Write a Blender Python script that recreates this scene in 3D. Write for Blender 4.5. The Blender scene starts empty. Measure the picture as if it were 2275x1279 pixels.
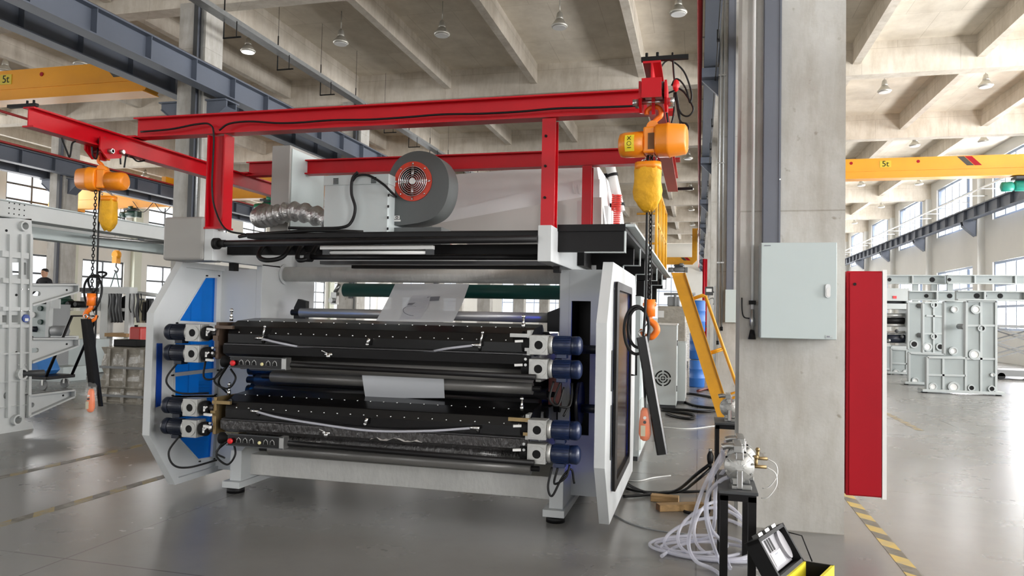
import bpy, math, random
from mathutils import Vector, Matrix
from mathutils.geometry import tessellate_polygon
random.seed(7)
S = bpy.context.scene
COL = S.collection
PI = math.pi

# ------------------------------------------------------------------ camera
FPX, CX, CY, CAMH = 1614.0, 1137.5, 639.5, 1.6
_Y = Vector((414.5, -66.5, -1614)).normalized()
_X = Vector((6277.5, -69.5, 1614)).normalized()
_X = (_X - _Y * _X.dot(_Y)).normalized()
_Z = _X.cross(_Y)
ROT = Matrix((_X, _Y, _Z))                     # camera axes -> world axes
CAMP = Vector((0, 0, CAMH))
cam_d = bpy.data.cameras.new('camera'); cam = bpy.data.objects.new('camera', cam_d); COL.objects.link(cam)
cam_d.sensor_fit = 'HORIZONTAL'; cam_d.sensor_width = 36.0; cam_d.lens = 36.0 * FPX / 2275.0
cam_d.clip_start = 0.05; cam_d.clip_end = 400
cam.matrix_world = Matrix.Translation(CAMP) @ ROT.to_4x4()
S.camera = cam

# ------------------------------------------------------------------ sky, daylight at the windows, exposure
SKY = 1.6           # overcast sky brightness
RAD_R, RAD_L, RAD_F, RAD_B = 46.0, 20.0, 16.0, 3.1  # radiance of the daylight in the right, left, far and back windows
w = bpy.data.worlds.new('overcast_sky'); S.world = w; w.use_nodes = True
w.node_tree.nodes['Background'].inputs[0].default_value = (0.90, 0.95, 1.0, 1)
w.node_tree.nodes['Background'].inputs[1].default_value = SKY
S.view_settings.view_transform = 'Standard'; S.view_settings.look = 'None'
S.view_settings.exposure = -0.1; S.view_settings.gamma = 1.0; S.view_settings.use_curve_mapping = False
S.cycles.max_bounces = 8; S.cycles.diffuse_bounces = 5; S.cycles.glossy_bounces = 4; S.cycles.transparent_max_bounces = 12
S.cycles.caustics_reflective = False; S.cycles.caustics_refractive = False
S.cycles.sample_clamp_indirect = 6.0

# hall grid (metres): column rows, bay length, walls
ROWX = (-22.5, -10.9, 0.69); BAY = 7.62; Y0 = 5.94           # front faces of the columns stand at Y0 + n*BAY
WR, WL, WF, WB = 12.3, -34.1, 74.3, -14.5
SLAB = 9.2
def area(name, loc, aim, sx, sy, rad, col=(1, 0.988, 0.978)):
    d = bpy.data.lights.new(name, 'AREA'); d.shape = 'RECTANGLE'; d.size = sx; d.size_y = sy
    d.energy = rad * PI * sx * sy; d.color = col
    o = bpy.data.objects.new(name, d); COL.objects.link(o); o.location = loc
    o.rotation_euler = Vector(aim).to_track_quat('-Z', 'Z').to_euler()
    return o
# bays of windows: (y0, y1) along the long walls
BAYS = [(Y0 + n * BAY + 1.35, Y0 + (n + 1) * BAY - 0.85) for n in range(-2, 8)]
for a, b in BAYS:
    area('daylight', (WR + 0.45, (a + b) / 2, 7.4), (-1, 0, -0.12), b - a, 2.5, RAD_R)
    area('daylight', (WR + 0.45, (a + b) / 2, 2.8), (-1, 0, 0.05), b - a, 2.9, RAD_R)
BAYS_L = [(y + 9.9 * k, y + 9.9 * k + 3.1) for k in range(-4, 5) for y in (29.1, 34.0)]
for a, b in BAYS_L:
    area('daylight', (WL - 0.45, (a + b) / 2, 7.4), (1, 0, -0.12), b - a, 2.5, RAD_L)
    area('daylight', (WL - 0.45, (a + b) / 2, 2.8), (1, 0, 0.05), b - a, 2.9, RAD_L)
ENDS = [(-31.8, -24.8), (-20.2, -13.2), (-8.8, -1.4), (2.8, 10.2)]
for a, b in ENDS:
    area('daylight', ((a + b) / 2, WB - 0.45, 4.2), (0, 1, 0), b - a, 7.0, RAD_B)
    area('daylight', ((a + b) / 2, WF + 0.45, 4.2), (0, -1, 0), b - a, 5.6, RAD_F)

# ------------------------------------------------------------------ pixels of the 2275x1279 frame -> points at a known depth
def ray(px, py): return ROT @ Vector((px - CX, -(py - CY), -FPX))
def A(px, py, y):
    d = ray(px, py); return CAMP + d * (y / d.y)
def AX(px, py, x):
    d = ray(px, py); return CAMP + d * (x / d.x)
def FL(px, py, z=0.0):
    d = ray(px, py); return CAMP + d * ((z - CAMH) / d.z)

# ------------------------------------------------------------------ materials
MATS = {}
def lin(c): return tuple(((v / 255) / 12.92 if v <= 10 else ((v / 255 + 0.055) / 1.055) ** 2.4) for v in c)
def mat(name, rgb, rough=0.5, metal=0.0, var=0.0, scale=3.0, bump=0.0, bscale=40.0, spec=None, coat=0.0, rvar=0.0, var_rgb=None, stretch=(1, 1, 1), detail=6.0):
    m = bpy.data.materials.new(name); m.use_nodes = True; MATS[name] = m
    nt = m.node_tree; b = nt.nodes['Principled BSDF']
    c = lin(rgb)
    b.inputs['Base Color'].default_value = (*c, 1); b.inputs['Roughness'].default_value = rough; b.inputs['Metallic'].default_value = metal
    if spec is not None: b.inputs['Specular IOR Level'].default_value = spec
    if coat: b.inputs['Coat Weight'].default_value = coat; b.inputs['Coat Roughness'].default_value = 0.08
    if var or bump or rvar:
        g = nt.nodes.new('ShaderNodeNewGeometry'); mp = nt.nodes.new('ShaderNodeMapping'); mp.inputs['Scale'].default_value = stretch
        nt.links.new(g.outputs['Position'], mp.inputs['Vector'])
    if var or rvar:
        n = nt.nodes.new('ShaderNodeTexNoise'); n.inputs['Scale'].default_value = scale; n.inputs['Detail'].default_value = detail; n.inputs['Roughness'].default_value = 0.62
        nt.links.new(mp.outputs['Vector'], n.inputs['Vector'])
        r = nt.nodes.new('ShaderNodeValToRGB'); r.color_ramp.elements[0].position = 0.3; r.color_ramp.elements[1].position = 0.7
        lo = lin(var_rgb) if var_rgb else tuple(v * (1 - var) for v in c)
        hi = tuple(min(1, v * (1 + var * 0.6)) for v in c)
        r.color_ramp.elements[0].color = (*lo, 1); r.color_ramp.elements[1].color = (*hi, 1)
        nt.links.new(n.outputs['Fac'], r.inputs['Fac'])
        if var: nt.links.new(r.outputs['Color'], b.inputs['Base Color'])
        if rvar:
            mr = nt.nodes.new('ShaderNodeMapRange'); mr.inputs['To Min'].default_value = max(0.02, rough - rvar); mr.inputs['To Max'].default_value = min(1, rough + rvar)
            mr.inputs['From Min'].default_value = 0.3; mr.inputs['From Max'].default_value = 0.7
            nt.links.new(n.outputs['Fac'], mr.inputs['Value']); nt.links.new(mr.outputs['Result'], b.inputs['Roughness'])
    if bump:
        n2 = nt.nodes.new('ShaderNodeTexNoise'); n2.inputs['Scale'].default_value = bscale; n2.inputs['Detail'].default_value = 4
        nt.links.new(mp.outputs['Vector'], n2.inputs['Vector'])
        bp = nt.nodes.new('ShaderNodeBump'); bp.inputs['Strength'].default_value = bump; bp.inputs['Distance'].default_value = 0.02
        nt.links.new(n2.outputs['Fac'], bp.inputs['Height']); nt.links.new(bp.outputs['Normal'], b.inputs['Normal'])
    return m
def concrete(name, rgb, dark, bw, bh, mode, stain=1.0):
    """cast concrete: blotches, streaky stains and the print of the formwork boards"""
    m = mat(name, rgb, 0.82, var=0.16, scale=1.3, bump=0.06, bscale=45, var_rgb=dark, spec=0.25)
    nt = m.node_tree; b = nt.nodes['Principled BSDF']
    src = b.inputs['Base Color'].links[0].from_socket
    g = nt.nodes.new('ShaderNodeNewGeometry'); sx = nt.nodes.new('ShaderNodeSeparateXYZ'); nt.links.new(g.outputs['Position'], sx.inputs[0])
    cb = nt.nodes.new('ShaderNodeCombineXYZ')
    if mode == 'side':
        ad = nt.nodes.new('ShaderNodeMath'); ad.operation = 'ADD'; nt.links.new(sx.outputs[0], ad.inputs[0]); nt.links.new(sx.outputs[1], ad.inputs[1])
        nt.links.new(ad.outputs[0], cb.inputs[0]); nt.links.new(sx.outputs[2], cb.inputs[1])
    else:
        nt.links.new(sx.outputs[0], cb.inputs[0]); nt.links.new(sx.outputs[1], cb.inputs[1])
    br = nt.nodes.new('ShaderNodeTexBrick'); br.inputs['Scale'].default_value = 1.0; br.inputs['Mortar Size'].default_value = 0.008; br.inputs['Mortar Smooth'].default_value = 0.6
    br.inputs['Brick Width'].default_value = bw; br.inputs['Row Height'].default_value = bh; br.offset = 0.37
    br.inputs['Color1'].default_value = (1, 1, 1, 1); br.inputs['Color2'].default_value = (0.93, 0.93, 0.92, 1); br.inputs['Mortar'].default_value = (0.66, 0.64, 0.6, 1)
    nt.links.new(cb.outputs[0], br.inputs['Vector'])
    mx = nt.nodes.new('ShaderNodeMix'); mx.data_type = 'RGBA'; mx.blend_type = 'MULTIPLY'; mx.inputs[0].default_value = 0.8
    nt.links.new(src, mx.inputs[6]); nt.links.new(br.outputs['Color'], mx.inputs[7])
    mp = nt.nodes.new('ShaderNodeMapping'); mp.inputs['Scale'].default_value = (2.2, 2.2, 0.5) if mode == 'side' else (0.6, 0.25, 1)
    nt.links.new(g.outputs['Position'], mp.inputs['Vector'])
    n = nt.nodes.new('ShaderNodeTexNoise'); n.inputs['Scale'].default_value = 2.4; n.inputs['Detail'].default_value = 9; n.inputs['Roughness'].default_value = 0.7
    nt.links.new(mp.outputs['Vector'], n.inputs['Vector'])
    r = nt.nodes.new('ShaderNodeValToRGB'); r.color_ramp.elements[0].position = 0.36; r.color_ramp.elements[1].position = 0.56
    r.color_ramp.elements[0].color = (0.72, 0.68, 0.62, 1); r.color_ramp.elements[1].color = (1, 1, 1, 1)
    nt.links.new(n.outputs['Fac'], r.inputs['Fac'])
    m2 = nt.nodes.new('ShaderNodeMix'); m2.data_type = 'RGBA'; m2.blend_type = 'MULTIPLY'; m2.inputs[0].default_value = 0.75 * stain
    nt.links.new(mx.outputs[2], m2.inputs[6]); nt.links.new(r.outputs['Color'], m2.inputs[7])
    nt.links.new(m2.outputs[2], b.inputs['Base Color'])
    return m
concrete('concrete_beam', (216, 209, 198), (200, 192, 179), 2.4, 3.0, 'side', 0.6)
concrete('concrete_slab', (226, 218, 204), (213, 204, 189), 1.22, 2.44, 'flat', 0.35)
concrete('concrete_column', (190, 189, 185), (170, 167, 161), 3.0, 2.44, 'side', 0.8)
def speckle(m, sc, lo, hi, col):
    nt = m.node_tree; b = nt.nodes['Principled BSDF']; src = b.inputs['Base Color'].links[0].from_socket
    g = nt.nodes.new('ShaderNodeNewGeometry'); n = nt.nodes.new('ShaderNodeTexNoise'); n.inputs['Scale'].default_value = sc; n.inputs['Detail'].default_value = 3
    nt.links.new(g.outputs['Position'], n.inputs['Vector']); r = nt.nodes.new('ShaderNodeValToRGB'); r.color_ramp.elements[0].position = lo; r.color_ramp.elements[1].position = hi
    r.color_ramp.elements[0].color = (1, 1, 1, 1); r.color_ramp.elements[1].color = (*col, 1); nt.links.new(n.outputs['Fac'], r.inputs['Fac'])
    x = nt.nodes.new('ShaderNodeMix'); x.data_type = 'RGBA'; x.blend_type = 'MULTIPLY'; x.inputs[0].default_value = 1; nt.links.new(src, x.inputs[6]); nt.links.new(r.outputs['Color'], x.inputs[7]); nt.links.new(x.outputs[2], b.inputs['Base Color'])
speckle(MATS['concrete_column'], 9, 0.70, 0.78, (0.62, 0.58, 0.52))
mat('floor_concrete', (132, 131, 129), 0.27, var=0.06, scale=0.4, bump=0.008, bscale=4, rvar=0.04, var_rgb=(120, 119, 116), spec=0.5, stretch=(1, 1, 1))
def floor_lines():
    m = MATS['floor_concrete']; nt = m.node_tree; b = nt.nodes['Principled BSDF']; src = b.inputs['Base Color'].links[0].from_socket
    g = nt.nodes.new('ShaderNodeNewGeometry')
    br = nt.nodes.new('ShaderNodeTexBrick'); br.offset = 0; br.inputs['Scale'].default_value = 1; br.inputs['Brick Width'].default_value = 3.86; br.inputs['Row Height'].default_value = 3.81
    br.inputs['Mortar Size'].default_value = 0.006; br.inputs['Color1'].default_value = (1, 1, 1, 1); br.inputs['Color2'].default_value = (0.97, 0.97, 0.97, 1); br.inputs['Mortar'].default_value = (0.6, 0.6, 0.58, 1)
    nt.links.new(g.outputs['Position'], br.inputs['Vector'])
    n = nt.nodes.new('ShaderNodeTexNoise'); n.inputs['Scale'].default_value = 7; n.inputs['Detail'].default_value = 8; n.inputs['Roughness'].default_value = 0.75
    nt.links.new(g.outputs['Position'], n.inputs['Vector'])
    r = nt.nodes.new('ShaderNodeValToRGB'); r.color_ramp.elements[0].position = 0.30; r.color_ramp.elements[1].position = 0.46
    r.color_ramp.elements[0].color = (0.86, 0.855, 0.84, 1); r.color_ramp.elements[1].color = (1, 1, 1, 1); nt.links.new(n.outputs['Fac'], r.inputs['Fac'])
    m1 = nt.nodes.new('ShaderNodeMix'); m1.data_type = 'RGBA'; m1.blend_type = 'MULTIPLY'; m1.inputs[0].default_value = 1
    m2 = nt.nodes.new('ShaderNodeMix'); m2.data_type = 'RGBA'; m2.blend_type = 'MULTIPLY'; m2.inputs[0].default_value = 0.3
    nt.links.new(src, m1.inputs[6]); nt.links.new(br.outputs['Color'], m1.inputs[7]); nt.links.new(m1.outputs[2], m2.inputs[6]); nt.links.new(r.outputs['Color'], m2.inputs[7])
    nt.links.new(m2.outputs[2], b.inputs['Base Color'])
floor_lines()
mat('wall_paint', (212, 212, 208), 0.8, var=0.04, scale=0.7)
mat('wall_paint_green', (200, 205, 192), 0.75, var=0.04, scale=0.7)
mat('press_white', (205, 208, 209), 0.42, var=0.03, scale=2, spec=0.4)
mat('press_grey', (150, 148, 144), 0.5, var=0.03, scale=3)
mat('cabinet_grey', (186, 194, 194), 0.45, var=0.03, scale=2)
mat('cabinet_green', (186, 197, 197), 0.5, var=0.02, scale=2)
mat('casting_white', (196, 199, 198), 0.5, var=0.04, scale=3)
mat('casting_green', (178, 188, 187), 0.5, var=0.05, scale=2.5)
mat('cast_web', (152, 160, 160), 0.5, var=0.05, scale=2.5)
mat('cast_rib', (172, 178, 178), 0.5, var=0.04, scale=3)
mat('crane_grey', (96, 103, 116), 0.5, var=0.06, scale=1.5)
mat('crane_rail', (92, 84, 76), 0.6, metal=0.4, var=0.2, scale=4)
mat('galvanised', (168, 171, 172), 0.38, metal=0.75, var=0.12, scale=9)
mat('tray_grey', (100, 104, 114), 0.5, var=0.05, scale=3)
mat('red_paint', (186, 6, 24), 0.36, var=0.08, scale=3, spec=0.3)
mat('red_cabinet', (156, 12, 28), 0.5, var=0.06, scale=1.5, spec=0.2)
mat('red_pipe', (168, 42, 42), 0.45, var=0.1, scale=3)
mat('crane_yellow', (226, 152, 12), 0.4, var=0.06, scale=1.2)
mat('stair_yellow', (214, 152, 28), 0.45, var=0.1, scale=5)
mat('hoist_orange', (236, 138, 24), 0.35, var=0.06, scale=6)
mat('hook_orange', (238, 118, 28), 0.4, var=0.05, scale=6)
mat('bag_yellow', (222, 164, 22), 0.65, var=0.18, scale=14, bump=0.6, bscale=18)
mat('black_paint', (20, 19, 20), 0.45, var=0.2, scale=4, spec=0.22)
mat('black_gloss', (14, 13, 14), 0.24, var=0.1, scale=4, spec=0.4)
mat('black_matte', (18, 18, 19), 0.65, spec=0.25)
mat('rubber', (15, 15, 16), 0.5, spec=0.3)
mat('roll_black', (34, 33, 34), 0.22, metal=0.55, var=0.15, scale=5, stretch=(0.4, 6, 6))
mat('roll_grey', (122, 120, 117), 0.34, metal=0.25, var=0.06, scale=4, stretch=(0.4, 6, 6))
mat('roll_dark', (74, 73, 74), 0.28, metal=0.7, var=0.1, scale=4, stretch=(0.4, 6, 6))
mat('steel_roll', (196, 195, 192), 0.34, metal=0.6, var=0.08, scale=4, stretch=(0.3, 8, 8))
mat('steel', (178, 178, 176), 0.28, metal=0.9, var=0.1, scale=12)
mat('chrome', (220, 221, 222), 0.12, metal=1.0)
mat('aluminium_cast', (184, 184, 181), 0.4, metal=0.5, var=0.08, scale=30, bump=0.08, bscale=120)
mat('brass', (148, 126, 88), 0.38, metal=0.7, var=0.1, scale=14)
mat('bronze_film', (86, 70, 58), 0.3, metal=0.4, var=0.2, scale=9)
mat('motor_blue', (15, 32, 66), 0.35, var=0.15, scale=9, coat=0.2)
mat('motor_navy', (20, 27, 42), 0.4, var=0.2, scale=9)
mat('guard_blue', (18, 62, 150), 0.4)
mat('wrapped_white', (204, 203, 199), 0.3, var=0.08, scale=6, bump=0.5, bscale=9, coat=0.4, stretch=(2.2, 1, 1))
mat('wrapped_dark', (58, 56, 56), 0.25, var=0.25, scale=9, bump=1.0, bscale=20, coat=0.3, stretch=(2.2, 1, 1))
mat('wrapped_crate', (160, 154, 142), 0.25, var=0.22, scale=5, bump=1.0, bscale=9, coat=0.5)
mat('green_roll', (18, 84, 78), 0.45, var=0.1, scale=4)
mat('hoist_green', (24, 128, 92), 0.4, var=0.1, scale=4)
mat('hoist_teal', (40, 150, 132), 0.4, var=0.1, scale=4)
mat('dark_green', (22, 60, 50), 0.4, var=0.1, scale=4)
mat('fan_grey', (82, 86, 86), 0.42, var=0.05, scale=3)
mat('fan_red', (206, 56, 26), 0.4, var=0.05, scale=6)
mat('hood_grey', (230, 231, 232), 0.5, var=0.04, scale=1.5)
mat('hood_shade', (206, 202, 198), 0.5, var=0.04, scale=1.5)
mat('duct_foil', (176, 175, 174), 0.3, metal=0.8, var=0.15, scale=14, bump=0.5, bscale=40)
mat('lamp_metal', (186, 184, 176), 0.35, metal=0.5)
mat('window_frame', (150, 164, 188), 0.5)
mat('window_frame_dark', (60, 64, 68), 0.5)
mat('wood', (176, 142, 96), 0.7, var=0.25, scale=6, stretch=(1, 8, 8), bump=0.3, bscale=30)
mat('wood_end', (110, 76, 48), 0.8, var=0.2, scale=20)
mat('case_yellow', (222, 208, 52), 0.42, var=0.06, scale=9)
mat('case_foam', (160, 159, 164), 0.7, var=0.08, scale=9)
mat('sticker_yellow', (238, 216, 52), 0.5)
mat('sign_yellow', (200, 176, 40), 0.5)
mat('white_plastic', (226, 226, 224), 0.35)
mat('red_plastic', (208, 30, 36), 0.35)
mat('cream_plastic', (222, 214, 160), 0.35)
mat('pendant_orange', (240, 120, 56), 0.4)
mat('skin', (196, 150, 122), 0.6)
mat('shirt_black', (30, 30, 34), 0.85)
mat('trousers', (42, 46, 60), 0.85)
mat('hair', (20, 18, 18), 0.6)
mat('blue_barrel', (48, 104, 178), 0.45, var=0.1, scale=3)
mat('red_tank', (196, 58, 52), 0.4, var=0.08, scale=4)
mat('cream_panel', (196, 192, 166), 0.6)
mat('pallet_blue', (56, 120, 190), 0.5)
mat('copper_red', (96, 40, 34), 0.35, metal=0.3)
mat('spring_red', (220, 60, 50), 0.4)
mat('clear_bag', (236, 232, 228), 0.25)
mat('print_grey', (128, 130, 140), 0.6)
mat('dark_grey', (62, 64, 66), 0.5)
mat('mid_grey', (128, 130, 131), 0.5)
mat('tape_black', (60, 57, 50), 0.6)
def stripes(name, c1, c2, period, dirn, duty=0.5, rough=0.5, wear=0.0):
    m = mat(name, c1, rough); nt = m.node_tree; b = nt.nodes['Principled BSDF']
    g = nt.nodes.new('ShaderNodeNewGeometry'); d = nt.nodes.new('ShaderNodeVectorMath'); d.operation = 'DOT_PRODUCT'; d.inputs[1].default_value = tuple(v / period for v in dirn)
    nt.links.new(g.outputs['Position'], d.inputs[0])
    f = nt.nodes.new('ShaderNodeMath'); f.operation = 'FRACT'; nt.links.new(d.outputs['Value'], f.inputs[0])
    s = nt.nodes.new('ShaderNodeMath'); s.operation = 'GREATER_THAN'; s.inputs[1].default_value = duty; nt.links.new(f.outputs[0], s.inputs[0])
    x = nt.nodes.new('ShaderNodeMix'); x.data_type = 'RGBA'; x.inputs[6].default_value = (*lin(c1), 1); x.inputs[7].default_value = (*lin(c2), 1)
    nt.links.new(s.outputs[0], x.inputs[0]); out = x.outputs[2]
    if wear:
        n = nt.nodes.new('ShaderNodeTexNoise'); n.inputs['Scale'].default_value = 9; n.inputs['Detail'].default_value = 8; nt.links.new(g.outputs['Position'], n.inputs['Vector'])
        r = nt.nodes.new('ShaderNodeMapRange'); r.inputs['From Min'].default_value = 0.45; r.inputs['From Max'].default_value = 0.6; r.inputs['To Max'].default_value = wear; nt.links.new(n.outputs['Fac'], r.inputs['Value'])
        y = nt.nodes.new('ShaderNodeMix'); y.data_type = 'RGBA'; nt.links.new(out, y.inputs[6]); y.inputs[7].default_value = (*lin((142, 138, 128)), 1); nt.links.new(r.outputs['Result'], y.inputs[0]); out = y.outputs[2]
    nt.links.new(out, b.inputs['Base Color']); return m
stripes('hazard_tape', (196, 168, 84), (96, 90, 78), 0.26, (0.7, 0.7, 0), 0.5, 0.45, 0.35)
stripes('hazard_tape_worn', (158, 140, 92), (104, 100, 90), 0.26, (0.7, 0.7, 0), 0.5, 0.45, 0.85)
stripes('hose_reinforced', (214, 215, 224), (176, 176, 190), 0.012, (0.4, 0.4, 0.83), 0.6, 0.2)
def see_through(name, tint, alpha, rough=0.08, base=None):
    """thin sheet: partly transparent, partly its own colour, with a gloss"""
    m = bpy.data.materials.new(name); m.use_nodes = True; MATS[name] = m; nt = m.node_tree
    b = nt.nodes['Principled BSDF']; b.inputs['Base Color'].default_value = (*lin(base or tint), 1); b.inputs['Roughness'].default_value = rough
    t = nt.nodes.new('ShaderNodeBsdfTransparent'); t.inputs[0].default_value = (*lin(tint), 1)
    x = nt.nodes.new('ShaderNodeMixShader'); x.inputs[0].default_value = alpha
    nt.links.new(t.outputs[0], x.inputs[1]); nt.links.new(b.outputs[0], x.inputs[2]); nt.links.new(x.outputs[0], nt.nodes['Material Output'].inputs[0])
    return m
see_through('glass', (252, 252, 252), 0.05, 0.05, (235, 240, 245))
see_through('blue_acrylic', (60, 180, 248), 0.36, 0.06, (8, 128, 214))
def acrylic(name, tint, ior, rough):
    m = bpy.data.materials.new(name); m.use_nodes = True; MATS[name] = m; nt = m.node_tree; nt.nodes.remove(nt.nodes['Principled BSDF'])
    t = nt.nodes.new('ShaderNodeBsdfTransparent'); t.inputs[0].default_value = (*lin(tint), 1); g = nt.nodes.new('ShaderNodeBsdfGlossy'); g.inputs['Roughness'].default_value = rough
    f = nt.nodes.new('ShaderNodeFresnel'); f.inputs[0].default_value = ior; x = nt.nodes.new('ShaderNodeMixShader')
    nt.links.new(f.outputs[0], x.inputs[0]); nt.links.new(t.outputs[0], x.inputs[1]); nt.links.new(g.outputs[0], x.inputs[2]); nt.links.new(x.outputs[0], nt.nodes['Material Output'].inputs[0])
acrylic('smoked_acrylic', (50, 110, 215), 1.9, 0.12)
see_through('film_web', (238, 240, 242), 0.93, 0.4, (220, 223, 228))
see_through('clear_tube', (243, 243, 247), 0.42, 0.07, (228, 229, 238))
see_through('poly_bag', (250, 249, 248), 0.1, 0.15, (230, 228, 226))
def glow(name, rgb, strength):
    m = mat(name, rgb, 0.4); b = m.node_tree.nodes['Principled BSDF']; b.inputs['Emission Color'].default_value = (*lin(rgb), 1); b.inputs['Emission Strength'].default_value = strength; return m
glow('lamp_lit', (255, 252, 244), 3.0)

# ------------------------------------------------------------------ mesh building
V = Vector
class MB:
    def __init__(s): s.v = []; s.f = []; s.sm = []
    def add(s, vs, fs, smooth=False):
        n = len(s.v); s.v += [V(p) for p in vs]; s.f += [tuple(i + n for i in f) for f in fs]
        s.sm += ([smooth] * len(fs) if isinstance(smooth, bool) else smooth); return s
    def box(s, x0, y0, z0, x1, y1, z1):
        x0, x1 = sorted((x0, x1)); y0, y1 = sorted((y0, y1)); z0, z1 = sorted((z0, z1))
        return s.add([(x0, y0, z0), (x1, y0, z0), (x1, y1, z0), (x0, y1, z0), (x0, y0, z1), (x1, y0, z1), (x1, y1, z1), (x0, y1, z1)],
                     [(0, 3, 2, 1), (4, 5, 6, 7), (0, 1, 5, 4), (1, 2, 6, 5), (2, 3, 7, 6), (3, 0, 4, 7)])
    def bar(s, p, q, a, b, up=(0, 0, 1)):
        """rectangular bar from p to q, a wide across, b tall along up"""
        p, q = V(p), V(q); d = (q - p).normalized(); u = V(up); r = d.cross(u)
        if r.length < 1e-4: r = d.cross(V((1, 0, 0)))
        r.normalize(); u = r.cross(d).normalized(); r *= a / 2; u *= b / 2
        return s.add([p - r - u, p + r - u, p + r + u, p - r + u, q - r - u, q + r - u, q + r + u, q - r + u],
                     [(0, 1, 2, 3), (7, 6, 5, 4), (0, 4, 5, 1), (1, 5, 6, 2), (2, 6, 7, 3), (3, 7, 4, 0)])
    def cyl(s, p, q, r, r1=None, n=16, cap=True):
        p, q = V(p), V(q); r1 = r if r1 is None else r1; d = (q - p).normalized()
        u = d.orthogonal().normalized(); w_ = d.cross(u); vs = []
        for c, rr in ((p, r), (q, r1)):
            for i in range(n):
                t = 2 * PI * i / n; vs.append(c + (u * math.cos(t) + w_ * math.sin(t)) * rr)
        fs = [(i, (i + 1) % n, n + (i + 1) % n, n + i) for i in range(n)]; sm = [True] * n
        if cap: fs += [tuple(range(n))[::-1], tuple(range(n, 2 * n))]; sm += [False, False]
        return s.add(vs, fs, sm)
    def lathe(s, prof, o, ax, n=20):
        """prof: (distance along ax, radius)"""
        o, d = V(o), V(ax).normalized(); u = d.orthogonal().normalized(); w_ = d.cross(u); vs = []
        for h, r in prof:
            for i in range(n):
                t = 2 * PI * i / n; vs.append(o + d * h + (u * math.cos(t) + w_ * math.sin(t)) * max(r, 1e-4))
        fs = []
        for k in range(len(prof) - 1):
            for i in range(n): fs.append((k * n + i, k * n + (i + 1) % n, (k + 1) * n + (i + 1) % n, (k + 1) * n + i))
        sm = [True] * len(fs); m = (len(prof) - 1) * n
        fs += [tuple(range(n))[::-1], tuple(range(m, m + n))]; sm += [False, False]
        return s.add(vs, fs, sm)
    def tube(s, pts, r, n=8, closed=False):
        pts = [V(p) for p in pts]; m = len(pts); vs = []; u = None
        for i in range(m):
            a = pts[(i - 1) % m] if (closed or i) else pts[0]; b = pts[(i + 1) % m] if (closed or i < m - 1) else pts[-1]
            t = (b - a).normalized()
            u = t.orthogonal() if u is None else u - t * u.dot(t)
            if u.length < 1e-5: u = t.orthogonal()
            u.normalize(); w_ = t.cross(u); rr = r[i] if isinstance(r, (list, tuple)) else r
            for k in range(n):
                g = 2 * PI * k / n; vs.append(pts[i] + (u * math.cos(g) + w_ * math.sin(g)) * rr)
        fs = []
        for i in range(m if closed else m - 1):
            j = (i + 1) % m
            for k in range(n): fs.append((i * n + k, i * n + (k + 1) % n, j * n + (k + 1) % n, j * n + k))
        sm = [True] * len(fs)
        if not closed: fs += [tuple(range(n))[::-1], tuple(range((m - 1) * n, m * n))]; sm += [False, False]
        return s.add(vs, fs, sm)
    def plate(s, outer, holes, f):
        """flat plate with holes; f(a, b, t) -> point, t = 0 / 1 the two faces; outlines are lists of (a, b)"""
        loops = [list(outer)] + [list(h) for h in holes]; flat = [p for l in loops for p in l]
        tris = tessellate_polygon([[V((a, b, 0)) for a, b in l] for l in loops]); n = len(flat)
        vs = [f(a, b, 0) for a, b in flat] + [f(a, b, 1) for a, b in flat]
        fs = [tuple(t) for t in tris] + [tuple(i + n for i in reversed(t)) for t in tris]; k = 0
        for l in loops:
            m = len(l)
            for i in range(m): fs.append((k + i, k + (i + 1) % m, n + k + (i + 1) % m, n + k + i))
            k += m
        return s.add(vs, fs)
    def ibeam(s, p, q, w_, h, tf=0.012, tw=0.01, up=(0, 0, 1)):
        """I section from p to q; p and q run along the middle"""
        p, q = V(p), V(q); u = V(up).normalized(); e = u * (h / 2 - tf / 2)
        s.bar(p + e, q + e, w_, tf, up); s.bar(p - e, q - e, w_, tf, up); return s.bar(p, q, tw, h - 2 * tf, up)
    def ball(s, c, r, n=12, sc=(1, 1, 1)):
        vs = []; fs = []; h = n // 2; c = V(c)
        for i in range(h + 1):
            a = PI * i / h
            for k in range(n):
                b = 2 * PI * k / n; vs.append(c + V((math.sin(a) * math.cos(b) * r * sc[0], math.sin(a) * math.sin(b) * r * sc[1], math.cos(a) * r * sc[2])))
        for i in range(h):
            for k in range(n): fs.append((i * n + k, (i + 1) * n + k, (i + 1) * n + (k + 1) % n, i * n + (k + 1) % n))
        return s.add(vs, fs, True)
    def loft(s, rings, cap=True, smooth=True):
        n = len(rings[0]); vs = [p for r in rings for p in r]; fs = []
        for i in range(len(rings) - 1):
            for k in range(n): fs.append((i * n + k, i * n + (k + 1) % n, (i + 1) * n + (k + 1) % n, (i + 1) * n + k))
        sm = [smooth] * len(fs)
        if cap: fs += [tuple(range(n))[::-1], tuple(range((len(rings) - 1) * n, len(rings) * n))]; sm += [False, False]
        return s.add(vs, fs, sm)
    def mesh(s, name, m, o=(0, 0, 0)):
        me = bpy.data.meshes.new(name); o = V(o)
        me.from_pydata([tuple(p - o) for p in s.v], [], s.f); me.polygons.foreach_set('use_smooth', s.sm)
        me.materials.append(MATS[m]); me.validate(); me.update()
        import bmesh
        b = bmesh.new(); b.from_mesh(me); bmesh.ops.recalc_face_normals(b, faces=b.faces); b.to_mesh(me); b.free()
        return me
def B(*a): return MB().box(*a)
def fx(x0, x1): return lambda a, b, t: V((x0 if t == 0 else x1, a, b))      # plate in a YZ plane
def fy(y0, y1): return lambda a, b, t: V((a, y0 if t == 0 else y1, b))      # plate in an XZ plane
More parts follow.
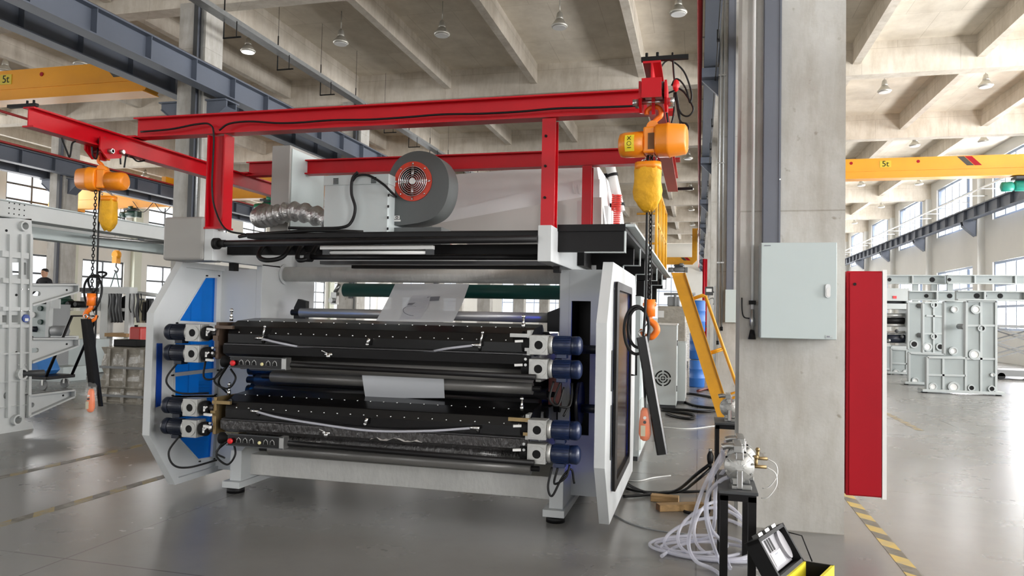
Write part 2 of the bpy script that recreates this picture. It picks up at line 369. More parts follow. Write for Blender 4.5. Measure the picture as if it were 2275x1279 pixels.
def fz(z0, z1): return lambda a, b, t: V((a, b, z0 if t == 0 else z1))
def circ(a, b, r, n=14): return [(a + r * math.cos(2 * PI * i / n), b + r * math.sin(2 * PI * i / n)) for i in range(n)]
def rect(a0, b0, a1, b1): return [(a0, b0), (a1, b0), (a1, b1), (a0, b1)]
def rrect(a0, b0, a1, b1, r, n=4):
    o = []
    for ca, cb, t0 in ((a1 - r, b0 + r, -PI / 2), (a1 - r, b1 - r, 0), (a0 + r, b1 - r, PI / 2), (a0 + r, b0 + r, PI)):
        for i in range(n + 1): o.append((ca + r * math.cos(t0 + PI / 2 * i / n), cb + r * math.sin(t0 + PI / 2 * i / n)))
    return o
def spline(pts, k=8, closed=False):
    pts = [V(p) for p in pts]; m = len(pts); out = []
    for i in range(m if closed else m - 1):
        p0 = pts[(i - 1) % m] if (closed or i) else pts[0] * 2 - pts[1]; p1 = pts[i]; p2 = pts[(i + 1) % m]
        p3 = pts[(i + 2) % m] if (closed or i + 2 < m) else p2 * 2 - p1
        for j in range(k):
            t = j / k; out.append(0.5 * ((2 * p1) + (p2 - p0) * t + (2 * p0 - 5 * p1 + 4 * p2 - p3) * t * t + (3 * p1 - p0 - 3 * p2 + p3) * t ** 3))
    if not closed: out.append(pts[-1])
    return out

def tag(o, label=None, cat=None, group=None, kind=None):
    if label: o['label'] = label
    if cat: o['category'] = cat
    if group: o['group'] = group
    if kind: o['kind'] = kind
    return o
ORG = {}
def org(o): return ORG.get(o.name, V((0, 0, 0)))
def obj(name, mb, m, parent=None, bev=0.0, label=None, origin=None, stuff=False):
    """one mesh object; mb is given in world coordinates, parents carry their own base point"""
    o_ = org(parent) if parent else V(origin or (0, 0, 0))
    me = mb if isinstance(mb, bpy.types.Mesh) else mb.mesh(name, m, o_)
    o = bpy.data.objects.new(name, me); COL.objects.link(o)
    if parent: o.parent = parent; ORG[o.name] = o_
    elif origin: o.location = origin; ORG[o.name] = V(origin)
    if bev:
        b = o.modifiers.new('edge', 'BEVEL'); b.width = bev; b.segments = 2; b.limit_method = 'ANGLE'
    if label: o['label'] = label
    if stuff: o['kind'] = 'stuff'
    return o
def thing(name, loc, label, cat, group=None, rotz=0.0):
    o = bpy.data.objects.new(name, None); COL.objects.link(o); o.location = loc; o.empty_display_size = 0.2; ORG[o.name] = V(loc)
    if rotz: o.rotation_euler = (0, 0, rotz)
    return tag(o, label, cat, group)
def struct(name, mb=None, m=None, loc=(0, 0, 0)):
    if mb is None:
        o = bpy.data.objects.new(name, None); COL.objects.link(o); o.location = loc; ORG[o.name] = V(loc)
    else: o = obj(name, mb, m, origin=loc if any(loc) else None)
    o['kind'] = 'structure'; return o
def dup(root, loc=None, label=None, group=None, rotz=None):
    r = root.copy(); COL.objects.link(r)
    if loc is not None: r.location = loc
    if rotz is not None: r.rotation_euler = (0, 0, rotz)
    if label: r['label'] = label
    if group: r['group'] = group
    for ch in list(root.children):
        c = ch.copy(); COL.objects.link(c); c.parent = r
        for g in list(ch.children):
            d = g.copy(); COL.objects.link(d); d.parent = c
    return r
def text_mesh(txt, size, m, depth=0.002):
    c = bpy.data.curves.new('lettering', 'FONT'); c.body = txt; c.size = size; c.extrude = depth; c.align_x = 'CENTER'; c.align_y = 'CENTER'
    o = bpy.data.objects.new('lettering', c); COL.objects.link(o); dg = bpy.context.evaluated_depsgraph_get()
    me = bpy.data.meshes.new_from_object(o.evaluated_get(dg)); bpy.data.objects.remove(o); bpy.data.curves.remove(c)
    me.materials.clear(); me.materials.append(MATS[m]); return me
def lettering(name, txt, size, m, parent, pos, right=(1, 0, 0), up=(0, 0, 1)):
    """flat lettering standing on a face: right / up give its reading direction"""
    o = bpy.data.objects.new(name, text_mesh(txt, size, m)); COL.objects.link(o)
    r, u = V(right).normalized(), V(up).normalized(); n = r.cross(u)
    o.parent = parent; mw = Matrix((r, u, n)).transposed().to_4x4(); mw.translation = V(pos) - org(parent); o.matrix_local = mw; return o

# ================================================================== THE HALL
struct('floor', B(WL - 0.3, WB - 0.3, -0.2, WR + 0.3, WF + 0.3, 0), 'floor_concrete')
ceiling = struct('ceiling', B(WL - 0.3, WB - 0.3, SLAB, WR + 0.3, WF + 0.3, SLAB + 0.2), 'concrete_slab')
NB = range(-2, 9)
SECX = (-31.0, -28.1, -25.2, -19.2, -16.25, -13.3, -7.68, -4.92, -1.68, 4.1, 7.12, 9.75)
sec_me = MB().box(-0.1, 0, 8.6, 0.1, BAY - 0.4, SLAB).mesh('secondary_beam', 'concrete_beam')
row_me = MB().box(-0.15, 0, 8.45, 0.15, BAY - 0.4, SLAB).mesh('edge_beam', 'concrete_beam')
for n in NB:
    yb = Y0 + 0.1 + n * BAY
    for x0, x1 in ((WL, ROWX[0]), (ROWX[0], ROWX[1]), (ROWX[1], ROWX[2]), (ROWX[2], WR)):
        obj('main_beam', B(x0, yb, 8.3, x1, yb + 0.4, SLAB), 'concrete_beam', ceiling)
    if n < 8:
        for x in SECX:
            o = obj('secondary_beam', sec_me, None, ceiling); o.location = (x, yb + 0.4, 0)
        for x in ROWX:
            o = obj('edge_beam', row_me, None, ceiling); o.location = (x, yb + 0.4, 0)
# columns, with steel corbels for the crane beams
def corbel(col, x, y, s):
    """steel bracket reaching out in x (s = +1 / -1) below a crane beam"""
    m = MB(); m.plate([(x, 6.17), (x + s * 0.5, 6.17), (x + s * 0.5, 6.02), (x, 5.62)], [], fy(y + 0.12, y + 0.15))
    m.plate([(x, 6.17), (x + s * 0.5, 6.17), (x + s * 0.5, 6.02), (x, 5.62)], [], fy(y + 0.45, y + 0.48))
    m.box(x, y + 0.05, 6.15, x + s * 0.52, y + 0.55, 6.18); m.bar((x + s * 0.5, y + 0.3, 6.02), (x + s * 0.01, y + 0.3, 5.63), 0.4, 0.02)
    obj('corbel', m, 'crane_grey', col)
def column(x, n, w_):
    y = Y0 + n * BAY
    c = struct('concrete_column', B(x - w_ / 2, y, 0, x + w_ / 2, y + 0.6, 8.35), 'concrete_column', loc=(x, y, 0.0))
    if abs(x - ROWX[2]) < 0.1:
        corbel_r(c, x, w_, y)
    else:
        corbel(c, x - w_ / 2, y, -1); corbel(c, x + w_ / 2, y, 1)
    return c
def corbel_r(c, x, w_, y):
    m = MB(); m.box(x - w_ / 2 - 0.3, y + 0.02, 6.0, x - w_ / 2, y + 0.5, 6.17); m.plate([(x - w_ / 2, 6.0), (x - w_ / 2 - 0.3, 6.0), (x - w_ / 2, 5.7)], [], fy(y + 0.2, y + 0.28))
    obj('corbel', m, 'crane_grey', c); corbel(c, x + w_ / 2, y, 1)
for n in range(-2, 9):
    cr = column(ROWX[2], n, 0.76)
    if n == 0: NEARCOL = cr
    column(ROWX[1], n, 0.68)
    column(ROWX[0], n, 0.68)
# walls with window openings
def wall(name, axis, c0, c1, lo, hi, holes, m):
    """wall slab between c0 and c1 across, lo..hi along, with rectangular holes (a0, z0, a1, z1) sharing rows"""
    mb = MB()
    def seg(a0, z0, a1, z1):
        if a1 - a0 < 1e-4 or z1 - z0 < 1e-4: return
        if axis == 'x': mb.box(c0, a0, z0, c1, a1, z1)
        else: mb.box(a0, c0, z0, a1, c1, z1)
    zs = sorted({(h[1], h[3]) for h in holes}); z = 0.0
    for z0, z1 in zs:
        seg(lo, z, hi, z0); a = lo
        for h in sorted(h for h in holes if (h[1], h[3]) == (z0, z1)): seg(a, z0, h[0], z1); a = h[2]
        seg(a, z0, hi, z1); z = z1
    seg(lo, z, hi, SLAB)
    return struct(name, mb, m)
RZ = ((1.33, 4.27), (6.1, 8.7)); LZ = RZ
wr = wall('wall_right', 'x', WR, WR + 0.3, WB, WF, [(a, z0, b, z1) for a, b in BAYS for z0, z1 in RZ], 'wall_paint')
wl = wall('wall_left', 'x', WL - 0.3, WL, WB, WF, [(a, z0, b, z1) for a, b in BAYS_L for z0, z1 in LZ], 'wall_paint')
wf = wall('wall_far', 'y', WF, WF + 0.3, WL, WR, [(a, 1.4, b, 7.0) for a, b in ENDS], 'wall_paint')
wb = wall('wall_back', 'y', WB - 0.3, WB, WL, WR, [(a, 0.7, b, 7.7) for a, b in ENDS], 'wall_paint')
pil = MB().box(-0.3, 0, 0, 0, 0.6, 8.35).mesh('pilaster', 'wall_paint')
pil2 = MB().box(0, 0, 0, 0.3, 0.6, 8.35).mesh('pilaster', 'wall_paint_green')
for n in NB:
    y = Y0 + n * BAY
    o = obj('pilaster', pil, None, wr); o.location = (WR, y, 0)
    o = obj('pilaster', pil2, None, wl); o.location = (WL, 32.8 + 9.9 * (n - 3), 0) if n < 7 else (WL, 37.6 + 9.9 * (n - 8), 0)
# windows: frame, mullions and single panes
WN = [0]
def window(axis, c, a0, z0, a1, z1, nc, nr, fm, t=0.06, open_side=-1):
    WN[0] += 1
    loc = (c, (a0 + a1) / 2, z0) if axis == 'x' else ((a0 + a1) / 2, c, z0)
    win = struct('window_%d' % WN[0], loc=loc)
    def bb(mb, b0, y0_, b1, y1_, d0, d1):
        if axis == 'x': mb.box(c + d0, b0, y0_, c + d1, b1, y1_)
        else: mb.box(b0, c + d0, y0_, b1, c + d1, y1_)
        return mb
    fr = MB(); bb(fr, a0, z0, a1, z0 + t, -.06, .06); bb(fr, a0, z1 - t, a1, z1, -.06, .06); bb(fr, a0, z0 + t, a0 + t, z1 - t, -.06, .06); bb(fr, a1 - t, z0 + t, a1, z1 - t, -.06, .06)
    obj('window_frame', fr, fm, win)
    cw = (a1 - a0 - 2 * t) / nc; rh = (z1 - z0 - 2 * t) / nr
    for i in range(1, nc): obj('mullion', bb(MB(), a0 + t + i * cw - t / 2, z0 + t, a0 + t + i * cw + t / 2, z1 - t, -.045, .045), fm, win)
    for j in range(1, nr): obj('transom', bb(MB(), a0 + t, z0 + t + j * rh - t / 2, a1 - t, z0 + t + j * rh + t / 2, -.04, .04), fm, win)
    for i in range(nc):
        for j in range(nr): obj('pane', bb(MB(), a0 + t + i * cw, z0 + t + j * rh, a0 + t + (i + 1) * cw, z0 + t + (j + 1) * rh, -.004, .004), 'glass', win)
for k, (a, b) in enumerate(BAYS):
    n = k - 2
    near = n < 2
    window('x', WR + 0.14, a, RZ[1][0], b, RZ[1][1], 1 if near else 5, 1 if near else 3, 'window_frame', 0.1)
    window('x', WR + 0.14, a, RZ[0][0], b, RZ[0][1], 1 if near else 5, 1 if near else 3, 'window_frame', 0.1)
for a, b in BAYS_L:
    vis = 24 < a < 60
    window('x', WL - 0.14, a, LZ[1][0], b, LZ[1][1], 2 if vis else 1, 3 if vis else 1, 'window_frame_dark', 0.1)
    window('x', WL - 0.14, a, LZ[0][0], b, LZ[0][1], 2 if vis else 1, 3 if vis else 1, 'window_frame_dark', 0.1)
for a, b in ENDS:
    window('y', WF + 0.14, a, 1.4, b, 7.0, 6, 4, 'window_frame', 0.08)
    window('y', WB - 0.14, a, 0.7, b, 7.7, 3, 3, 'window_frame', 0.1)
# hazard tape on the floor
def tape(n, x, y0, y1, m, wd=0.1):
    o = struct('trim_%d' % n, B(x - wd / 2, y0, 0.0, x + wd / 2, y1, 0.002), m); return o
tape(1, 1.34, 3.0, 60, 'hazard_tape'); tape(2, -4.88, 2.0, 60, 'hazard_tape_worn'); tape(3, -6.22, 2.0, 60, 'hazard_tape_worn'); tape(4, 3.2, 12.0, 60, 'hazard_tape_worn')

# ------------------------------------------------------------------ crane runway beams
def runway(x, zt, zb, wd, label, y0=WB + 0.1, y1=WF - 0.1, side=0, rail=True):
    t = thing('crane_runway_beam', (x, y0, zb), label, 'crane beam')
    h = zt - zb
    b = MB(); b.box(x - wd / 2, y0, zt - 0.03, x + wd / 2, y1, zt); b.box(x - wd / 2, y0, zb, x + wd / 2, y1, zb + 0.025); b.box(x - 0.01, y0, zb + 0.025, x + 0.01, y1, zt - 0.03)
    obj('i_section', b, 'crane_grey', t)
    st = MB().box(-wd / 2 + 0.01, -0.008, 0.025, wd / 2 - 0.01, 0.008, h - 0.03).mesh('stiffener', 'crane_grey')
    y = Y0 + 0.3
    while y > 6: y -= BAY / 6
    while y < y1:
        o = obj('stiffener', st, None, t); o.location = (0, y - y0, 0); y += BAY / 6
    if rail: obj('crane_rail', B(x - 0.035, y0, zt, x + 0.035, y1, zt + 0.07), 'crane_rail', t)
    return t
ZT, ZB = 6.70, 6.2
runway(-10.12, ZT, ZB, 0.3, 'grey steel crane runway beam on the press side of the concrete columns')
runway(-11.68, ZT + 0.22, ZB + 0.22, 0.3, 'grey steel crane runway beam carrying the near yellow crane behind the columns')
runway(0.17, ZT, ZB, 0.24, 'grey steel crane runway beam beside the column with the electrical box')
runway(1.5, ZT, ZB, 0.3, 'grey steel crane runway beam above the red wall cabinet')
runway(WR - 0.62, ZT, ZB, 0.3, 'dark grey crane runway beam along the bright window wall')
runway(-21.72, ZT, ZB, 0.3, 'grey crane runway beam with a red conductor rail above the white machine')
runway(-23.28, ZT, ZB, 0.3, 'grey crane runway beam of the far bay behind the second column row')
runway(WL + 0.62, ZT, ZB, 0.3, 'grey crane runway beam along the dark framed windows')
for n in NB:
    y = Y0 + n * BAY
    m = MB(); m.box(WR - 0.85, y + 0.05, 6.17, WR - 0.3, y + 0.55, 6.2); m.plate([(WR - 0.3, 6.17), (WR - 0.85, 6.17), (WR - 0.8, 5.95), (WR - 0.3, 5.5)], [], fy(y + 0.1, y + 0.14)); m.plate([(WR - 0.3, 6.17), (WR - 0.85, 6.17), (WR - 0.8, 5.95), (WR - 0.3, 5.5)], [], fy(y + 0.44, y + 0.48)); m.bar((WR - 0.83, y + 0.3, 5.98), (WR - 0.31, y + 0.3, 5.52), 0.36, 0.02)
    obj('corbel', m, 'crane_grey', wr)
    yl = (32.8 + 9.9 * (n - 3)) if n < 7 else 37.6 + 9.9 * (n - 8)
    m = MB(); m.box(WL + 0.3, yl + 0.05, 6.17, WL + 0.85, yl + 0.55, 6.2); m.plate([(WL + 0.3, 6.17), (WL + 0.85, 6.17), (WL + 0.8, 5.95), (WL + 0.3, 5.5)], [], fy(yl + 0.2, yl + 0.4))
    obj('corbel', m, 'crane_grey', wl)
# conductor rails / pipes that run along the hall
def pipe_run(name, x, z, r, m, label, cat, hx, y0=WB + 0.1, y1=WF - 0.1, step=BAY / 4):
    t = thing(name, (x, y0, z), label, cat)
    obj('bar' if cat != 'pipe' else 'pipe', MB().cyl((x, y0, z), (x, y1, z), r, n=10), m, t)
    hm = MB().box(min(0, hx), -0.012, -0.012, max(0, hx), 0.012, 0.012).mesh('bracket', 'steel'); y = y0 + 1
    while y < y1:
        o = obj('bracket', hm, None, t); o.location = (0, y - y0, 0); y += step
    return t
pipe_run('conductor_rail', -0.03, 6.62, 0.045, 'red_pipe', 'thin red conductor rail running up high beside the column row', 'conductor rail', 0.19)
pipe_run('conductor_rail', -21.5, 6.75, 0.035, 'red_pipe', 'red conductor rail along the crane beam above the white machine', 'conductor rail', -0.3)
pipe_run('conductor_rail', WR - 0.95, 7.25, 0.035, 'white_plastic', 'pale conductor rail above the crane beam by the bright windows', 'conductor rail', 0.95)
pipe_run('fire_pipe', -22.05, AX(60, 264, -22.05).z, 0.045, 'red_pipe', 'thin red sprinkler pipe running along the second column row', 'pipe', -0.12)
# cable tray hung along the ceiling on the press side of the columns
ct = thing('cable_tray', (-9.6, 2, 7.6), 'long galvanised cable tray hung on black rods under the concrete ceiling', 'cable tray')
m = MB(); m.box(-9.72, WB + 1, 7.6, -9.48, WF - 1, 7.615); m.box(-9.72, WB + 1, 7.615, -9.71, WF - 1, 7.7); m.box(-9.49, WB + 1, 7.615, -9.48, WF - 1, 7.7)
obj('tray', m, 'galvanised', ct)
rod = MB(); rod.cyl((-0.16, 0, -0.32), (-0.16, 0, 0.5), 0.014, n=6); rod.cyl((-0.16, 0, 0.5), (-0.16, 0, 1.6), 0.005, n=6); rod.box(-0.17, -0.015, -0.33, 0.26, 0.015, -0.305); rod.cyl((0.15, 0, -0.32), (0.15, 0, 0.02), 0.01, n=6); rod = rod.mesh('hanger_rod', 'black_matte')
y = 3.0
while y < 60:
    o = obj('hanger_rod', rod, None, ct); o.location = (0, y - 2, 0); y += 2.02

# ------------------------------------------------------------------ pendant lamps
lamp0 = thing('pendant_lamp', (0, 0, 8.35), 'bell shaped industrial pendant lamp hanging under the concrete ceiling', 'lamp', 'industrial pendant lamps under the ceiling')
obj('rod', MB().cyl((0, 0, 8.72), (0, 0, SLAB), 0.012, n=6), 'lamp_metal', lamp0)
obj('housing', MB().lathe([(0, 0.085), (0.05, 0.085), (0.16, 0.06), (0.2, 0.02)], (0, 0, 8.54), (0, 0, 1), 14), 'lamp_metal', lamp0)
obj('shade', MB().lathe([(0, 0.175), (0.04, 0.2), (0.055, 0.195), (0.12, 0.14), (0.2, 0.085)], (0, 0, 8.35), (0, 0, 1), 18), 'lamp_metal', lamp0)
obj('diffuser', MB().lathe([(0, 0.16), (0.01, 0.165)], (0, 0, 8.342), (0, 0, 1), 18), 'white_plastic', lamp0)
spots = []
for px, py in ((757, 92), (982, 73), (1243, 55), (1507, 25), (1965, 200), (2190, 188), (2032, 321), (2185, 312), (180, 140), (11, 155)):
    p = FL(px, py, 8.42); spots.append((p.x, p.y))
for n in range(3, 8):
    for x in (-31.0, -28.0, -25.2, -19.5, -17.0, -14.3, -8.7, -6.0, -3.2, -0.5, 2.6): spots.append((x, 16.4 + (n - 1) * BAY))
for n in range(4, 8):
    for x in (5.2, 7.8, 10.4): spots.append((x, 16.4 + (n - 1) * BAY))
first = True
for x, y in spots:
    k = 0 if x > 0.69 else 1 if x > -10.9 else 2 if x > -22.5 else 3
    lb = ('bell shaped pendant lamp hanging in the bright bay by the window wall', 'bell shaped pendant lamp hanging in the bay above the printing press', 'bell shaped pendant lamp hanging in the bay of the white winding machine', 'bell shaped pendant lamp hanging in the bay by the dark framed windows')[k]
    gp = ('lamps of the bright bay', 'lamps of the press bay', 'lamps of the winding machine bay', 'lamps of the dark window bay')[k]
    if first: lamp0.location = (x, y, 8.35); first = False; lamp0['label'] = lb; lamp0['group'] = gp
    else: dup(lamp0, (x, y, 8.35), lb, gp)
p = FL(551, 112, 8.40)
lit = dup(lamp0, (p.x, p.y, 8.35), 'lit bell shaped pendant lamp beside the tall concrete column'); del lit['group']
for ch in lit.children:
    if ch.name.startswith('diffuser'):
        ch.data = ch.data.copy(); ch.data.materials[0] = MATS['lamp_lit']

# ------------------------------------------------------------------ overhead travelling cranes
def crane(y, xa, xb, z0, z1, label, sign_x=None, stripe_x=None, m='crane_yellow', dots=(), wd=0.4, zr=ZT + 0.07, zrb=None):
    """single girder crane; xa and xb are the rails it rides on, zr the rail top"""
    x0, x1 = xa + 0.3, xb - 0.3
    t = thing('bridge_crane', ((x0 + x1) / 2, y, z0), label, 'crane'); h = z1 - z0
    obj('girder', MB().plate([(x0 + 0.25, z0), (x1 - 0.25, z0), (x1, z0 + h * 0.55), (x1, z1), (x0, z1), (x0, z0 + h * 0.55)], [], fy(y, y + wd)), m, t)
    obj('lower_flange', B(x0 + 0.25, y - 0.05, z0 - 0.03, x1 - 0.25, y + wd + 0.05, z0), m, t)
    obj('girder_rib', MB().bar((x0 + 0.3, y - 0.01, z0 + h * 0.36), (x1 - 0.3, y - 0.01, z0 + h * 0.36), 0.02, 0.03), m, t)
    for x, s, zr in ((xa, 1, zr), (xb, -1, zrb or zr)):
        obj('end_truck', B(x - 0.1, y - 0.9, zr + 0.04, x + 0.1, y + wd + 0.9, zr + 0.28), m, t)
        obj('end_bracket', B(x - 0.1, y + 0.02, zr + 0.28, x + s * 0.6, y + wd - 0.02, zr + 0.34), m, t)
        obj('end_post', B(x + s * 0.3, y + 0.02, min(z1, zr), x + s * 0.6, y + wd - 0.02, zr + 0.28), m, t)
        for yy in (y - 0.7, y + wd + 0.7):
            obj('wheel', MB().cyl((x - 0.05, yy, zr + 0.09), (x + 0.05, yy, zr + 0.09), 0.09, n=14), 'dark_grey', t)
    if stripe_x is not None:
        for k, c in enumerate(('tape_black', 'red_cabinet')):
            a = stripe_x + k * 0.22
            obj('warning_stripe', MB().plate([(a, z1 - 0.02), (a + 0.2, z1 - 0.02), (a + 0.2 + h * 0.45, z0 + h * 0.5), (a + h * 0.45, z0 + h * 0.5)], [], fy(y - 0.006, y)), c, t)
    if sign_x is not None:
        s = obj('capacity_sign', B(sign_x - 0.17, y - 0.012, z0 + h * 0.52, sign_x + 0.17, y, z0 + h * 0.86), 'sign_yellow', t)
        lettering('lettering', '5t', 0.26, 'black_matte', s, (sign_x, y - 0.014, z0 + h * 0.69))
    for x in dots: obj('end_cap', MB().cyl((x, y - 0.015, z0 + h * 0.78), (x, y, z0 + h * 0.78), 0.05, n=10), 'red_cabinet', t)
    return t
def crane_hoist(x, y, z, m, label, s=1.0):
    """wire rope hoist under a girder: drum, motor, gearbox, trolley"""
    t = thing('rope_hoist', (x, y, z), label, 'hoist')
    obj('drum', MB().lathe([(0, 0.12), (0.05, 0.17), (0.62, 0.17), (0.68, 0.13)], (x - 0.3 * s, y, z), (1, 0, 0), 16), m, t)
    obj('motor', MB().lathe([(0, 0.08), (0.03, 0.15), (0.3, 0.16), (0.36, 0.11)], (x - 0.66, y, z - 0.02), (1, 0, 0), 16), m, t)
    obj('gearbox', B(x + 0.36, y - 0.16, z - 0.18, x + 0.55, y + 0.16, z + 0.14), m, t, 0.03)
    obj('trolley', MB().box(x - 0.3, y - 0.22, z + 0.2, x + 0.3, y + 0.22, z + 0.28).box(x - 0.25, y - 0.03, z + 0.1, x + 0.25, y + 0.03, z + 0.31), 'dark_grey', t)
    obj('travel_motor', MB().lathe([(0, 0.05), (0.02, 0.09), (0.22, 0.09), (0.25, 0.06)], (x + 0.05, y - 0.24, z + 0.3), (1, 0, 0), 14), m, t)
    return t
yc = 25.8
z1 = A(2000, 350, yc).z; z0 = A(2000, 393, yc).z
crane(yc, 1.5, WR - 0.62, z0, z1, 'bright yellow overhead crane girder in front of the bright window wall', sign_x=A(1967, 361, yc).x, stripe_x=A(2130, 348, yc).x - 0.05, dots=(A(1891, 363, yc).x, A(2040, 357, yc).x))
p = A(2262, 402, yc); crane_hoist(p.x + 0.25, yc + 0.2, z0 - 0.34, 'hoist_teal', 'teal green rope hoist under the bright yellow crane girder')
yc = 13.7
z1 = A(100, 150, yc).z; z0 = A(150, 212, yc).z
crane(yc, -21.72, -11.68, z0, z1, 'yellow overhead crane girder ending behind the grey crane beams and columns', sign_x=A(14, 170, yc).x, stripe_x=A(228, 150, yc).x, dots=(A(93, 164, yc).x,), zrb=ZT + 0.29)
yc = 26.5
z1 = A(520, 392, yc).z; z0 = A(520, 440, yc).z
crane(yc, -21.72, -11.68, z0, z1, 'distant yellow overhead crane girder seen through the red gantry posts', stripe_x=A(545, 398, yc).x, zrb=ZT + 0.29)
p = A(592, 440, yc); crane_hoist(p.x, yc + 0.2, z0 - 0.34, 'hoist_green', 'green rope hoist under the distant yellow crane girder')
yc = 32.0
z1 = A(330, 405, yc).z; z0 = A(330, 455, yc).z
z0b = z0 - 0.1
crane(yc, WL + 0.62, -23.28, z0b, z1, 'second distant yellow crane girder behind the hanging yellow chain bag')
p = A(285, 470, yc); crane_hoist(p.x, yc + 0.2, z0b - 0.34, 'dark_green', 'dark green rope hoist above the white machine beam')
# festoon cable under that girder
f = MB()
for k in range(4):
    a, b = A(295 + 46 * k, 447, yc - 0.1), A(341 + 46 * k, 449, yc - 0.1); mid = (a + b) / 2; mid.z -= 0.55; f.tube(spline([a, mid, b], 6), 0.018, 5)
tag(obj('festoon_cable', f, 'rubber', origin=tuple(A(380, 447, yc - 0.1))), 'black festoon cable looped under the second distant yellow girder', 'cable')
yc = 46.0
z1 = A(1500, 571, yc).z; z0 = A(1500, 586, yc).z
crane(yc, -10.12, 0.17, z0, z1, 'far yellow overhead crane seen past the yellow railing', stripe_x=A(1512, 572, yc).x, m='stair_yellow')
p = A(1508, 594, yc); crane_hoist(p.x, yc + 0.2, z0 - 0.34, 'mid_grey', 'grey rope hoist under the far crane by the yellow stair')
# the hook block that hangs before the far windows
p = A(259, 566, 32.2); hk = thing('crane_hook_block', tuple(p), 'yellow crane hook block with slings hanging before the wall window', 'hook')
K = 1.5
obj('sheave_cover', MB().lathe([(-0.09 * K, 0.12 * K), (-0.05 * K, 0.17 * K), (0.05 * K, 0.17 * K), (0.09 * K, 0.12 * K)], p, (0, 1, 0), 16), 'crane_yellow', hk)
obj('hook_housing', B(p.x - 0.1 * K, p.y - 0.1 * K, p.z - 0.3 * K, p.x + 0.1 * K, p.y + 0.1 * K, p.z - 0.05 * K), 'crane_yellow', hk, 0.02)
obj('hook', MB().tube(spline([p + K * V(q) for q in ((0, 0, -.3), (0, 0, -.42), (.09, 0, -.52), (.03, 0, -.62), (-.07, 0, -.55))], 6), 0.035, 8), 'dark_grey', hk)
for s in (-1, 1): obj('sling', MB().cyl(p + V((0, 0, -.56 * K)), p + V((s * .42 - .05, 0, -2.2)), 0.025, n=6), 'dark_green', hk)
for s in (-1, 1): obj('wire_rope', MB().cyl(p + V((s * .15, 0, .1)), V((p.x + s * .15, p.y, z0b)), 0.016, n=6), 'steel', hk)

# dark cable duct and pale pipe on the columns left of the press
for n, lb in ((1, 'near tall column left of the press'), (2, 'second column behind the red gantry'), (3, 'third column behind the blower')):
    y = Y0 + n * BAY
    t = thing('cable_duct', (-10.74, y - 0.04, 2.0), 'dark grey vertical cable duct on the ' + lb, 'cable duct')
    obj('duct_body', B(-10.80, y - 0.09, 2.0, -10.69, y - 0.001, 8.3), 'tray_grey', t); obj('duct_cover', B(-10.795, y - 0.1, 2.0, -10.695, y - 0.09, 8.3), 'dark_grey', t)
    t = thing('conduit_pipe', (-10.63, y - 0.03, 1.5), 'pale vertical conduit on the ' + lb, 'pipe')
    obj('pipe', MB().cyl((-10.63, y - 0.03, 1.5), (-10.63, y - 0.03, 8.3), 0.025, n=10), 'galvanised', t)
    for z in (2.5, 4.0, 5.5): obj('clip', B(-10.665, y - 0.035, z, -10.595, y, z + 0.03), 'steel', t)
y = Y0 + 2 * BAY
t = thing('cable_duct', (-22.34, y - 0.04, 2.0), 'dark grey vertical cable duct on the column behind the hanging chain bag', 'cable duct')
obj('duct_body', B(-22.42, y - 0.09, 0.0, -22.28, y - 0.001, 8.3), 'tray_grey', t); obj('duct_cover', B(-22.41, y - 0.1, 0.0, -22.29, y - 0.09, 8.3), 'dark_grey', t)

# ================================================================== THE PRINTING PRESS
XL, XR, YF = -3.93, -1.12, 5.95           # inner faces of the side frames, front edge of the frames
press = thing('printing_press', (-2.53, 5.95, 0), 'white multi-deck film printing press with black rollers and blue motors', 'printing press')
PW = 'press_white'
# side frames
obj('side_frame', MB().plate([(YF, 0.13), (6.9, 0.13), (6.9, 2.02), (YF, 2.02)], [], fx(XL - 0.06, XL)), PW, press, 0.004)
obj('side_frame', MB().plate([(YF, 0.13), (6.9, 0.13), (6.9, 2.02), (YF, 2.02)], [], fx(XR, XR + 0.08)), PW, press, 0.004)
# header arms reaching forward at the top, and the cross plates between them
obj('header_arm', B(XL - 0.09, 5.2, 2.0, XL, 7.3, 2.25), PW, press, 0.004)
obj('header_arm', B(XR + 0.0, 5.06, 1.98, XR + 0.1, 6.9, 2.24), PW, press, 0.004)
obj('header_plate', B(XL, 6.55, 2.0, XR, 6.6, 2.18), PW, press)
for x in (XL - 0.07, XR + 0.02): obj('mount_block', B(x - 0.0, 5.55, 1.93, x + 0.05, 5.62, 2.0), 'black_paint', press)
jb = obj('junction_box', B(-4.33, 5.12, 1.99, -3.945, 5.4, 2.35), 'press_grey', press, 0.02, label='plain grey steel junction box on the header arm end')
obj('box_bracket', B(-3.945, 5.14, 1.99, -3.86, 5.2, 2.26), 'press_white', press, 0.004)
# rear panels between frame and guard
obj('rear_panel', B(-4.36, YF, 0.1, XL - 0.06, YF + 0.03, 1.97), PW, press)
obj('rear_panel', MB().plate(rect(XR + 0.08, 0.13, -0.66, 1.98), [rect(XR + 0.1, 0.62, -0.86, 1.72)], fy(YF, YF + 0.03)), PW, press)
obj('drive_recess', MB().box(XR + 0.09, YF + 0.4, 0.55, -0.84, YF + 0.42, 1.8).box(XR + 0.08, YF + 0.03, 0.55, XR + 0.1, YF + 0.4, 1.8).box(-0.86, YF + 0.03, 0.55, -0.84, YF + 0.4, 1.8), 'black_paint', press)
for p0, z in (((XR + 0.2, YF + 0.1), 1.33), ((XR + 0.2, YF + 0.1), 0.86)):
    obj('drive_shaft', MB().cyl((p0[0], p0[1] - 0.25, z), (-0.68, p0[1] - 0.25, z), 0.035, n=14), 'motor_navy', press)
obj('pulley', MB().cyl((-0.93, 5.8, 0.9), (-0.9, 5.8, 0.9), 0.17, n=24), 'roll_dark', press)
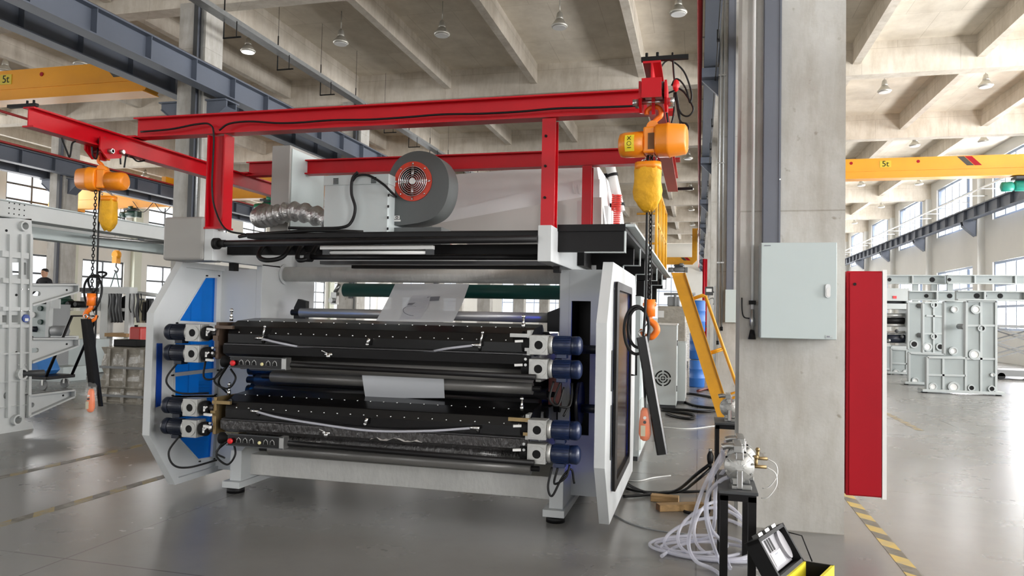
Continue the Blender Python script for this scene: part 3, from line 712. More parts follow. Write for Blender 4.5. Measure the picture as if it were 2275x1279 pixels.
# octagonal guard doors
def octa(y0, y1, cy, cz0, cz1, z0, z1): return [(y0 + cy, z0), (y1 - cy * 0.3, z0), (y1, z0 + cz0), (y1, z1 - cz1 * 0.6), (y1 - cy * 0.3, z1), (y0 + cy, z1), (y0, z1 - cz1), (y0, z0 + cz0)]
GL = -4.36
def yz(px, py, x=GL):
    p = AX(px, py, x); return (p.y, p.z)
wins = [[yz(*q) for q in l] for l in (
    [(456, 617), (481, 617), (478, 716), (398, 712)],
    [(389, 735), (479, 737), (478, 818), (387, 828)],
    [(388, 836), (476, 826), (474, 878), (388, 878)],
    [(388, 884), (474, 882), (474, 960), (470, 1014), (440, 1019), (388, 962)])]
outer = octa(5.05, 7.4, 0.33, 0.47, 0.45, 0.08, 2.0)
gd = obj('guard_door', MB().plate(outer, wins, fx(GL - 0.04, GL)), PW, press)
for l in wins:
    obj('guard_window', MB().plate(l, [], fx(GL - 0.022, GL - 0.016)), 'blue_acrylic', gd)
    cy_, cz_ = sum(p[0] for p in l) / len(l), sum(p[1] for p in l) / len(l)
    big = [(cy_ + (a - cy_) * 1.07 + (0.012 if a > cy_ else -0.012), cz_ + (b - cz_) * 1.05 + (0.01 if b > cz_ else -0.01)) for a, b in l]
    obj('window_frame', MB().plate(big, [l], fx(GL, GL + 0.008)), PW, gd)
    for a, b in big: obj('screw', MB().cyl((GL, a, b), (GL + 0.018, a, b), 0.007, n=8), 'black_matte', gd)
inn = [(5.42 if i in (0, 5) else (5.10 if i in (6, 7) else a), b + (0.05 if b < 1 else -0.05) if i in (0, 1, 4, 5) else b) for i, (a, b) in enumerate(outer)]
obj('edge_rim', MB().plate(outer, [[(min(a, 7.33), b) for a, b in inn]], fx(GL, GL + 0.03)), PW, gd)
obj('edge_strip', MB().plate([yz(341, 762), yz(353, 762), yz(350, 900), yz(339, 904)], [], fx(GL + 0.03, GL + 0.036)), 'guard_blue', gd, label='narrow blue strip')
GR = -0.66
hole = rect(5.46, 0.36, 6.6, 1.8)
gr = obj('guard_door', MB().plate(outer, [hole], fx(GR, GR + 0.045)), PW, press)
X1 = GR + 0.045
obj('guard_window', MB().plate(rrect(5.42, 0.3, 6.66, 1.86, 0.05), [], fx(X1, X1 + 0.01)), 'smoked_acrylic', gr, label='smoked blue acrylic window')
obj('window_frame', MB().plate(rrect(5.42, 0.3, 6.66, 1.86, 0.05), [rrect(5.56, 0.36, 6.6, 1.8, 0.04)], fx(X1 + 0.01, X1 + 0.03)), 'black_paint', gr)
for z0_, z1_ in ((0.55, 0.95), (1.05, 1.35)): obj('side_slot', MB().plate(rrect(5.34, z0_, 5.38, z1_, 0.015), [], fx(X1, X1 + 0.006)), 'dark_grey', gr)
obj('edge_rim', MB().plate(outer, [[(min(a, 7.33), b) for a, b in inn]], fx(GR - 0.03, GR)), PW, gr)
obj('handle', MB().tube([(X1, 6.95, 1.25), (X1 + .05, 6.95, 1.25), (X1 + .05, 6.95, 1.05), (X1, 6.95, 1.05)], 0.01, 8), 'black_paint', gr)
# feet
for x in (XL - 0.005, XR + 0.03):
    obj('foot_beam', MB().plate([(5.6, 0.1), (6.9, 0.1), (6.9, 0.36), (5.95, 0.52), (5.6, 0.36)], [], fx(x - 0.02, x + 0.09)), PW, press, 0.004)
    obj('base_plate', B(x - 0.06, 5.55, 0.045, x + 0.11, 7.0, 0.1), PW, press, 0.003)
    for y in (5.62, 6.85): obj('levelling_pad', MB().cyl((x + 0.03, y, 0), (x + 0.03, y, 0.045), 0.075, n=18).cyl((x + 0.03, y, 0.03), (x + 0.03, y, 0.17), 0.014, n=8), 'rubber', press)
obj('lower_cross_beam', B(XL + 0.08, 5.74, 0.13, XR, 6.2, 0.31), 'wrapped_white', press, 0.006, label='white cross beam still wrapped in clear film')
obj('lower_back_plate', B(XL, 6.55, 0.2, XR, 6.6, 0.55), PW, press)
obj('drip_pan', MB().box(XL + 0.1, 5.35, 0.53, XR - 0.02, 6.3, 0.545).box(XL + 0.1, 5.35, 0.545, XR - 0.02, 5.36, 0.6), 'cream_panel', press)
# rollers behind the decks
def roll(name, y, z, r, m, x0=XL + 0.02, x1=XR - 0.02, jr=None, label=None):
    o = obj(name, MB().cyl((x0, y, z), (x1, y, z), r, n=32), m, press, label=label)
    if jr: obj('journal', MB().cyl((x0 - 0.09, y, z), (x1 + 0.06, y, z), jr, n=14), 'black_paint', o)
    return o
r_ = roll('idler_roller', 6.32, 1.945, 0.072, 'wrapped_white', label='film wrapped white idler roller')
for x in (XL, XR): obj('flange', MB().cyl((x - 0.02 if x > -2 else x, 6.32, 1.945), (x if x > -2 else x + 0.02, 6.32, 1.945), 0.1, n=24), PW, r_)
roll('rubber_roller', 7.0, 1.82, 0.07, 'green_roll', XL + 0.3, XR, label='dark green rubber covered roller')
roll('steel_roller', 6.0, 1.575, 0.042, 'steel_roll', -3.55, -1.2, 0.028, label='polished steel roller')
roll('plate_cylinder', 5.48, 1.42, 0.105, 'roll_dark', XL + 0.3, XR - 0.05, 0.05)
roll('plate_cylinder', 5.48, 0.85, 0.105, 'roll_dark', XL + 0.3, XR - 0.05, 0.05)
roll('drum_roller', 5.72, 1.06, 0.1, 'roll_black', XL + 0.15, XR - 0.02, 0.05)
roll('drum_roller', 5.62, 0.98, 0.05, 'roll_dark', XL + 0.2, XR - 0.02, 0.03)
roll('drum_roller', 5.85, 0.86, 0.12, 'roll_black', XL + 0.05, XR - 0.02, 0.05)
roll('drum_roller', 5.85, 1.2, 0.08, 'roll_black', XL + 0.05, XR - 0.02, 0.05)
roll('drum_roller', 5.9, 0.62, 0.07, 'roll_black', XL + 0.05, XR - 0.02, 0.05)
for y, z in ((5.74, 1.19), (5.8, 1.0), (5.74, 0.72)): roll('tie_bar', y, z, 0.012, 'steel_roll', XL, XR)
obj('dark_backing', B(XL, 6.3, 0.6, XR, 6.32, 1.42), 'black_paint', press)  # black sheet added to keep the inside behind the rollers dark
obj('roller_bracket', MB().plate([(-3.62, 1.48), (-3.5, 1.48), (-3.5, 1.68), (-3.58, 1.7), (-3.62, 1.62)], [], fy(6.0, 6.06)), 'black_paint', press)
obj('roller_bracket', MB().plate([(XR - 0.1, 1.46), (XR, 1.46), (XR, 1.66), (XR - 0.1, 1.62)], [], fy(5.94, 6.06)), 'black_paint', press)
obj('clamp', MB().box(-3.52, 6.5, 1.66, -3.46, 6.56, 1.78).cyl((-3.49, 6.5, 1.7), (-3.49, 6.44, 1.7), 0.025).cyl((-3.49, 6.53, 1.78), (-3.44, 6.53, 1.86), 0.02), 'steel', press)
# deck by deck: doctor chamber, pan, rollers, hoses, gear motors
X0, X1d = -3.60, -1.13
def deck(dz, lower):
    z = lambda v: v + dz
    y0_ = 4.97
    ch = obj('doctor_chamber', MB().plate([(5.34, z(1.525)), (5.10, z(1.505)), (5.0, z(1.46)), (4.98, z(1.40)), (4.985, z(1.33)), (5.1, z(1.30)), (5.34, z(1.30))], [], lambda a, b, t: V((X0 + 0.02 if t == 0 else X1d, a, b))), 'black_gloss', press, 0.004)
    for yy, zz in ((5.095, 1.503), (4.984, 1.415)):
        rv = MB()
        for k in range(22):
            x = X0 + 0.12 + k * 0.108; rv.ball((x, yy, z(zz)), 0.007, 6)
        obj('rivet_row', rv, 'chrome', ch, stuff=True)
    obj('chamber_lip', MB().plate([(5.0, z(1.335)), (4.965, z(1.325)), (4.965, z(1.318)), (5.1, z(1.32))], [], lambda a, b, t: V((X0 if t == 0 else X1d, a, b))), 'roll_dark', press)
    pan = obj('ink_pan', MB().plate([(4.955, z(1.315)), (4.96, z(1.25)), (5.05, z(1.21)), (5.2, z(1.22)), (5.2, z(1.24)), (5.06, z(1.235)), (4.98, z(1.265)), (4.97, z(1.315))], [], lambda a, b, t: V((X0 if t == 0 else X1d, a, b))), 'wrapped_dark' if lower else 'black_paint', press)
    roll('metering_roller', 5.12, z(1.165), 0.055, 'roll_grey' if not lower else 'wrapped_dark', X0 + 0.15, X1d - 0.02, 0.03)
    roll('idler_roller', 5.26, z(1.055), 0.045, 'roll_grey', X0 + 0.25, X1d - 0.05, 0.02)
    bar_ = obj('control_bar', MB().cyl((-3.52, 4.9, z(1.19)), (X1d + 0.05, 4.9, z(1.17)), 0.02, n=14), 'black_paint', press)
    obj('end_knob', MB().lathe([(0, 0.03), (0.01, 0.045), (0.03, 0.045), (0.05, 0.028), (0.09, 0.022)], (-3.56, 4.9, z(1.19)), (1, 0, 0), 18), 'black_matte', bar_)
    # operator strip
    sp = obj('control_strip', B(-3.44, 4.83, z(1.155), -3.0, 4.875, z(1.235)), 'black_gloss', press, 0.003, label='black operator strip with red stop button')
    obj('strip_bracket', MB().box(-3.005, 4.83, z(1.15), -2.965, 4.9, z(1.24)), 'steel', sp)
    obj('strip_rim', MB().box(-3.45, 4.826, z(1.15), -2.97, 4.83, z(1.157)).box(-3.45, 4.826, z(1.233), -2.97, 4.83, z(1.24)), 'dark_grey', sp)
    obj('stop_button', MB().lathe([(0, 0.012), (0.012, 0.012), (0.014, 0.021), (0.026, 0.021), (0.03, 0.012)], (-3.405, 4.83, z(1.188)), (0, -1, 0), 16), 'red_plastic', sp)
    obj('lamp_button', MB().lathe([(0, 0.013), (0.008, 0.013), (0.012, 0.008)], (-3.165, 4.83, z(1.187)), (0, -1, 0), 14), 'cream_plastic', sp)
    for k, x in enumerate((-3.345, -3.29, -3.235, -3.115, -3.06)):
        obj('selector_knob', MB().lathe([(0, 0.012), (0.012, 0.01)], (x, 4.83, z(1.19)), (0, -1, 0), 10), 'black_matte', sp)
        tk = MB().tube([(x - 0.018, 4.829, z(1.178)), (x - 0.014, 4.829, z(1.203)), (x, 4.829, z(1.215)), (x + 0.014, 4.829, z(1.203)), (x + 0.018, 4.829, z(1.178))], 0.0018, 4)
        obj('scale_mark', tk, 'white_plastic', sp)
    # supply hose and fittings
    fits = []
    a = V((-3.30, 4.955, z(1.40))); b = V((-1.53, 4.955, z(1.375)))
    if lower: pts = [a, a.lerp(b, .12) - V((0, 0.02, .03)), a.lerp(b, .3) - V((0, .02, .055)), a.lerp(b, .55) - V((0, .02, .075)), a.lerp(b, .8) - V((0, .02, .045)), b]
    else:
        a = V((-3.28, 4.955, z(1.375))); pts = [a, a.lerp(b, .12) - V((0, .012, .035)), a.lerp(b, .25) - V((0, -.045, .07)), a.lerp(b, .5) - V((0, -.06, .09)), a.lerp(b, .75) - V((0, -.045, .07)), a.lerp(b, .88) - V((0, .012, .03)), b]
    ho = obj('supply_hose', MB().tube(spline(pts, 8), 0.009, 8), 'clear_tube', press)
    for q in (a, b):
        s = 1 if q.x > -2 else -1
        ft = MB().cyl(q - V((0.03, 0, 0)), q + V((0.04, 0, 0)), 0.013, n=10).cyl(q + V((0.02, 0, 0.0)), q + V((0.02, 0.03, -.035)), 0.011, n=10)
        if not lower: ft.cyl(q + V((0.03, 0, .0)), q + V((0.045, 0.0, .09)), 0.007, n=8).ball(q + V((0.046, 0, .09)), 0.012, 8)
        fits.append(ft)
    qm = V((-2.37, 4.95, z(1.355))); fits.append(MB().cyl(qm, qm + V((0.015, 0, 0.045)), 0.012, n=8).ball(qm, 0.014, 8))
    qd = V((-2.68, 4.95, z(1.27))); fits.append(MB().cyl(qd - V((.03, 0, 0)), qd + V((.03, 0, 0)), 0.014, n=10).cyl(qd, qd + V((-.05, -.02, .03)), 0.005, n=6).ball(qd - V((.0, .01, .012)), 0.018, 8))
    for ft in fits: obj('pipe_fitting', ft, 'chrome', ho)
    if lower:
        rag = MB(); n_ = 9; vs = [(-2.32 + 0.4 * i / n_ * 1, 4.93 + 0.02 * math.sin(i * 2.1) + 0.06 * j, z(1.247) + 0.012 * math.sin(i * 1.7 + j) + 0.015 * (1 - abs(i - 4.5) / 4.5) + j * .004) for j in range(3) for i in range(n_ + 1)]
        rag.add(vs, [(j * (n_ + 1) + i, j * (n_ + 1) + i + 1, (j + 1) * (n_ + 1) + i + 1, (j + 1) * (n_ + 1) + i) for j in range(2) for i in range(n_)], True)
        obj('wiping_cloth', rag, 'clear_bag', press, label='crumpled white cloth')
    # bearing brackets
    for side, xb in ((-1, X0 - 0.06), (1, X1d - 0.02)):
        br = obj('bearing_bracket', MB().box(xb - 0.012, 4.96, z(1.2), xb + 0.014, 5.3, z(1.49)).box(xb - 0.02, 5.3, z(1.1), xb + 0.02, 5.96, z(1.45)).box(xb - 0.05, 5.0, z(1.28), xb - 0.012, 5.1, z(1.35)), 'bronze_film' if (side < 0 and not lower) else 'brass' if side < 0 else 'aluminium_cast', press, 0.004)
        sbm = 'bronze_film' if not lower and side < 0 else 'aluminium_cast' if not lower else 'brass'
        obj('slide_block', MB().box(xb - 0.022, 4.94, z(1.345), xb + 0.022, 4.96, z(1.385)).box(xb - 0.01 if side < 0 else xb - 0.13, 4.94, z(1.44), xb + (0.15 if side < 0 else 0.02), 4.965, z(1.465)), sbm, br)
        obj('adjuster', MB().cyl((xb + 0.06 * -side, 5.05, z(1.5)), (xb + 0.06 * -side, 5.05, z(1.58)), 0.008, n=8).ball((xb + 0.06 * -side, 5.05, z(1.585)), 0.016, 8).cyl((xb + 0.06 * -side, 5.05, z(1.5)), (xb + 0.06 * -side, 5.05, z(1.54)), 0.014, n=8), 'chrome', br)
        obj('bolt', MB().cyl((xb - 0.01, 4.935, z(1.25)), (xb - 0.01, 4.92, z(1.25)), 0.01, n=8).cyl((xb - 0.01, 4.935, z(1.29)), (xb - 0.01, 4.92, z(1.29)), 0.01, n=8), 'steel', br)
    for zc in (1.39, 1.225):
        gearmotor(1, z(zc)); gearmotor(-1, z(zc) + (0.012 if not lower else 0.01))
def gearmotor(s, zc):
    """worm gearbox with a flange-mounted motor; s = +1 on the guard side with the shafts, -1 on the blue windows' side"""
    yf = 4.93
    xc = -1.07 if s > 0 else -3.86
    g = MB(); h = 0.068
    g.plate([(xc - h, zc - h), (xc + h * 0.9, zc - h), (xc + h * 0.9, zc + h), (xc - h, zc + h)], [circ(xc, zc, 0.04, 16)], fy(yf, yf + 0.02))
    g.box(xc - h, yf + 0.02, zc - h, xc + h * 0.9, yf + 0.12, zc + h)
    for k in range(8):
        t = PI / 8 + k * PI / 4; g.cyl((xc + 0.052 * math.cos(t), yf - 0.006, zc + 0.052 * math.sin(t)), (xc + 0.052 * math.cos(t), yf + 0.01, zc + 0.052 * math.sin(t)), 0.006, n=6)
    gb = obj('gearbox', g, 'aluminium_cast', press, 0.003, label='square cast aluminium worm gearbox')
    ring = MB()
    ring.plate(circ(xc, zc, 0.058, 24), [circ(xc, zc, 0.03, 24)], fy(yf - 0.008, yf))
    obj('flange_ring', ring, 'aluminium_cast', gb); obj('bore', MB().cyl((xc, yf - 0.004, zc), (xc, yf + 0.02, zc), 0.029, n=18), 'black_matte', gb)
    xm = xc + s * 0.07
    mt = 'motor_blue' if s > 0 else 'motor_navy'
    obj('motor_flange', MB().lathe([(0, 0.062), (0.015, 0.066), (0.03, 0.06)], (xm - s * 0.008, yf + 0.07, zc), (s, 0, 0), 20), 'aluminium_cast', gb)
    obj('motor', MB().lathe([(0.02, 0.056), (0.03, 0.062), (0.15, 0.062), (0.155, 0.058)], (xm, yf + 0.07, zc), (s, 0, 0), 22), mt, gb)
    fins = MB()
    for k in range(20):
        t = 2 * PI * k / 20; c, sn = math.cos(t), math.sin(t)
        fins.bar((xm + s * 0.035, yf + 0.07 + 0.064 * c, zc + 0.064 * sn), (xm + s * 0.145, yf + 0.07 + 0.064 * c, zc + 0.064 * sn), 0.003, 0.007, (0, c, sn))
    obj('cooling_fins', fins, mt, gb, stuff=True)
    obj('fan_cover', MB().lathe([(0.155, 0.064), (0.2, 0.066), (0.212, 0.058), (0.222, 0.04), (0.226, 0.012)], (xm, yf + 0.07, zc), (s, 0, 0), 22), mt, gb)
    obj('terminal_box', B(xm + s * 0.05, yf + 0.03, zc - 0.09, xm + s * 0.12, yf + 0.11, zc - 0.06), mt, gb, 0.004)
    x2 = xc - s * 0.07
    if s < 0:
        cp = MB().lathe([(0, 0.05), (0.02, 0.056), (0.05, 0.056), (0.06, 0.035)], (xc + 0.075, yf + 0.05, zc), (1, 0, 0), 18); obj('coupling_hub', cp, 'black_matte', gb)
        obj('star_knob', MB().bar((xc + 0.14, yf - 0.015, zc - 0.02), (xc + 0.14, yf - 0.015, zc + 0.02), 0.01, 0.01, (0, 1, 0)).bar((xc + 0.14, yf - 0.015, zc), (xc + 0.165, yf - 0.015, zc + 0.018), 0.01, 0.01, (0, 1, 0)), 'white_plastic', gb)
        obj('drive_shaft', MB().cyl((xc + 0.12, yf + 0.06, zc), (X0 - 0.08, yf + 0.06, zc), 0.026, n=14), 'roll_dark', gb)
        obj('grip', MB().bar((xc + 0.15, yf - 0.02, zc + (0.035 if zc % 0.4 > 0.2 else -0.04)), (xc + 0.215, yf - 0.03, zc + (0.03 if zc % 0.4 > 0.2 else -0.042)), 0.024, 0.018), 'white_plastic', gb)
    else:
        obj('coupling_hub', MB().cyl((xc - 0.07, yf + 0.06, zc), (xc - 0.125, yf + 0.06, zc), 0.055, n=18), 'black_matte', gb)
        obj('grip', MB().bar((xc - 0.11, yf - 0.01, zc + 0.025), (xc - 0.165, yf - 0.02, zc + 0.022), 0.022, 0.016), 'white_plastic', gb)
deck(0.0, False); deck(-0.585, True)
# motor cables
cab = [
    [(-4.02, 4.97, 1.16), (-4.08, 4.93, 1.05), (-4.06, 4.92, 0.98), (-3.98, 4.96, 0.92), (-3.9, 5.2, 0.9)],
    [(-3.75, 4.95, 1.18), (-3.72, 4.9, 1.06), (-3.62, 4.9, 1.06), (-3.55, 4.95, 1.16)],
    [(-3.6, 4.95, 1.13), (-3.64, 4.92, 1.03), (-3.52, 4.92, 0.98), (-3.46, 4.93, 1.06), (-3.52, 4.95, 1.13)],
    [(-3.55, 4.96, 1.16), (-3.66, 5.0, 1.02), (-3.8, 5.3, 0.9)],
    [(-3.98, 4.97, 0.58), (-4.04, 4.93, 0.46), (-3.98, 4.92, 0.36), (-3.88, 4.98, 0.34), (-3.8, 5.2, 0.36)],
    [(-3.58, 4.95, 0.55), (-3.6, 4.92, 0.46), (-3.5, 4.92, 0.4), (-3.44, 4.93, 0.48), (-3.48, 4.95, 0.58)],
    [(-3.52, 4.96, 0.58), (-3.66, 5.0, 0.47), (-3.8, 5.3, 0.36)],
    [(-0.97, 4.98, 1.14), (-0.99, 4.95, 1.02), (-0.93, 4.95, 0.98), (-0.9, 5.0, 1.1)],
    [(-0.92, 4.98, 1.14), (-0.96, 4.97, 1.0), (-0.86, 5.0, 0.97), (-0.86, 5.1, 1.12)],
    [(-0.97, 4.98, 0.55), (-0.99, 4.95, 0.42), (-0.96, 4.95, 0.36), (-0.9, 4.98, 0.48), (-0.84, 5.0, 0.54), (-0.82, 5.02, 0.44)],
    [(-0.93, 4.98, 0.55), (-0.95, 4.97, 0.44), (-0.87, 4.97, 0.49), (-0.85, 5.0, 0.57)],
    [(-0.9, 5.0, 0.9), (-0.86, 5.1, 1.02), (-0.9, 5.3, 1.1)]]
for c in cab: obj('motor_cable', MB().tube(spline(c, 7), 0.008, 7), 'rubber', press)
obj('brake_plate', B(-1.13, 5.6, 0.9, -1.03, 5.63, 1.12), 'copper_red', press, label='dark red brown plate')
# top of the press: black rails, tube light, film guides
rb = obj('front_rail', MB().cyl((-3.74, 5.05, 2.118), (XR, 5.05, 2.14), 0.026, n=16), 'black_paint', press)
obj('rail_flange', MB().cyl((-3.78, 5.05, 2.118), (-3.74, 5.05, 2.118), 0.046, n=20).cyl((-3.74, 5.05, 2.118), (-3.68, 5.05, 2.118), 0.03, n=16), 'black_matte', rb)
obj('top_rail', MB().box(-3.52, 5.1, 2.165, XR, 5.25, 2.2).box(-3.6, 5.2, 2.19, XR, 5.32, 2.22), 'black_paint', press, 0.004)
obj('top_rail', B(XL, 5.42, 2.06, XR, 5.5, 2.14), 'black_paint', press, 0.004)
rb = obj('guide_rail', MB().cyl((-3.06, 5.3, 2.03), (XR, 5.3, 2.03), 0.022, n=14), 'black_paint', press)
obj('rail_flange', MB().cyl((-3.1, 5.3, 2.03), (-3.05, 5.3, 2.03), 0.04, n=18), 'black_matte', rb)
obj('guide_rail', MB().box(-3.2, 5.7, 2.0, XR, 5.8, 2.03), 'roll_dark', press)
obj('guide_rail', B(-3.05, 6.0, 1.985, XR, 6.06, 2.04), 'black_paint', press)
tl = obj('tube_light', B(-2.88, 5.12, 2.075, -1.94, 5.17, 2.105), 'white_plastic', press, 0.004, label='white tube light fixture')
obj('tube', MB().cyl((-2.8, 5.145, 2.052), (-1.99, 5.145, 2.052), 0.014, n=12), 'white_plastic', tl)
for x in (-2.83, -1.97): obj('lamp_holder', B(x - 0.03, 5.13, 2.035, x + 0.03, 5.16, 2.075), 'dark_grey', tl)
for k, (xa, xb) in enumerate(((-3.56, -3.3), (-3.2, -3.05))):
    obj('header_hose', MB().tube(spline([(xa, 5.4, 2.14), (xa + .02, 5.3, 2.04), ((xa + xb) / 2, 5.25, 2.0), (xb - .02, 5.3, 2.03), (xb, 5.4, 2.14)], 6), 0.02, 8), 'rubber', press)
obj('header_hose', MB().tube(spline([(-3.66, 5.2, 2.19), (-3.5, 5.15, 2.2), (-3.2, 5.14, 2.215), (-2.95, 5.2, 2.235), (-2.6, 5.3, 2.23)], 7), 0.014, 8), 'rubber', press)

# ------------------------------------------------------------------ printed film running through the press
web = thing('film_web', (-2.4, 5.9, 1.5), 'white printed film web threaded through the press rollers', 'film')
def sheet(pts):
    """pts: list of (left point, right point) rows"""
    mb = MB(); vs = [p for r in pts for p in r]
    mb.add(vs, [(2 * i, 2 * i + 1, 2 * i + 3, 2 * i + 2) for i in range(len(pts) - 1)], True); return mb
wl_ = lambda px0, px1, py, y: (A(px0, py, y), A(px1, py, y))
rows = [wl_(929, 1060, 548, 7.3), wl_(905, 1059, 575, 6.45), wl_(898, 1058, 597, 6.28)]
obj('web_sheet', sheet(rows), 'film_web', web)
rows = [wl_(878, 1043, 630, 6.26), wl_(858, 1028, 672, 5.85), wl_(834, 1006, 715, 5.42)]
ws = obj('web_sheet', sheet(rows), 'film_web', web)
rows = [wl_(803, 985, 812, 5.18), wl_(803, 985, 822, 5.14), wl_(805, 986, 840, 5.15), wl_(809, 987, 868, 5.22), wl_(812, 988, 884, 5.27)]
obj('web_sheet', sheet(rows), 'film_web', web)
# faint printed image on the middle sheet
pr = mat('film_print', (186, 188, 198), 0.5, var=0.2, scale=16, var_rgb=(206, 208, 214))
def on_web(px, py):
    t = (py - 630) / (715 - 630); return A(px, py, 6.26 + (5.42 - 6.26) * t - 0.006)
obj('printed_image', MB().add([on_web(*q) for q in ((916, 656), (958, 655), (949, 686), (934, 708), (886, 710), (905, 676))], [(0, 1, 2, 3, 4, 5)]), 'film_print', ws)
pm = MB()
for l in ([(950, 659), (978, 658), (975, 667), (947, 669)], [(908, 673), (925, 672), (924, 677), (905, 678)]): pm.add([on_web(q[0], q[1]) - V((0, .003, 0)) for q in l], [(0, 1, 2, 3)])
pm.tube([on_web(918 + 22 * math.cos(t) - 4 * math.sin(t), 691 - 11 * math.sin(t)) for t in [PI * (0.35 + 1.1 * i / 12) for i in range(13)]], 0.004, 4)
obj('printed_mark', pm, 'print_grey', ws, stuff=True)


# ================================================================== RED HOIST GANTRY OVER THE PRESS
gan = thing('hoist_gantry', (-2.53, 5.6, 2.25), 'glossy red steel hoist gantry standing on the printing press', 'gantry')
YA, YBk = 5.2, 6.8
def hpost(x, y, z0, z1, w_=0.13, d=0.12):
    m = MB(); m.box(x - w_ / 2, y - d / 2, z0, x - w_ / 2 + 0.012, y + d / 2, z1); m.box(x + w_ / 2 - 0.012, y - d / 2, z0, x + w_ / 2, y + d / 2, z1); m.box(x - w_ / 2 + 0.012, y - 0.006, z0, x + w_ / 2 - 0.012, y + 0.006, z1); m.box(x - w_ / 2 - 0.01, y - d / 2 - 0.01, z0, x + w_ / 2 + 0.01, y + d / 2 + 0.01, z0 + 0.015); return m
def ppost(x, y, z0, z1, w_=0.11, d=0.12):
    m = MB(); m.box(x - w_ / 2, y - d / 2, z0, x + w_ / 2, y - d / 2 + 0.012, z1); m.box(x - w_ / 2, y + d / 2 - 0.012, z0, x + w_ / 2, y + d / 2, z1); m.box(x - 0.006, y - d / 2 + 0.012, z0, x + 0.006, y + d / 2 - 0.012, z1); return m
obj('post', hpost(-3.865, YA, 2.25, 3.03, 0.17), 'red_paint', gan); obj('post', ppost(-1.07, YA, 2.24, 3.03, 0.1), 'red_paint', gan)
obj('post', hpost(-4.33, YBk + .06, 2.25, 3.015, 0.1, 0.1), 'red_paint', gan); obj('outrigger', B(-4.42, YBk, 2.17, -4.02, YBk + .12, 2.25), 'red_paint', gan); obj('post', ppost(-1.03, YBk, 2.25, 3.01, 0.09), 'red_paint', gan)
for z in (2.45, 2.68, 2.9):
    obj('bolt', MB().cyl((-1.09, YA - 0.06, z), (-1.09, YA - 0.072, z), 0.01, n=8), 'black_matte', gan)
obj('cross_beam', MB().ibeam((-4.69, YA, 3.125), (-0.36, YA, 3.125), 0.12, 0.17), 'red_paint', gan)
obj('cross_beam', MB().ibeam((-4.69, YBk, 3.09), (-0.34, YBk, 3.09), 0.12, 0.15), 'red_paint', gan)
RLX, RRX = -4.75, -0.27
for x, y0_, y1_ in ((RLX, 4.2, 7.45), (RRX, 4.1, 7.6)):
    rw = obj('hoist_runway', MB().ibeam((x, y0_, 2.965), (x, y1_, 2.965), 0.1, 0.15), 'red_paint', gan)
    if x > -2: obj('end_stop', B(x - 0.055, y0_ - 0.012, 2.83, x + 0.055, y0_, 2.94), 'red_paint', rw)
    for y in (YA, YBk):
        obj('clamp_plate', B(x - 0.09, y - 0.07, 3.04, x + 0.09, y + 0.07, 3.055), 'red_paint', rw)
    dn = -1 if x < -2 else 1
    obj('cable_arm', MB().box(min(x - 0.06, x + dn * 0.2), y0_ + 0.0, 3.042, max(x + 0.06, x + dn * 0.2), y0_ + 0.03, 3.065), 'black_paint', rw)
    obj('bolt', MB().cyl((x - 0.03, y0_ + 0.015, 3.065), (x - 0.03, y0_ + 0.015, 3.09), 0.008, n=8).cyl((x + 0.03, y0_ + 0.015, 3.065), (x + 0.03, y0_ + 0.015, 3.09), 0.008, n=8), 'black_matte', rw)
yy = YA - 0.072
pts = [(-4.6, yy, 3.08), (-4.3, yy, 3.09), (-4.05, yy, 3.12), (-3.92, yy, 3.11), (-3.88, yy, 3.0), (-3.88, yy, 2.6), (-3.84, yy, 2.4), (-3.72, yy - .02, 2.24), (-3.55, yy, 2.2)]
obj('supply_cable', MB().tube(spline(pts, 7), 0.008, 6), 'rubber', gan)
pts = [(-3.83, yy, 3.06), (-3.74, yy, 3.11), (-3.55, yy, 3.12), (-3.3, yy, 3.095)] + [(-3.1 + .3 * k, yy, 3.09 + 0.006 * math.sin(k * 2.0)) for k in range(9)] + [(-0.42, yy, 3.085)]
obj('supply_cable', MB().tube(spline(pts, 6), 0.008, 6), 'rubber', gan)
# looped control cables hanging from the runways
def loops(pairs, r, parent, m='rubber'):
    for c in pairs:
        if parent is gan and c[0].x < -2: c = [V((p.x, p.y, min(p.z, 2.884))) for p in c]
        obj('hanging_cable', MB().tube(spline([V(q) for q in c], 8), r, 6), m, parent)
q = lambda px, py, y=4.6: A(px, py, y)
loops([[q(1462, 160), q(1478, 137), q(1494, 136), q(1520, 160), q(1536, 205), q(1533, 228), q(1525, 200), q(1512, 180), q(1500, 176), q(1492, 190)],
       [q(1506, 195), q(1520, 205), q(1535, 228), q(1540, 245), q(1528, 258), q(1512, 250), q(1500, 215)],
       [q(1500, 200), q(1480, 215), q(1484, 270), q(1490, 282)], [q(1500, 205), q(1510, 265), q(1525, 275), q(1530, 285), q(1520, 296)],
       [q(1498, 205), q(1497, 250), q(1490, 282)], [q(1502, 205), q(1508, 240), q(1512, 282)], [q(1494, 118, 4.15), q(1496, 150, 4.3), q(1498, 176, 4.5)]], 0.006, gan)
obj('cable_clamp', MB().ball(q(1502, 190), 0.028, 8, (0.8, 0.7, 1.5)), 'red_plastic', gan, label='red cable bundle clamp')
ql = lambda px, py, y=4.9: AX(px, py, RLX - 0.02)
loops([[AX(138, 280, RLX), AX(138, 310, RLX), AX(148, 335, RLX), AX(155, 348, RLX), AX(160, 320, RLX), AX(168, 295, RLX)],
       [AX(284, 322, RLX), AX(280, 345, RLX), AX(276, 372, RLX)], [AX(290, 325, RLX), AX(295, 350, RLX), AX(305, 358, RLX), AX(320, 350, RLX), AX(322, 334, RLX)],
       [AX(268, 318, RLX), AX(268, 365, RLX)], [AX(204, 325, RLX), AX(206, 345, RLX), AX(214, 352, RLX), AX(218, 326, RLX)]], 0.007, gan)
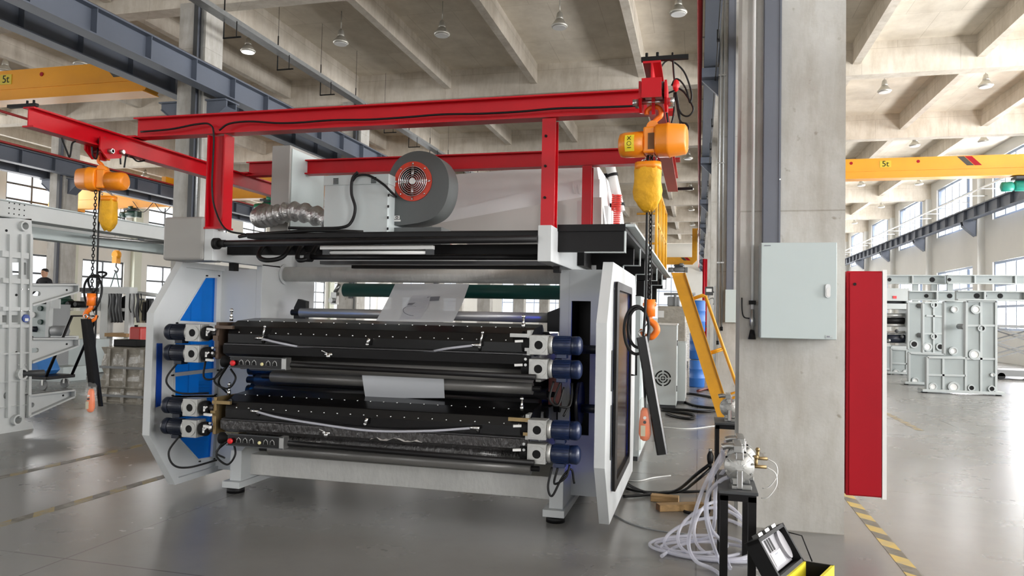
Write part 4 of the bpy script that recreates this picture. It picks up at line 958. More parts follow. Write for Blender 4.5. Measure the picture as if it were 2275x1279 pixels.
obj('stop_arm', MB().box(RRX + 0.05, 7.55, 2.9, RRX + 0.2, 7.58, 2.925), 'black_paint', gan)

# ------------------------------------------------------------------ electric chain hoists (built around their suspension point)
def chain_mesh(p, q_, pitch=0.026, r=0.0042, w_=0.018):
    p, q_ = V(p), V(q_); n = int((q_ - p).length / pitch); d = (q_ - p).normalized(); u = d.orthogonal().normalized(); w2 = d.cross(u); m = MB()
    for k in range(n):
        c = p + d * pitch * (k + 0.5); s = u if k % 2 else w2
        m.tube([c + d * (pitch * 0.62 * math.sin(t)) + s * (w_ / 2 * math.cos(t)) for t in [2 * PI * i / 8 for i in range(8)]], r, 5, True)
    return m
def hoist(loc, rot, label, drop, bx, by, xk=-0.012, yk=0.02):
    """bx, by: where the chain bag hangs; drop: height of the bottom hook below the runway"""
    t = thing('chain_hoist', (0, 0, 0), label, 'hoist')
    zb = -0.255; ca, sa = math.cos(-rot), math.sin(-rot)
    def al(mb): mb.v = [V((p.x * ca - p.y * sa, p.x * sa + p.y * ca, p.z)) for p in mb.v]; return mb      # the trolley stays in line with the runway
    for s in (-1, 1):
        obj('trolley_plate', al(MB().plate([(-0.12, 0.07), (0.12, 0.07), (0.13, 0.04), (0.1, -0.06), (-0.04, -0.095), (-0.12, -0.03)], [], fx(s * 0.066, s * 0.08))), 'red_paint', t)
        for yy in (-0.06, 0.06): obj('trolley_wheel', al(MB().cyl((s * 0.03, yy, 0.045), (s * 0.064, yy, 0.045), 0.034, n=14)), 'dark_grey', t)
        obj('pin_nut', al(MB().cyl((s * 0.08, -0.03, -0.03), (s * 0.12, -0.03, -0.03), 0.021, n=6)), 'steel', t); obj('pin_nut', al(MB().cyl((s * 0.08, 0.09, -0.01), (s * 0.115, 0.09, -0.01), 0.018, n=6)), 'steel', t)
    obj('trolley_pin', al(MB().cyl((-0.12, -0.03, -0.03), (0.12, -0.03, -0.03), 0.013, n=12)), 'steel', t)
    obj('shackle', al(MB().plate([(-0.05, -0.01), (0.05, -0.01), (0.02, -0.1), (-0.02, -0.1)], [], fx(-0.01, 0.01))), 'red_paint', t)
    hp = [V((0, 0, -0.18)), V((0, 0, -0.155)), V((0.014, 0, -0.13)), V((0.042, 0, -0.105)), V((0.036, 0, -0.065)), V((0, 0, -0.05)), V((-0.036, 0, -0.068)), V((-0.04, 0, -0.095))]
    obj('top_hook', MB().tube(spline(hp, 5), 0.0145, 10), 'hook_orange', t)
    obj('centre_block', MB().box(-0.05, -0.065, zb - 0.08, 0.02, 0.065, zb + 0.075), 'hoist_orange', t, 0.01)
    obj('side_recess', MB().box(-0.02, -0.068, zb - 0.06, 0.02, -0.064, zb + 0.035), 'wood_end', t)
    obj('top_lug', MB().cyl((0, -0.035, zb + 0.08), (0, 0.035, zb + 0.08), 0.036, n=14), 'hoist_orange', t)
    obj('motor_housing', MB().lathe([(0, 0.05), (0.008, 0.068), (0.035, 0.075), (0.15, 0.077)], (-0.2, 0, zb - 0.014), (1, 0, 0), 24), 'hoist_orange', t)
    gh = [[V((0.02 + d, r * math.copysign(abs(math.cos(u)) ** 0.7, math.cos(u)), zb + r * math.copysign(abs(math.sin(u)) ** 0.7, math.sin(u)))) for u in [2 * PI * i / 24 for i in range(24)]] for d, r in ((0, 0.088), (0.012, 0.094), (0.065, 0.096), (0.072, 0.1), (0.08, 0.094), (0.165, 0.084), (0.175, 0.07))]
    obj('gear_housing', MB().loft(gh), 'hoist_orange', t)
    st = obj('warning_label', MB().add([(-0.155 + 0.055 * (i % 2), -0.0795 * math.cos(a), zb - 0.014 + 0.0795 * math.sin(a)) for a in [-0.7 + 0.26 * k for k in range(6)] for i in range(2)], [(2 * k, 2 * k + 1, 2 * k + 3, 2 * k + 2) for k in range(5)], True), 'sticker_yellow', t, label='yellow hand and hook warning label')
    zq = zb - 0.014
    obj('warning_mark', MB().bar((-0.139, -0.0772, zq + 0.036), (-0.118, -0.0803, zq + 0.012), 0.003, 0.002, (0, 1, 0)).bar((-0.118, -0.0772, zq + 0.036), (-0.139, -0.0803, zq + 0.012), 0.003, 0.002, (0, 1, 0)).tube([(-0.1285 + 0.012 * math.cos(u), -0.0800, zq - 0.008 + 0.012 * math.sin(u)) for u in [2 * PI * i / 12 for i in range(12)]], 0.0014, 4, True).bar((-0.14, -0.0765, zq - 0.032), (-0.117, -0.0765, zq - 0.032), 0.003, 0.002, (0, 1, 0)), 'black_matte', st, stuff=True)
    # chain bag
    bs = 1.0 if rot < 1 else 0.8
    rings = []
    for h, a, b in ((0.04, 0.07, 0.055), (0.0, 0.074, 0.06), (-0.05, 0.077, 0.062), (-0.12, 0.08, 0.066), (-0.165, 0.076, 0.064), (-0.205, 0.055, 0.05), (-0.235, 0.026, 0.03)):
        rings.append([V((bx + bs * a * math.copysign(abs(math.cos(u)) ** 0.6, math.cos(u)) + 0.004 * math.sin(5 * u + h * 50), by + bs * b * math.copysign(abs(math.sin(u)) ** 0.6, math.sin(u)), zb - 0.185 + h + 0.006 * math.sin(3 * u + h * 40))) for u in [2 * PI * i / 24 for i in range(24)]])
    cb = obj('chain_bag', MB().loft(rings), 'bag_yellow', t)
    obj('bag_collar', MB().loft([[V((bx + (p.x - bx) * 1.04, by + (p.y - by) * 1.04, zb - 0.138)) for p in rings[0]], [V((bx + (p.x - bx) * 1.08, by + (p.y - by) * 1.08, zb - 0.18)) for p in rings[0]]]), 'hoist_orange', cb)
    for dx in (-0.05, 0.055): obj('bag_chain', chain_mesh((bx + dx, by, zb - 0.143), (dx * 0.25, 0, zb - 0.075), 0.02, 0.003, 0.014), 'steel', cb, stuff=True)
    obj('load_chain', chain_mesh((xk, yk, zb - 0.07), (xk, yk, drop + 0.14)), 'black_paint', t, stuff=True)
    hb = obj('hook_block', MB().cyl((xk, yk, drop + 0.14), (xk, yk, drop + 0.04), 0.034, n=16).cyl((xk - 0.038, yk, drop + 0.11), (xk + 0.038, yk, drop + 0.11), 0.01, n=10), 'hook_orange', t)
    hk_ = [V((xk + a, yk, drop + b)) for a, b in ((0, .05), (0, .02), (.034, -.01), (.043, -.045), (.012, -.08), (-.032, -.07), (-.05, -.035))]
    obj('load_hook', MB().tube(spline(hk_, 6), [0.02 if k < 24 else max(0.007, 0.02 - 0.0011 * (k - 24)) for k in range(6 * (len(hk_) - 1) + 1)], 10), 'hook_orange', hb)
    obj('latch', MB().bar((xk - .038, yk, drop - .04), (xk + .0, yk, drop + .015), 0.012, 0.006), 'steel', hb)
    t.location = loc; t.rotation_euler = (0, 0, rot); return t
RY = AX(1446, 255, RRX).y
RY = 4.32
LY = AX(232, 305, RLX).y
zs = 2.89
hr = hoist((RRX + 0.0, RY, zs + 0.0), -0.1, 'orange electric chain hoist with yellow sticker under the runway by the wall column', A(1447, 718, RY).z - zs, -0.02, -0.055)
hl = hoist((RLX, LY, zs), PI + 0.2, 'orange electric chain hoist above the white machine beam', AX(209, 690, RLX).z - zs, -0.06, 0.0, 0.035, 0.03)
# pendant cables, lifting tubes and pendant stations
def pend(tubes, pend_p, cable, coil, label_t, label_p, bagged):
    for k, (a, b, wd) in enumerate(tubes):
        d = (V(b) - V(a)).normalized(); u = d.cross(V((0, 1, 0))).normalized() * (wd / 2); n_ = V((0, 1, 0)) * (wd / 2)
        rg = lambda c: [V(c) + x for x in (u * .7 + n_, u + n_ * .7, u - n_ * .7, u * .7 - n_, -u * .7 - n_, -u - n_ * .7, -u + n_ * .7, -u * .7 + n_)]
        o = thing('lifting_tube', tuple(a), label_t[k], 'steel tube')
        obj('tube_body', MB().loft([rg(a), rg(b)], smooth=False), 'black_gloss', o)
        obj('eye_bolt', MB().tube([V(a) + V((0.018 * math.cos(t), 0, 0.018 + 0.018 * math.sin(t))) for t in [2 * PI * i / 10 for i in range(10)]], 0.006, 6, True), 'steel', o)
    pp = V(pend_p); t = thing('pendant_control', tuple(pp), label_p, 'remote')
    rings = []
    for h, a, b in ((0.09, 0.016, 0.014), (0.07, 0.026, 0.02), (0.0, 0.034, 0.024), (-0.06, 0.036, 0.026), (-0.09, 0.026, 0.02), (-0.1, 0.012, 0.01)):
        rings.append([pp + V((a * math.cos(x), b * math.sin(x), h)) for x in [2 * PI * i / 14 for i in range(14)]])
    obj('pendant_body', MB().loft(rings), 'pendant_orange', t)
    obj('label_plate', B(pp.x - 0.022, pp.y - 0.03, pp.z - 0.07, pp.x + 0.004, pp.y - 0.025, pp.z - 0.01), 'cream_panel', t)
    for k in (0.03, 0.055): obj('button', MB().cyl(pp + V((0, -0.02, k - 0.02)), pp + V((0, -0.032, k - 0.02)), 0.009, n=10), 'black_matte' if k < 0.04 else 'white_plastic', t)
    obj('pendant_cable', MB().tube(spline([V(c) for c in cable], 8), 0.008, 7), 'rubber', t)
    for c in coil: obj('cable_coil', MB().tube(spline([V(x) for x in c], 8, True), 0.009, 7, True), 'rubber', t)
    if bagged:
        rr = [[pp + V((a * math.cos(x) * (1 + .08 * math.sin(5 * x + h * 60)), a * 0.7 * math.sin(x), h)) for x in [2 * PI * i / 20 for i in range(20)]] for h, a in ((0.15, 0.02), (0.12, 0.045), (0.0, 0.05), (-0.12, 0.055), (-0.16, 0.05))]
        obj('plastic_bag', MB().loft(rr, cap=False), 'poly_bag', t)
q = lambda px, py: A(px, py, RY - 0.02)
coil = lambda c, rx, rz, n=12, ph=0: [c + V((rx * math.cos(2 * PI * i / n + ph), 0.012 * math.sin(4 * PI * i / n), rz * math.sin(2 * PI * i / n + ph))) for i in range(n)]
pend([(q(1426, 748), q(1472, 1008), 0.062)], q(1433, 940), [q(1440, 345), q(1438, 450), q(1436, 600), q(1434, 680), q(1428, 780), q(1432, 860), q(1434, 905)],
     [coil(q(1414, 733), 0.072, 0.14), coil(q(1418, 728), 0.06, 0.115)], ['black octagonal lifting tube hanging from the hook beside the press guard'], 'orange pendant control hanging beside the press guard door', True)
q = lambda px, py: AX(px, py, RLX - 0.03)
pend([(q(191, 708), q(208, 858), 0.062), (q(200, 712), q(224, 902), 0.03)], q(202, 888), [q(222, 400), q(219, 500), q(216, 600), q(214, 690), q(209, 800), q(204, 862)],
     [coil(q(206, 652), 0.085, 0.14), coil(q(208, 630), 0.05, 0.07), coil(q(226, 610), 0.04, 0.022)], ['thick black lifting tube hanging from the hook by the white machine', 'thin black lifting tube hanging from the hook by the white machine'], 'orange pendant control wrapped in plastic near the white machine', True)

# ================================================================== ON TOP OF THE PRESS
# heater box
hb = thing('heater_box', tuple(A(790, 506, 6.3)), 'pale grey sheet metal heater box on top of the press', 'air heater')
a, b = A(720, 447, 6.0), A(862, 447, 6.0); zt, zbm = A(790, 390, 6.0).z, 2.26
obj('box_body', B(a.x, 6.0, zbm, b.x, 6.5, zt), 'cabinet_grey', hb, 0.006)
obj('lid', B(a.x - 0.006, 5.992, zt - 0.085, b.x + 0.006, 6.508, zt + 0.006), 'cabinet_grey', hb, 0.004)
for x in (a.x + 0.12, b.x - 0.14):
    v = MB()
    for k in range(5): v.box(x - 0.025, 5.985, zt - 0.075 + k * 0.012, x + 0.025, 5.99, zt - 0.069 + k * 0.012)
    obj('vent_slots', v, 'black_matte', hb)
m = MB(); m.loft([[V((a.x, 6.05, zbm + .02)), V((a.x, 6.45, zbm + .02)), V((a.x, 6.45, zt - .1)), V((a.x, 6.05, zt - .1))], [V((a.x - .06, 6.16, zbm + .1)), V((a.x - .06, 6.34, zbm + .1)), V((a.x - .06, 6.34, zbm + .3)), V((a.x - .06, 6.16, zbm + .3))]], smooth=False)
obj('outlet_cone', m, 'cabinet_grey', hb)
for k in range(4): obj('latch', B(b.x, 5.99, zbm + 0.07 + k * 0.1, b.x + 0.012, 6.0, zbm + 0.092 + k * 0.1), 'black_paint', hb)
obj('power_cable', MB().tube(spline([A(795, 382, 5.95), A(783, 398, 5.95), A(781, 430, 5.95), A(789, 462, 5.95), A(781, 492, 5.95), A(760, 505, 5.92), A(700, 507, 5.9), A(640, 506, 5.8)], 8), 0.014, 8), 'rubber', hb)
obj('power_cable', MB().tube(spline([A(783, 402, 5.95), A(795, 390, 5.95), A(820, 390, 5.95), A(850, 408, 5.95), A(868, 425, 5.96), A(880, 437, 6.13)], 8), 0.011, 8), 'rubber', hb)
# flexible duct
fd = thing('flexible_duct', tuple(A(650, 485, 6.25)), 'silver spiral flexible air duct joined to the heater box', 'duct')
c = spline([V((a.x - 0.06, 6.25, zbm + .2)), A(660, 470, 6.25), A(610, 478, 6.25), A(585, 484, 6.3), A(578, 482, 6.5), A(590, 470, 6.9)], 14)
c = [V(p) for p in c]
obj('duct_body', MB().tube(c, [0.088 + 0.014 * math.sin(k * 1.35) for k in range(len(c))], 22), 'duct_foil', fd)
obj('duct_clamp', MB().tube(c[:2], 0.094, 22), 'steel', fd)
# centrifugal blower
bl = thing('centrifugal_blower', tuple(A(935, 505, 6.3)), 'dark grey centrifugal blower with an orange red intake ring', 'blower')
yb = 6.15
sc = [(866, 500), (866, 430), (862, 405), (868, 378), (884, 354), (906, 340), (932, 335), (960, 341), (982, 358), (995, 385), (997, 415), (990, 448), (975, 473), (955, 487), (930, 495), (895, 500)]
pl = [A(*s_, yb) for s_ in sc]; pl = [pl[0], pl[1]] + [V(p) for p in spline(pl[2:-1], 4)] + [pl[-1]]; po = [(p.x, p.z) for p in pl]
cxp = A(918, 403, yb); rr = 0.182
obj('volute', MB().plate(po, [circ(cxp.x, cxp.z, rr * 0.72, 28)], fy(yb, yb + 0.012)).plate(po, [], fy(yb + 0.25, yb + 0.262)), 'fan_grey', bl)
rim = MB(); n_ = len(po)
rim.add([V((x, y, z)) for y in (yb + 0.012, yb + 0.25) for x, z in po], [(i, (i + 1) % n_, n_ + (i + 1) % n_, n_ + i) for i in range(n_)], True)
obj('volute_rim', rim, 'fan_grey', bl)
obj('intake_ring', MB().plate(circ(cxp.x, cxp.z, rr, 40), [circ(cxp.x, cxp.z, rr * 0.72, 40)], fy(yb - 0.012, yb)), 'fan_red', bl)
obj('intake_bell', MB().lathe([(0, rr * 0.72), (0.05, rr * 0.6), (0.12, rr * 0.58)], (cxp.x, yb, cxp.z), (0, 1, 0), 32), 'fan_red', bl) if False else None
im = MB()
for k in range(28):
    t = 2 * PI * k / 28; im.bar((cxp.x + 0.11 * math.cos(t), yb + 0.13, cxp.z + 0.11 * math.sin(t)), (cxp.x + 0.125 * math.cos(t + .12), yb + 0.13, cxp.z + 0.125 * math.sin(t + .12)), 0.12, 0.003, (-math.sin(t), 0, math.cos(t)))
im.cyl((cxp.x, yb + 0.19, cxp.z), (cxp.x, yb + 0.2, cxp.z), 0.13, n=28)
obj('impeller', im, 'fan_red', bl)
gm = MB()
for k in range(7):
    r2 = 0.03 + k * 0.0175; gm.tube([(cxp.x + r2 * math.cos(2 * PI * i / 36), yb - 0.02, cxp.z + r2 * math.sin(2 * PI * i / 36)) for i in range(36)], 0.0034, 5, True)
for k in range(4):
    t = PI / 2 * k
    for o_ in (-0.006, 0.006): gm.cyl((cxp.x - o_ * math.sin(t), yb - 0.022, cxp.z + o_ * math.cos(t)), (cxp.x + rr * 0.93 * math.cos(t) - o_ * math.sin(t), yb - 0.018, cxp.z + rr * 0.93 * math.sin(t) + o_ * math.cos(t)), 0.0025, n=6)
obj('intake_grille', gm, 'chrome', bl)
obj('grille_hub', MB().cyl((cxp.x, yb - 0.03, cxp.z), (cxp.x, yb - 0.018, cxp.z), 0.028, n=18), 'white_plastic', bl)
for k in range(8):
    t = PI / 4 * k + PI / 4; obj('bolt', MB().ball((cxp.x + rr * .9 * math.cos(t), yb - 0.014, cxp.z + rr * .9 * math.sin(t)), 0.009, 8), 'chrome', bl)
np_ = A(882, 490, yb - 0.003); obj('name_plate', MB().box(np_.x - .035, np_.y - .003, np_.z - .008, np_.x + .035, np_.y, np_.z + .008).box(np_.x - .025, np_.y - .003, np_.z + .015, np_.x + .025, np_.y, np_.z + .045), 'white_plastic', bl)
obj('logo', MB().tube([V((np_.x + .012 * math.cos(t), np_.y - .004, np_.z + .03 + .009 * math.sin(t))) for t in [2 * PI * i / 12 for i in range(12)]], 0.003, 5, True), 'black_matte', bl)
obj('motor', MB().lathe([(0, 0.1), (0.25, 0.1), (0.28, 0.07)], (cxp.x, yb + 0.262, cxp.z), (0, 1, 0), 20), 'motor_navy', bl)
obj('mounting_feet', MB().box(po[0][0] + 0.02, yb, 2.2, po[0][0] + 0.5, yb + 0.26, 2.37).box(po[0][0], yb - .01, 2.2, po[0][0] + .02, yb + .27, 2.5), 'fan_grey', bl)
# exhaust duct cabinet
ec = thing('duct_cabinet', (-4.1, 6.6, 2.25), 'tall grey sheet metal duct cabinet behind the red gantry post', 'duct')
za, zb_ = A(645, 322, 6.47).z, 2.25
obj('cabinet_body', B(-4.205, 6.47, zb_, -4.0, 7.18, za), 'press_grey', ec, 0.006)
obj('side_panel', B(-4.0, 6.5, zb_ + 0.02, -3.992, 7.15, za - 0.03), 'cabinet_green', ec)
# drying hood: long pitched grey canopy behind
hd = thing('drying_hood', (-2.0, 8.0, 2.25), 'large light grey drying hood with a sloping ledge behind the blower', 'dryer hood')
Yh = 7.4
P2 = lambda l, y: [(A(*s_, y).x, A(*s_, y).z) for s_ in l]
obj('hood_body', MB().plate(P2([(905, 500), (905, 410), (1000, 388), (1325, 362), (1345, 500)], Yh), [], fy(Yh, Yh + 2.4)), 'hood_grey', hd)
obj('ledge_panel', MB().plate(P2([(960, 476), (1290, 398), (1332, 398), (1332, 450), (960, 500)], Yh - 0.12), [], fy(Yh - 0.12, Yh)), 'hood_grey', hd)
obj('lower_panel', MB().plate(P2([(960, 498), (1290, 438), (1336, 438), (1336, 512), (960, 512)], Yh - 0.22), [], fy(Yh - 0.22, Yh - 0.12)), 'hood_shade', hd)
e = A(1338, 420, Yh)
for k in range(6): obj('side_louvre', B(e.x + 0.0, Yh + 0.15 + k * 0.35, 2.3, e.x + 0.05, Yh + 0.38 + k * 0.35, 2.75), 'hood_grey', hd)
obj('slot_vent', MB().bar(A(1272, 404, Yh - 0.13), A(1277, 430, Yh - 0.13), 0.012, 0.01, (0, 1, 0)).bar(A(1284, 411, Yh - 0.13), A(1289, 430, Yh - 0.13), 0.012, 0.01, (0, 1, 0)), 'white_plastic', hd)
pp = A(1290, 448, 7.0); obj('corner_post', B(pp.x - 0.025, 6.95, 2.24, pp.x + 0.025, 7.0, pp.z), 'white_plastic', hd)
# air cylinder mast with coiled red air hose
am = thing('air_cylinder', tuple(A(1366, 500, 8.2)), 'white slanted air cylinder with black clamps beside the drying hood', 'air cylinder')
p0, p1 = A(1378, 470, 8.2), A(1352, 352, 8.2)
obj('cylinder_tube', MB().cyl(p0, p1, 0.055, n=18), 'white_plastic', am)
for t in (0.12, 0.68):
    c = p0.lerp(p1, t); obj('clamp', MB().cyl(c - (p1 - p0) * .025, c + (p1 - p0) * .025, 0.066, n=18).bar(c, c - V((0.14, 0, 0)), 0.05, 0.04), 'black_matte', am)
ch = MB(); b0, b1 = A(1366, 500, 8.05), A(1371, 432, 8.05)
ch.tube([b0.lerp(b1, k / 130) + V((0.05 * math.cos(k * .75), 0.05 * math.sin(k * .75), 0)) for k in range(131)], 0.009, 5)
tag(obj('coiled_air_hose', ch, 'spring_red', origin=tuple(b0)), 'red coiled air hose in front of the white air cylinder', 'hose')

# ================================================================== PLATFORM AND STAIR
dk = thing('service_platform', (-0.78, 5.3, 2.05), 'black steel service platform beside the press with light edge strips', 'platform')
DX0, DX1, DZ = -1.02, -0.52, 2.27
obj('deck_plate', B(DX0, 5.28, DZ - 0.05, DX1, 12.3, DZ), 'black_paint', dk)
obj('edge_strip', B(DX1, 5.28, DZ - 0.02, DX1 + 0.07, 12.3, DZ + 0.0), 'cabinet_grey', dk)
for k in range(6):
    y = 5.3 + k * 1.38
    obj('support_beam', B(DX0, y, DZ - 0.2, DX1 - 0.01 + (0.0 if k == 0 else -0.05), y + 0.06, DZ - 0.05), 'black_paint', dk)
    obj('beam_edge', MB().box(DX1 - 0.01, y, DZ - 0.2, DX1, y + 0.06, DZ - 0.05).box(DX0 + 0.2, y, DZ - 0.207, DX1, y + 0.06, DZ - 0.2), 'cabinet_grey', dk)
    if k: obj('hanger_frame', MB().box(DX0 + 0.1, y, DZ - 0.42, DX1 - 0.16, y + 0.05, DZ - 0.2), 'black_paint', dk); obj('beam_edge', MB().box(DX1 - 0.16, y, DZ - 0.42, DX1 - 0.15, y + 0.05, DZ - 0.2).box(DX0 + 0.1, y, DZ - 0.43, DX1 - 0.15, y + 0.05, DZ - 0.42), 'cabinet_grey', dk)
for y in (7.9, 10.2, 12.2): obj('support_leg', B(DX0 + 0.05, y - 0.05, 0, DX0 + 0.15, y + 0.05, DZ - 0.2), 'press_white', dk)
obj('side_beam', B(DX0, 6.2, DZ - 0.24, DX0 + 0.06, 12.3, DZ - 0.05), 'black_paint', dk)
# yellow railing at its far end
rl = thing('platform_railing', (-0.5, 10.0, DZ), 'yellow tube railing on the far end of the black platform', 'railing')
xr = DX1 - 0.02
for k, y in enumerate((8.6, 9.5, 10.4, 11.3, 12.25)): obj('post', MB().cyl((xr, y, DZ), (xr, y, DZ + (0.12 if k == 0 else 1.05)), 0.02, n=10), 'stair_yellow', rl)
for z, y0_ in ((1.05, 9.5), (0.55, 9.5), (0.1, 8.6)): obj('rail', MB().cyl((xr, y0_, DZ + z), (xr, 12.25, DZ + z), 0.019, n=10), 'stair_yellow', rl)
for k in range(6): obj('baluster', MB().cyl((xr, 9.7 + k * .42, DZ + .1), (xr, 9.7 + k * .42, DZ + 1.05), 0.009, n=8), 'stair_yellow', rl)
obj('rail', MB().cyl((xr, 12.25, DZ + 1.05), (DX0, 12.25, DZ + 1.05), 0.019, n=10).cyl((xr, 12.25, DZ + .55), (DX0, 12.25, DZ + .55), 0.019, n=10), 'stair_yellow', rl)
# steep yellow stair down to the floor
stt = thing('platform_stair', (0.38, 12.2, 0), 'steep yellow steel stair with tube handrail beside the wall columns', 'stair')
T0, T1 = V((-0.335, 12.0, 2.3)), V((0.44, 12.0, 0.0))
for y in (11.95, 12.6):
    obj('stringer', MB().plate([(T0.x - .1, T0.z + .02), (T0.x + .11, T0.z + .02), (T1.x + .09, 0), (T1.x - .12, 0)], [], fy(y, y + .012)).plate([(T0.x + .11, T0.z + .02), (T0.x + .122, T0.z + .02), (T1.x + .102, 0), (T1.x + .09, 0)], [], fy(y - .03, y + .042)), 'stair_yellow', stt)
for k in range(9):
    t = (k + 1) / 10; c = T0.lerp(T1, t); obj('tread', B(c.x - .09, 11.962, c.z - .015, c.x + .09, 12.6, c.z), 'stair_yellow', stt)
for y in (11.95, 12.6):
    u = V((0.19, 0, 0.07)); a_ = T0.lerp(T1, .17); b_ = T0.lerp(T1, .86); a_ = V((a_.x + .1, y, a_.z)); b_ = V((b_.x + .1, y, b_.z))
    obj('handrail', MB().tube([a_, a_ + u * .85, a_ + u + V((.02, 0, -.03)), b_ + u + V((.02, 0, .03)), b_ + u * .85, b_], 0.02, 10), 'stair_yellow', stt)
    m_ = a_.lerp(b_, .55); obj('handrail_stay', MB().cyl(m_, m_ + u, 0.016, n=8), 'stair_yellow', stt)

# ================================================================== ON AND AROUND THE NEAR COLUMN
YC = Y0
def vtray(n, zlo, label):
    y = Y0 + n * BAY
    t = thing('cable_duct', (0.535, y - 0.03, zlo), label, 'cable duct')
    obj('duct_body', B(0.47, y - 0.06, zlo, 0.60, y - 0.001, 8.3), 'tray_grey', t)
    obj('duct_cover', MB().box(0.475, y - 0.066, zlo, 0.484, y - 0.06, 8.3).box(0.586, y - 0.066, zlo, 0.595, y - 0.06, 8.3), 'tray_grey', t)
    for k in range(4): obj('screw', MB().cyl((0.594, y - .07, zlo + .5 + 1.6 * k), (0.594, y - .062, zlo + .5 + 1.6 * k), 0.006, n=6), 'chrome', t)
eb0, eb1 = A(1690, 645, 5.72), A(1860, 645, 5.72); ez0, ez1 = A(1775, 753, 5.72).z, A(1775, 538, 5.72).z
vtray(0, ez1, 'dark grey vertical cable duct rising from the large electrical box')
e = thing('electrical_box', ((eb0.x + eb1.x) / 2, YC, ez0), 'pale grey green electrical box mounted on the near concrete column', 'electrical box')
obj('box_body', B(eb0.x, 5.735, ez0, eb1.x, YC, ez1), 'cabinet_grey', e, 0.004)
d = obj('door', B(eb0.x + 0.003, 5.72, ez0 + 0.003, eb1.x - 0.003, 5.735, ez1 - 0.003), 'cabinet_green', e, 0.003)
lp = A(1839, 646, 5.72); obj('lock_handle', MB().plate(rrect(lp.x - .018, lp.z - .05, lp.x + .018, lp.z + .05, .017), [], fy(5.708, 5.72)), 'steel', d)
obj('lock_lever', MB().plate(rrect(lp.x - .011, lp.z - .04, lp.x + .011, lp.z + .02, .01), [], fy(5.700, 5.708)), 'white_plastic', d)
tp = A(1844, 748, 5.72); obj('name_plate', MB().box(tp.x - .03, 5.717, tp.z - .012, tp.x + .02, 5.72, tp.z + .012), 'cabinet_grey', d)
obj('name_print', MB().box(tp.x - .022, 5.7155, tp.z - .004, tp.x - .002, 5.717, tp.z + .006).box(tp.x - .0, 5.7155, tp.z - .008, tp.x + .014, 5.717, tp.z - .006), 'print_grey', d)
tp = A(1706, 545, 5.72); obj('corner_mark', B(tp.x - .025, 5.717, tp.z - .004, tp.x + .02, 5.72, tp.z + .003), 'print_grey', d)
# red cabinet on the column's side
ra, rb_ = A(1880, 850, 6.1), A(1960, 850, 6.1); rz0, rz1 = A(1925, 1103, 6.1).z, A(1925, 602, 6.1).z
rc = thing('red_cabinet', (1.25, 6.3, rz0), 'tall narrow red steel cabinet fixed to the side of the near column', 'cabinet')
obj('cabinet_body', B(ra.x, 6.1, rz0, rb_.x, 6.55, rz1), 'red_cabinet', rc, 0.006)
obj('front_panel', B(ra.x + 0.02, 6.09, rz0 + .01, rb_.x - .005, 6.1, rz1 - .01), 'red_cabinet', rc, 0.004)
obj('door_edge', B(rb_.x, 6.09, rz0 - .01, rb_.x + 0.03, 6.56, rz1 + .01), 'white_plastic', rc, label='white door edge')
hp = A(1899, 631, 6.09); obj('knockout', MB().cyl((hp.x, 6.085, hp.z), (hp.x, 6.092, hp.z), 0.012, n=8), 'black_matte', rc)
obj('wall_bracket', MB().box(1.07, 6.2, rz0 + .2, ra.x, 6.4, rz0 + .26).box(1.07, 6.2, rz1 - .3, ra.x, 6.4, rz1 - .24), 'dark_grey', rc)
# conduit with valve
cx_ = A(1672, 600, YC - 0.03).x; zv = A(1672, 690, YC - 0.03).z
cd = thing('conduit_pipe', (cx_, YC - 0.03, zv), 'thin pale conduit ending in a black plug on the near column', 'pipe')
obj('pipe', MB().cyl((cx_, YC - .03, zv), (cx_, YC - .03, 8.3), 0.011, n=10), 'white_plastic', cd)
zc = A(1672, 672, YC).z; obj('clip', B(cx_ - .025, YC - .05, zc - .015, cx_ + .025, YC, zc + .015), 'black_matte', cd)
obj('valve', MB().lathe([(0, .013), (.03, .013), (.035, .02), (.09, .02), (.1, .014), (.16, .014)], (cx_, YC - .03, zv - .15), (0, 0, 1), 12), 'steel', cd)
obj('plug', MB().cyl((cx_, YC - .03, zv - .15), (cx_, YC - .03, zv - .22), .016, .03, 12), 'black_matte', cd)
obj('side_tube', MB().tube(spline([(cx_ - .02, YC - .03, zv - .06), (cx_ - .06, YC - .03, zv - .05), (cx_ - .075, YC - .03, zv + .0), (cx_ - .078, YC - .03, zv + .1)], 6), .005, 6), 'rubber', cd)
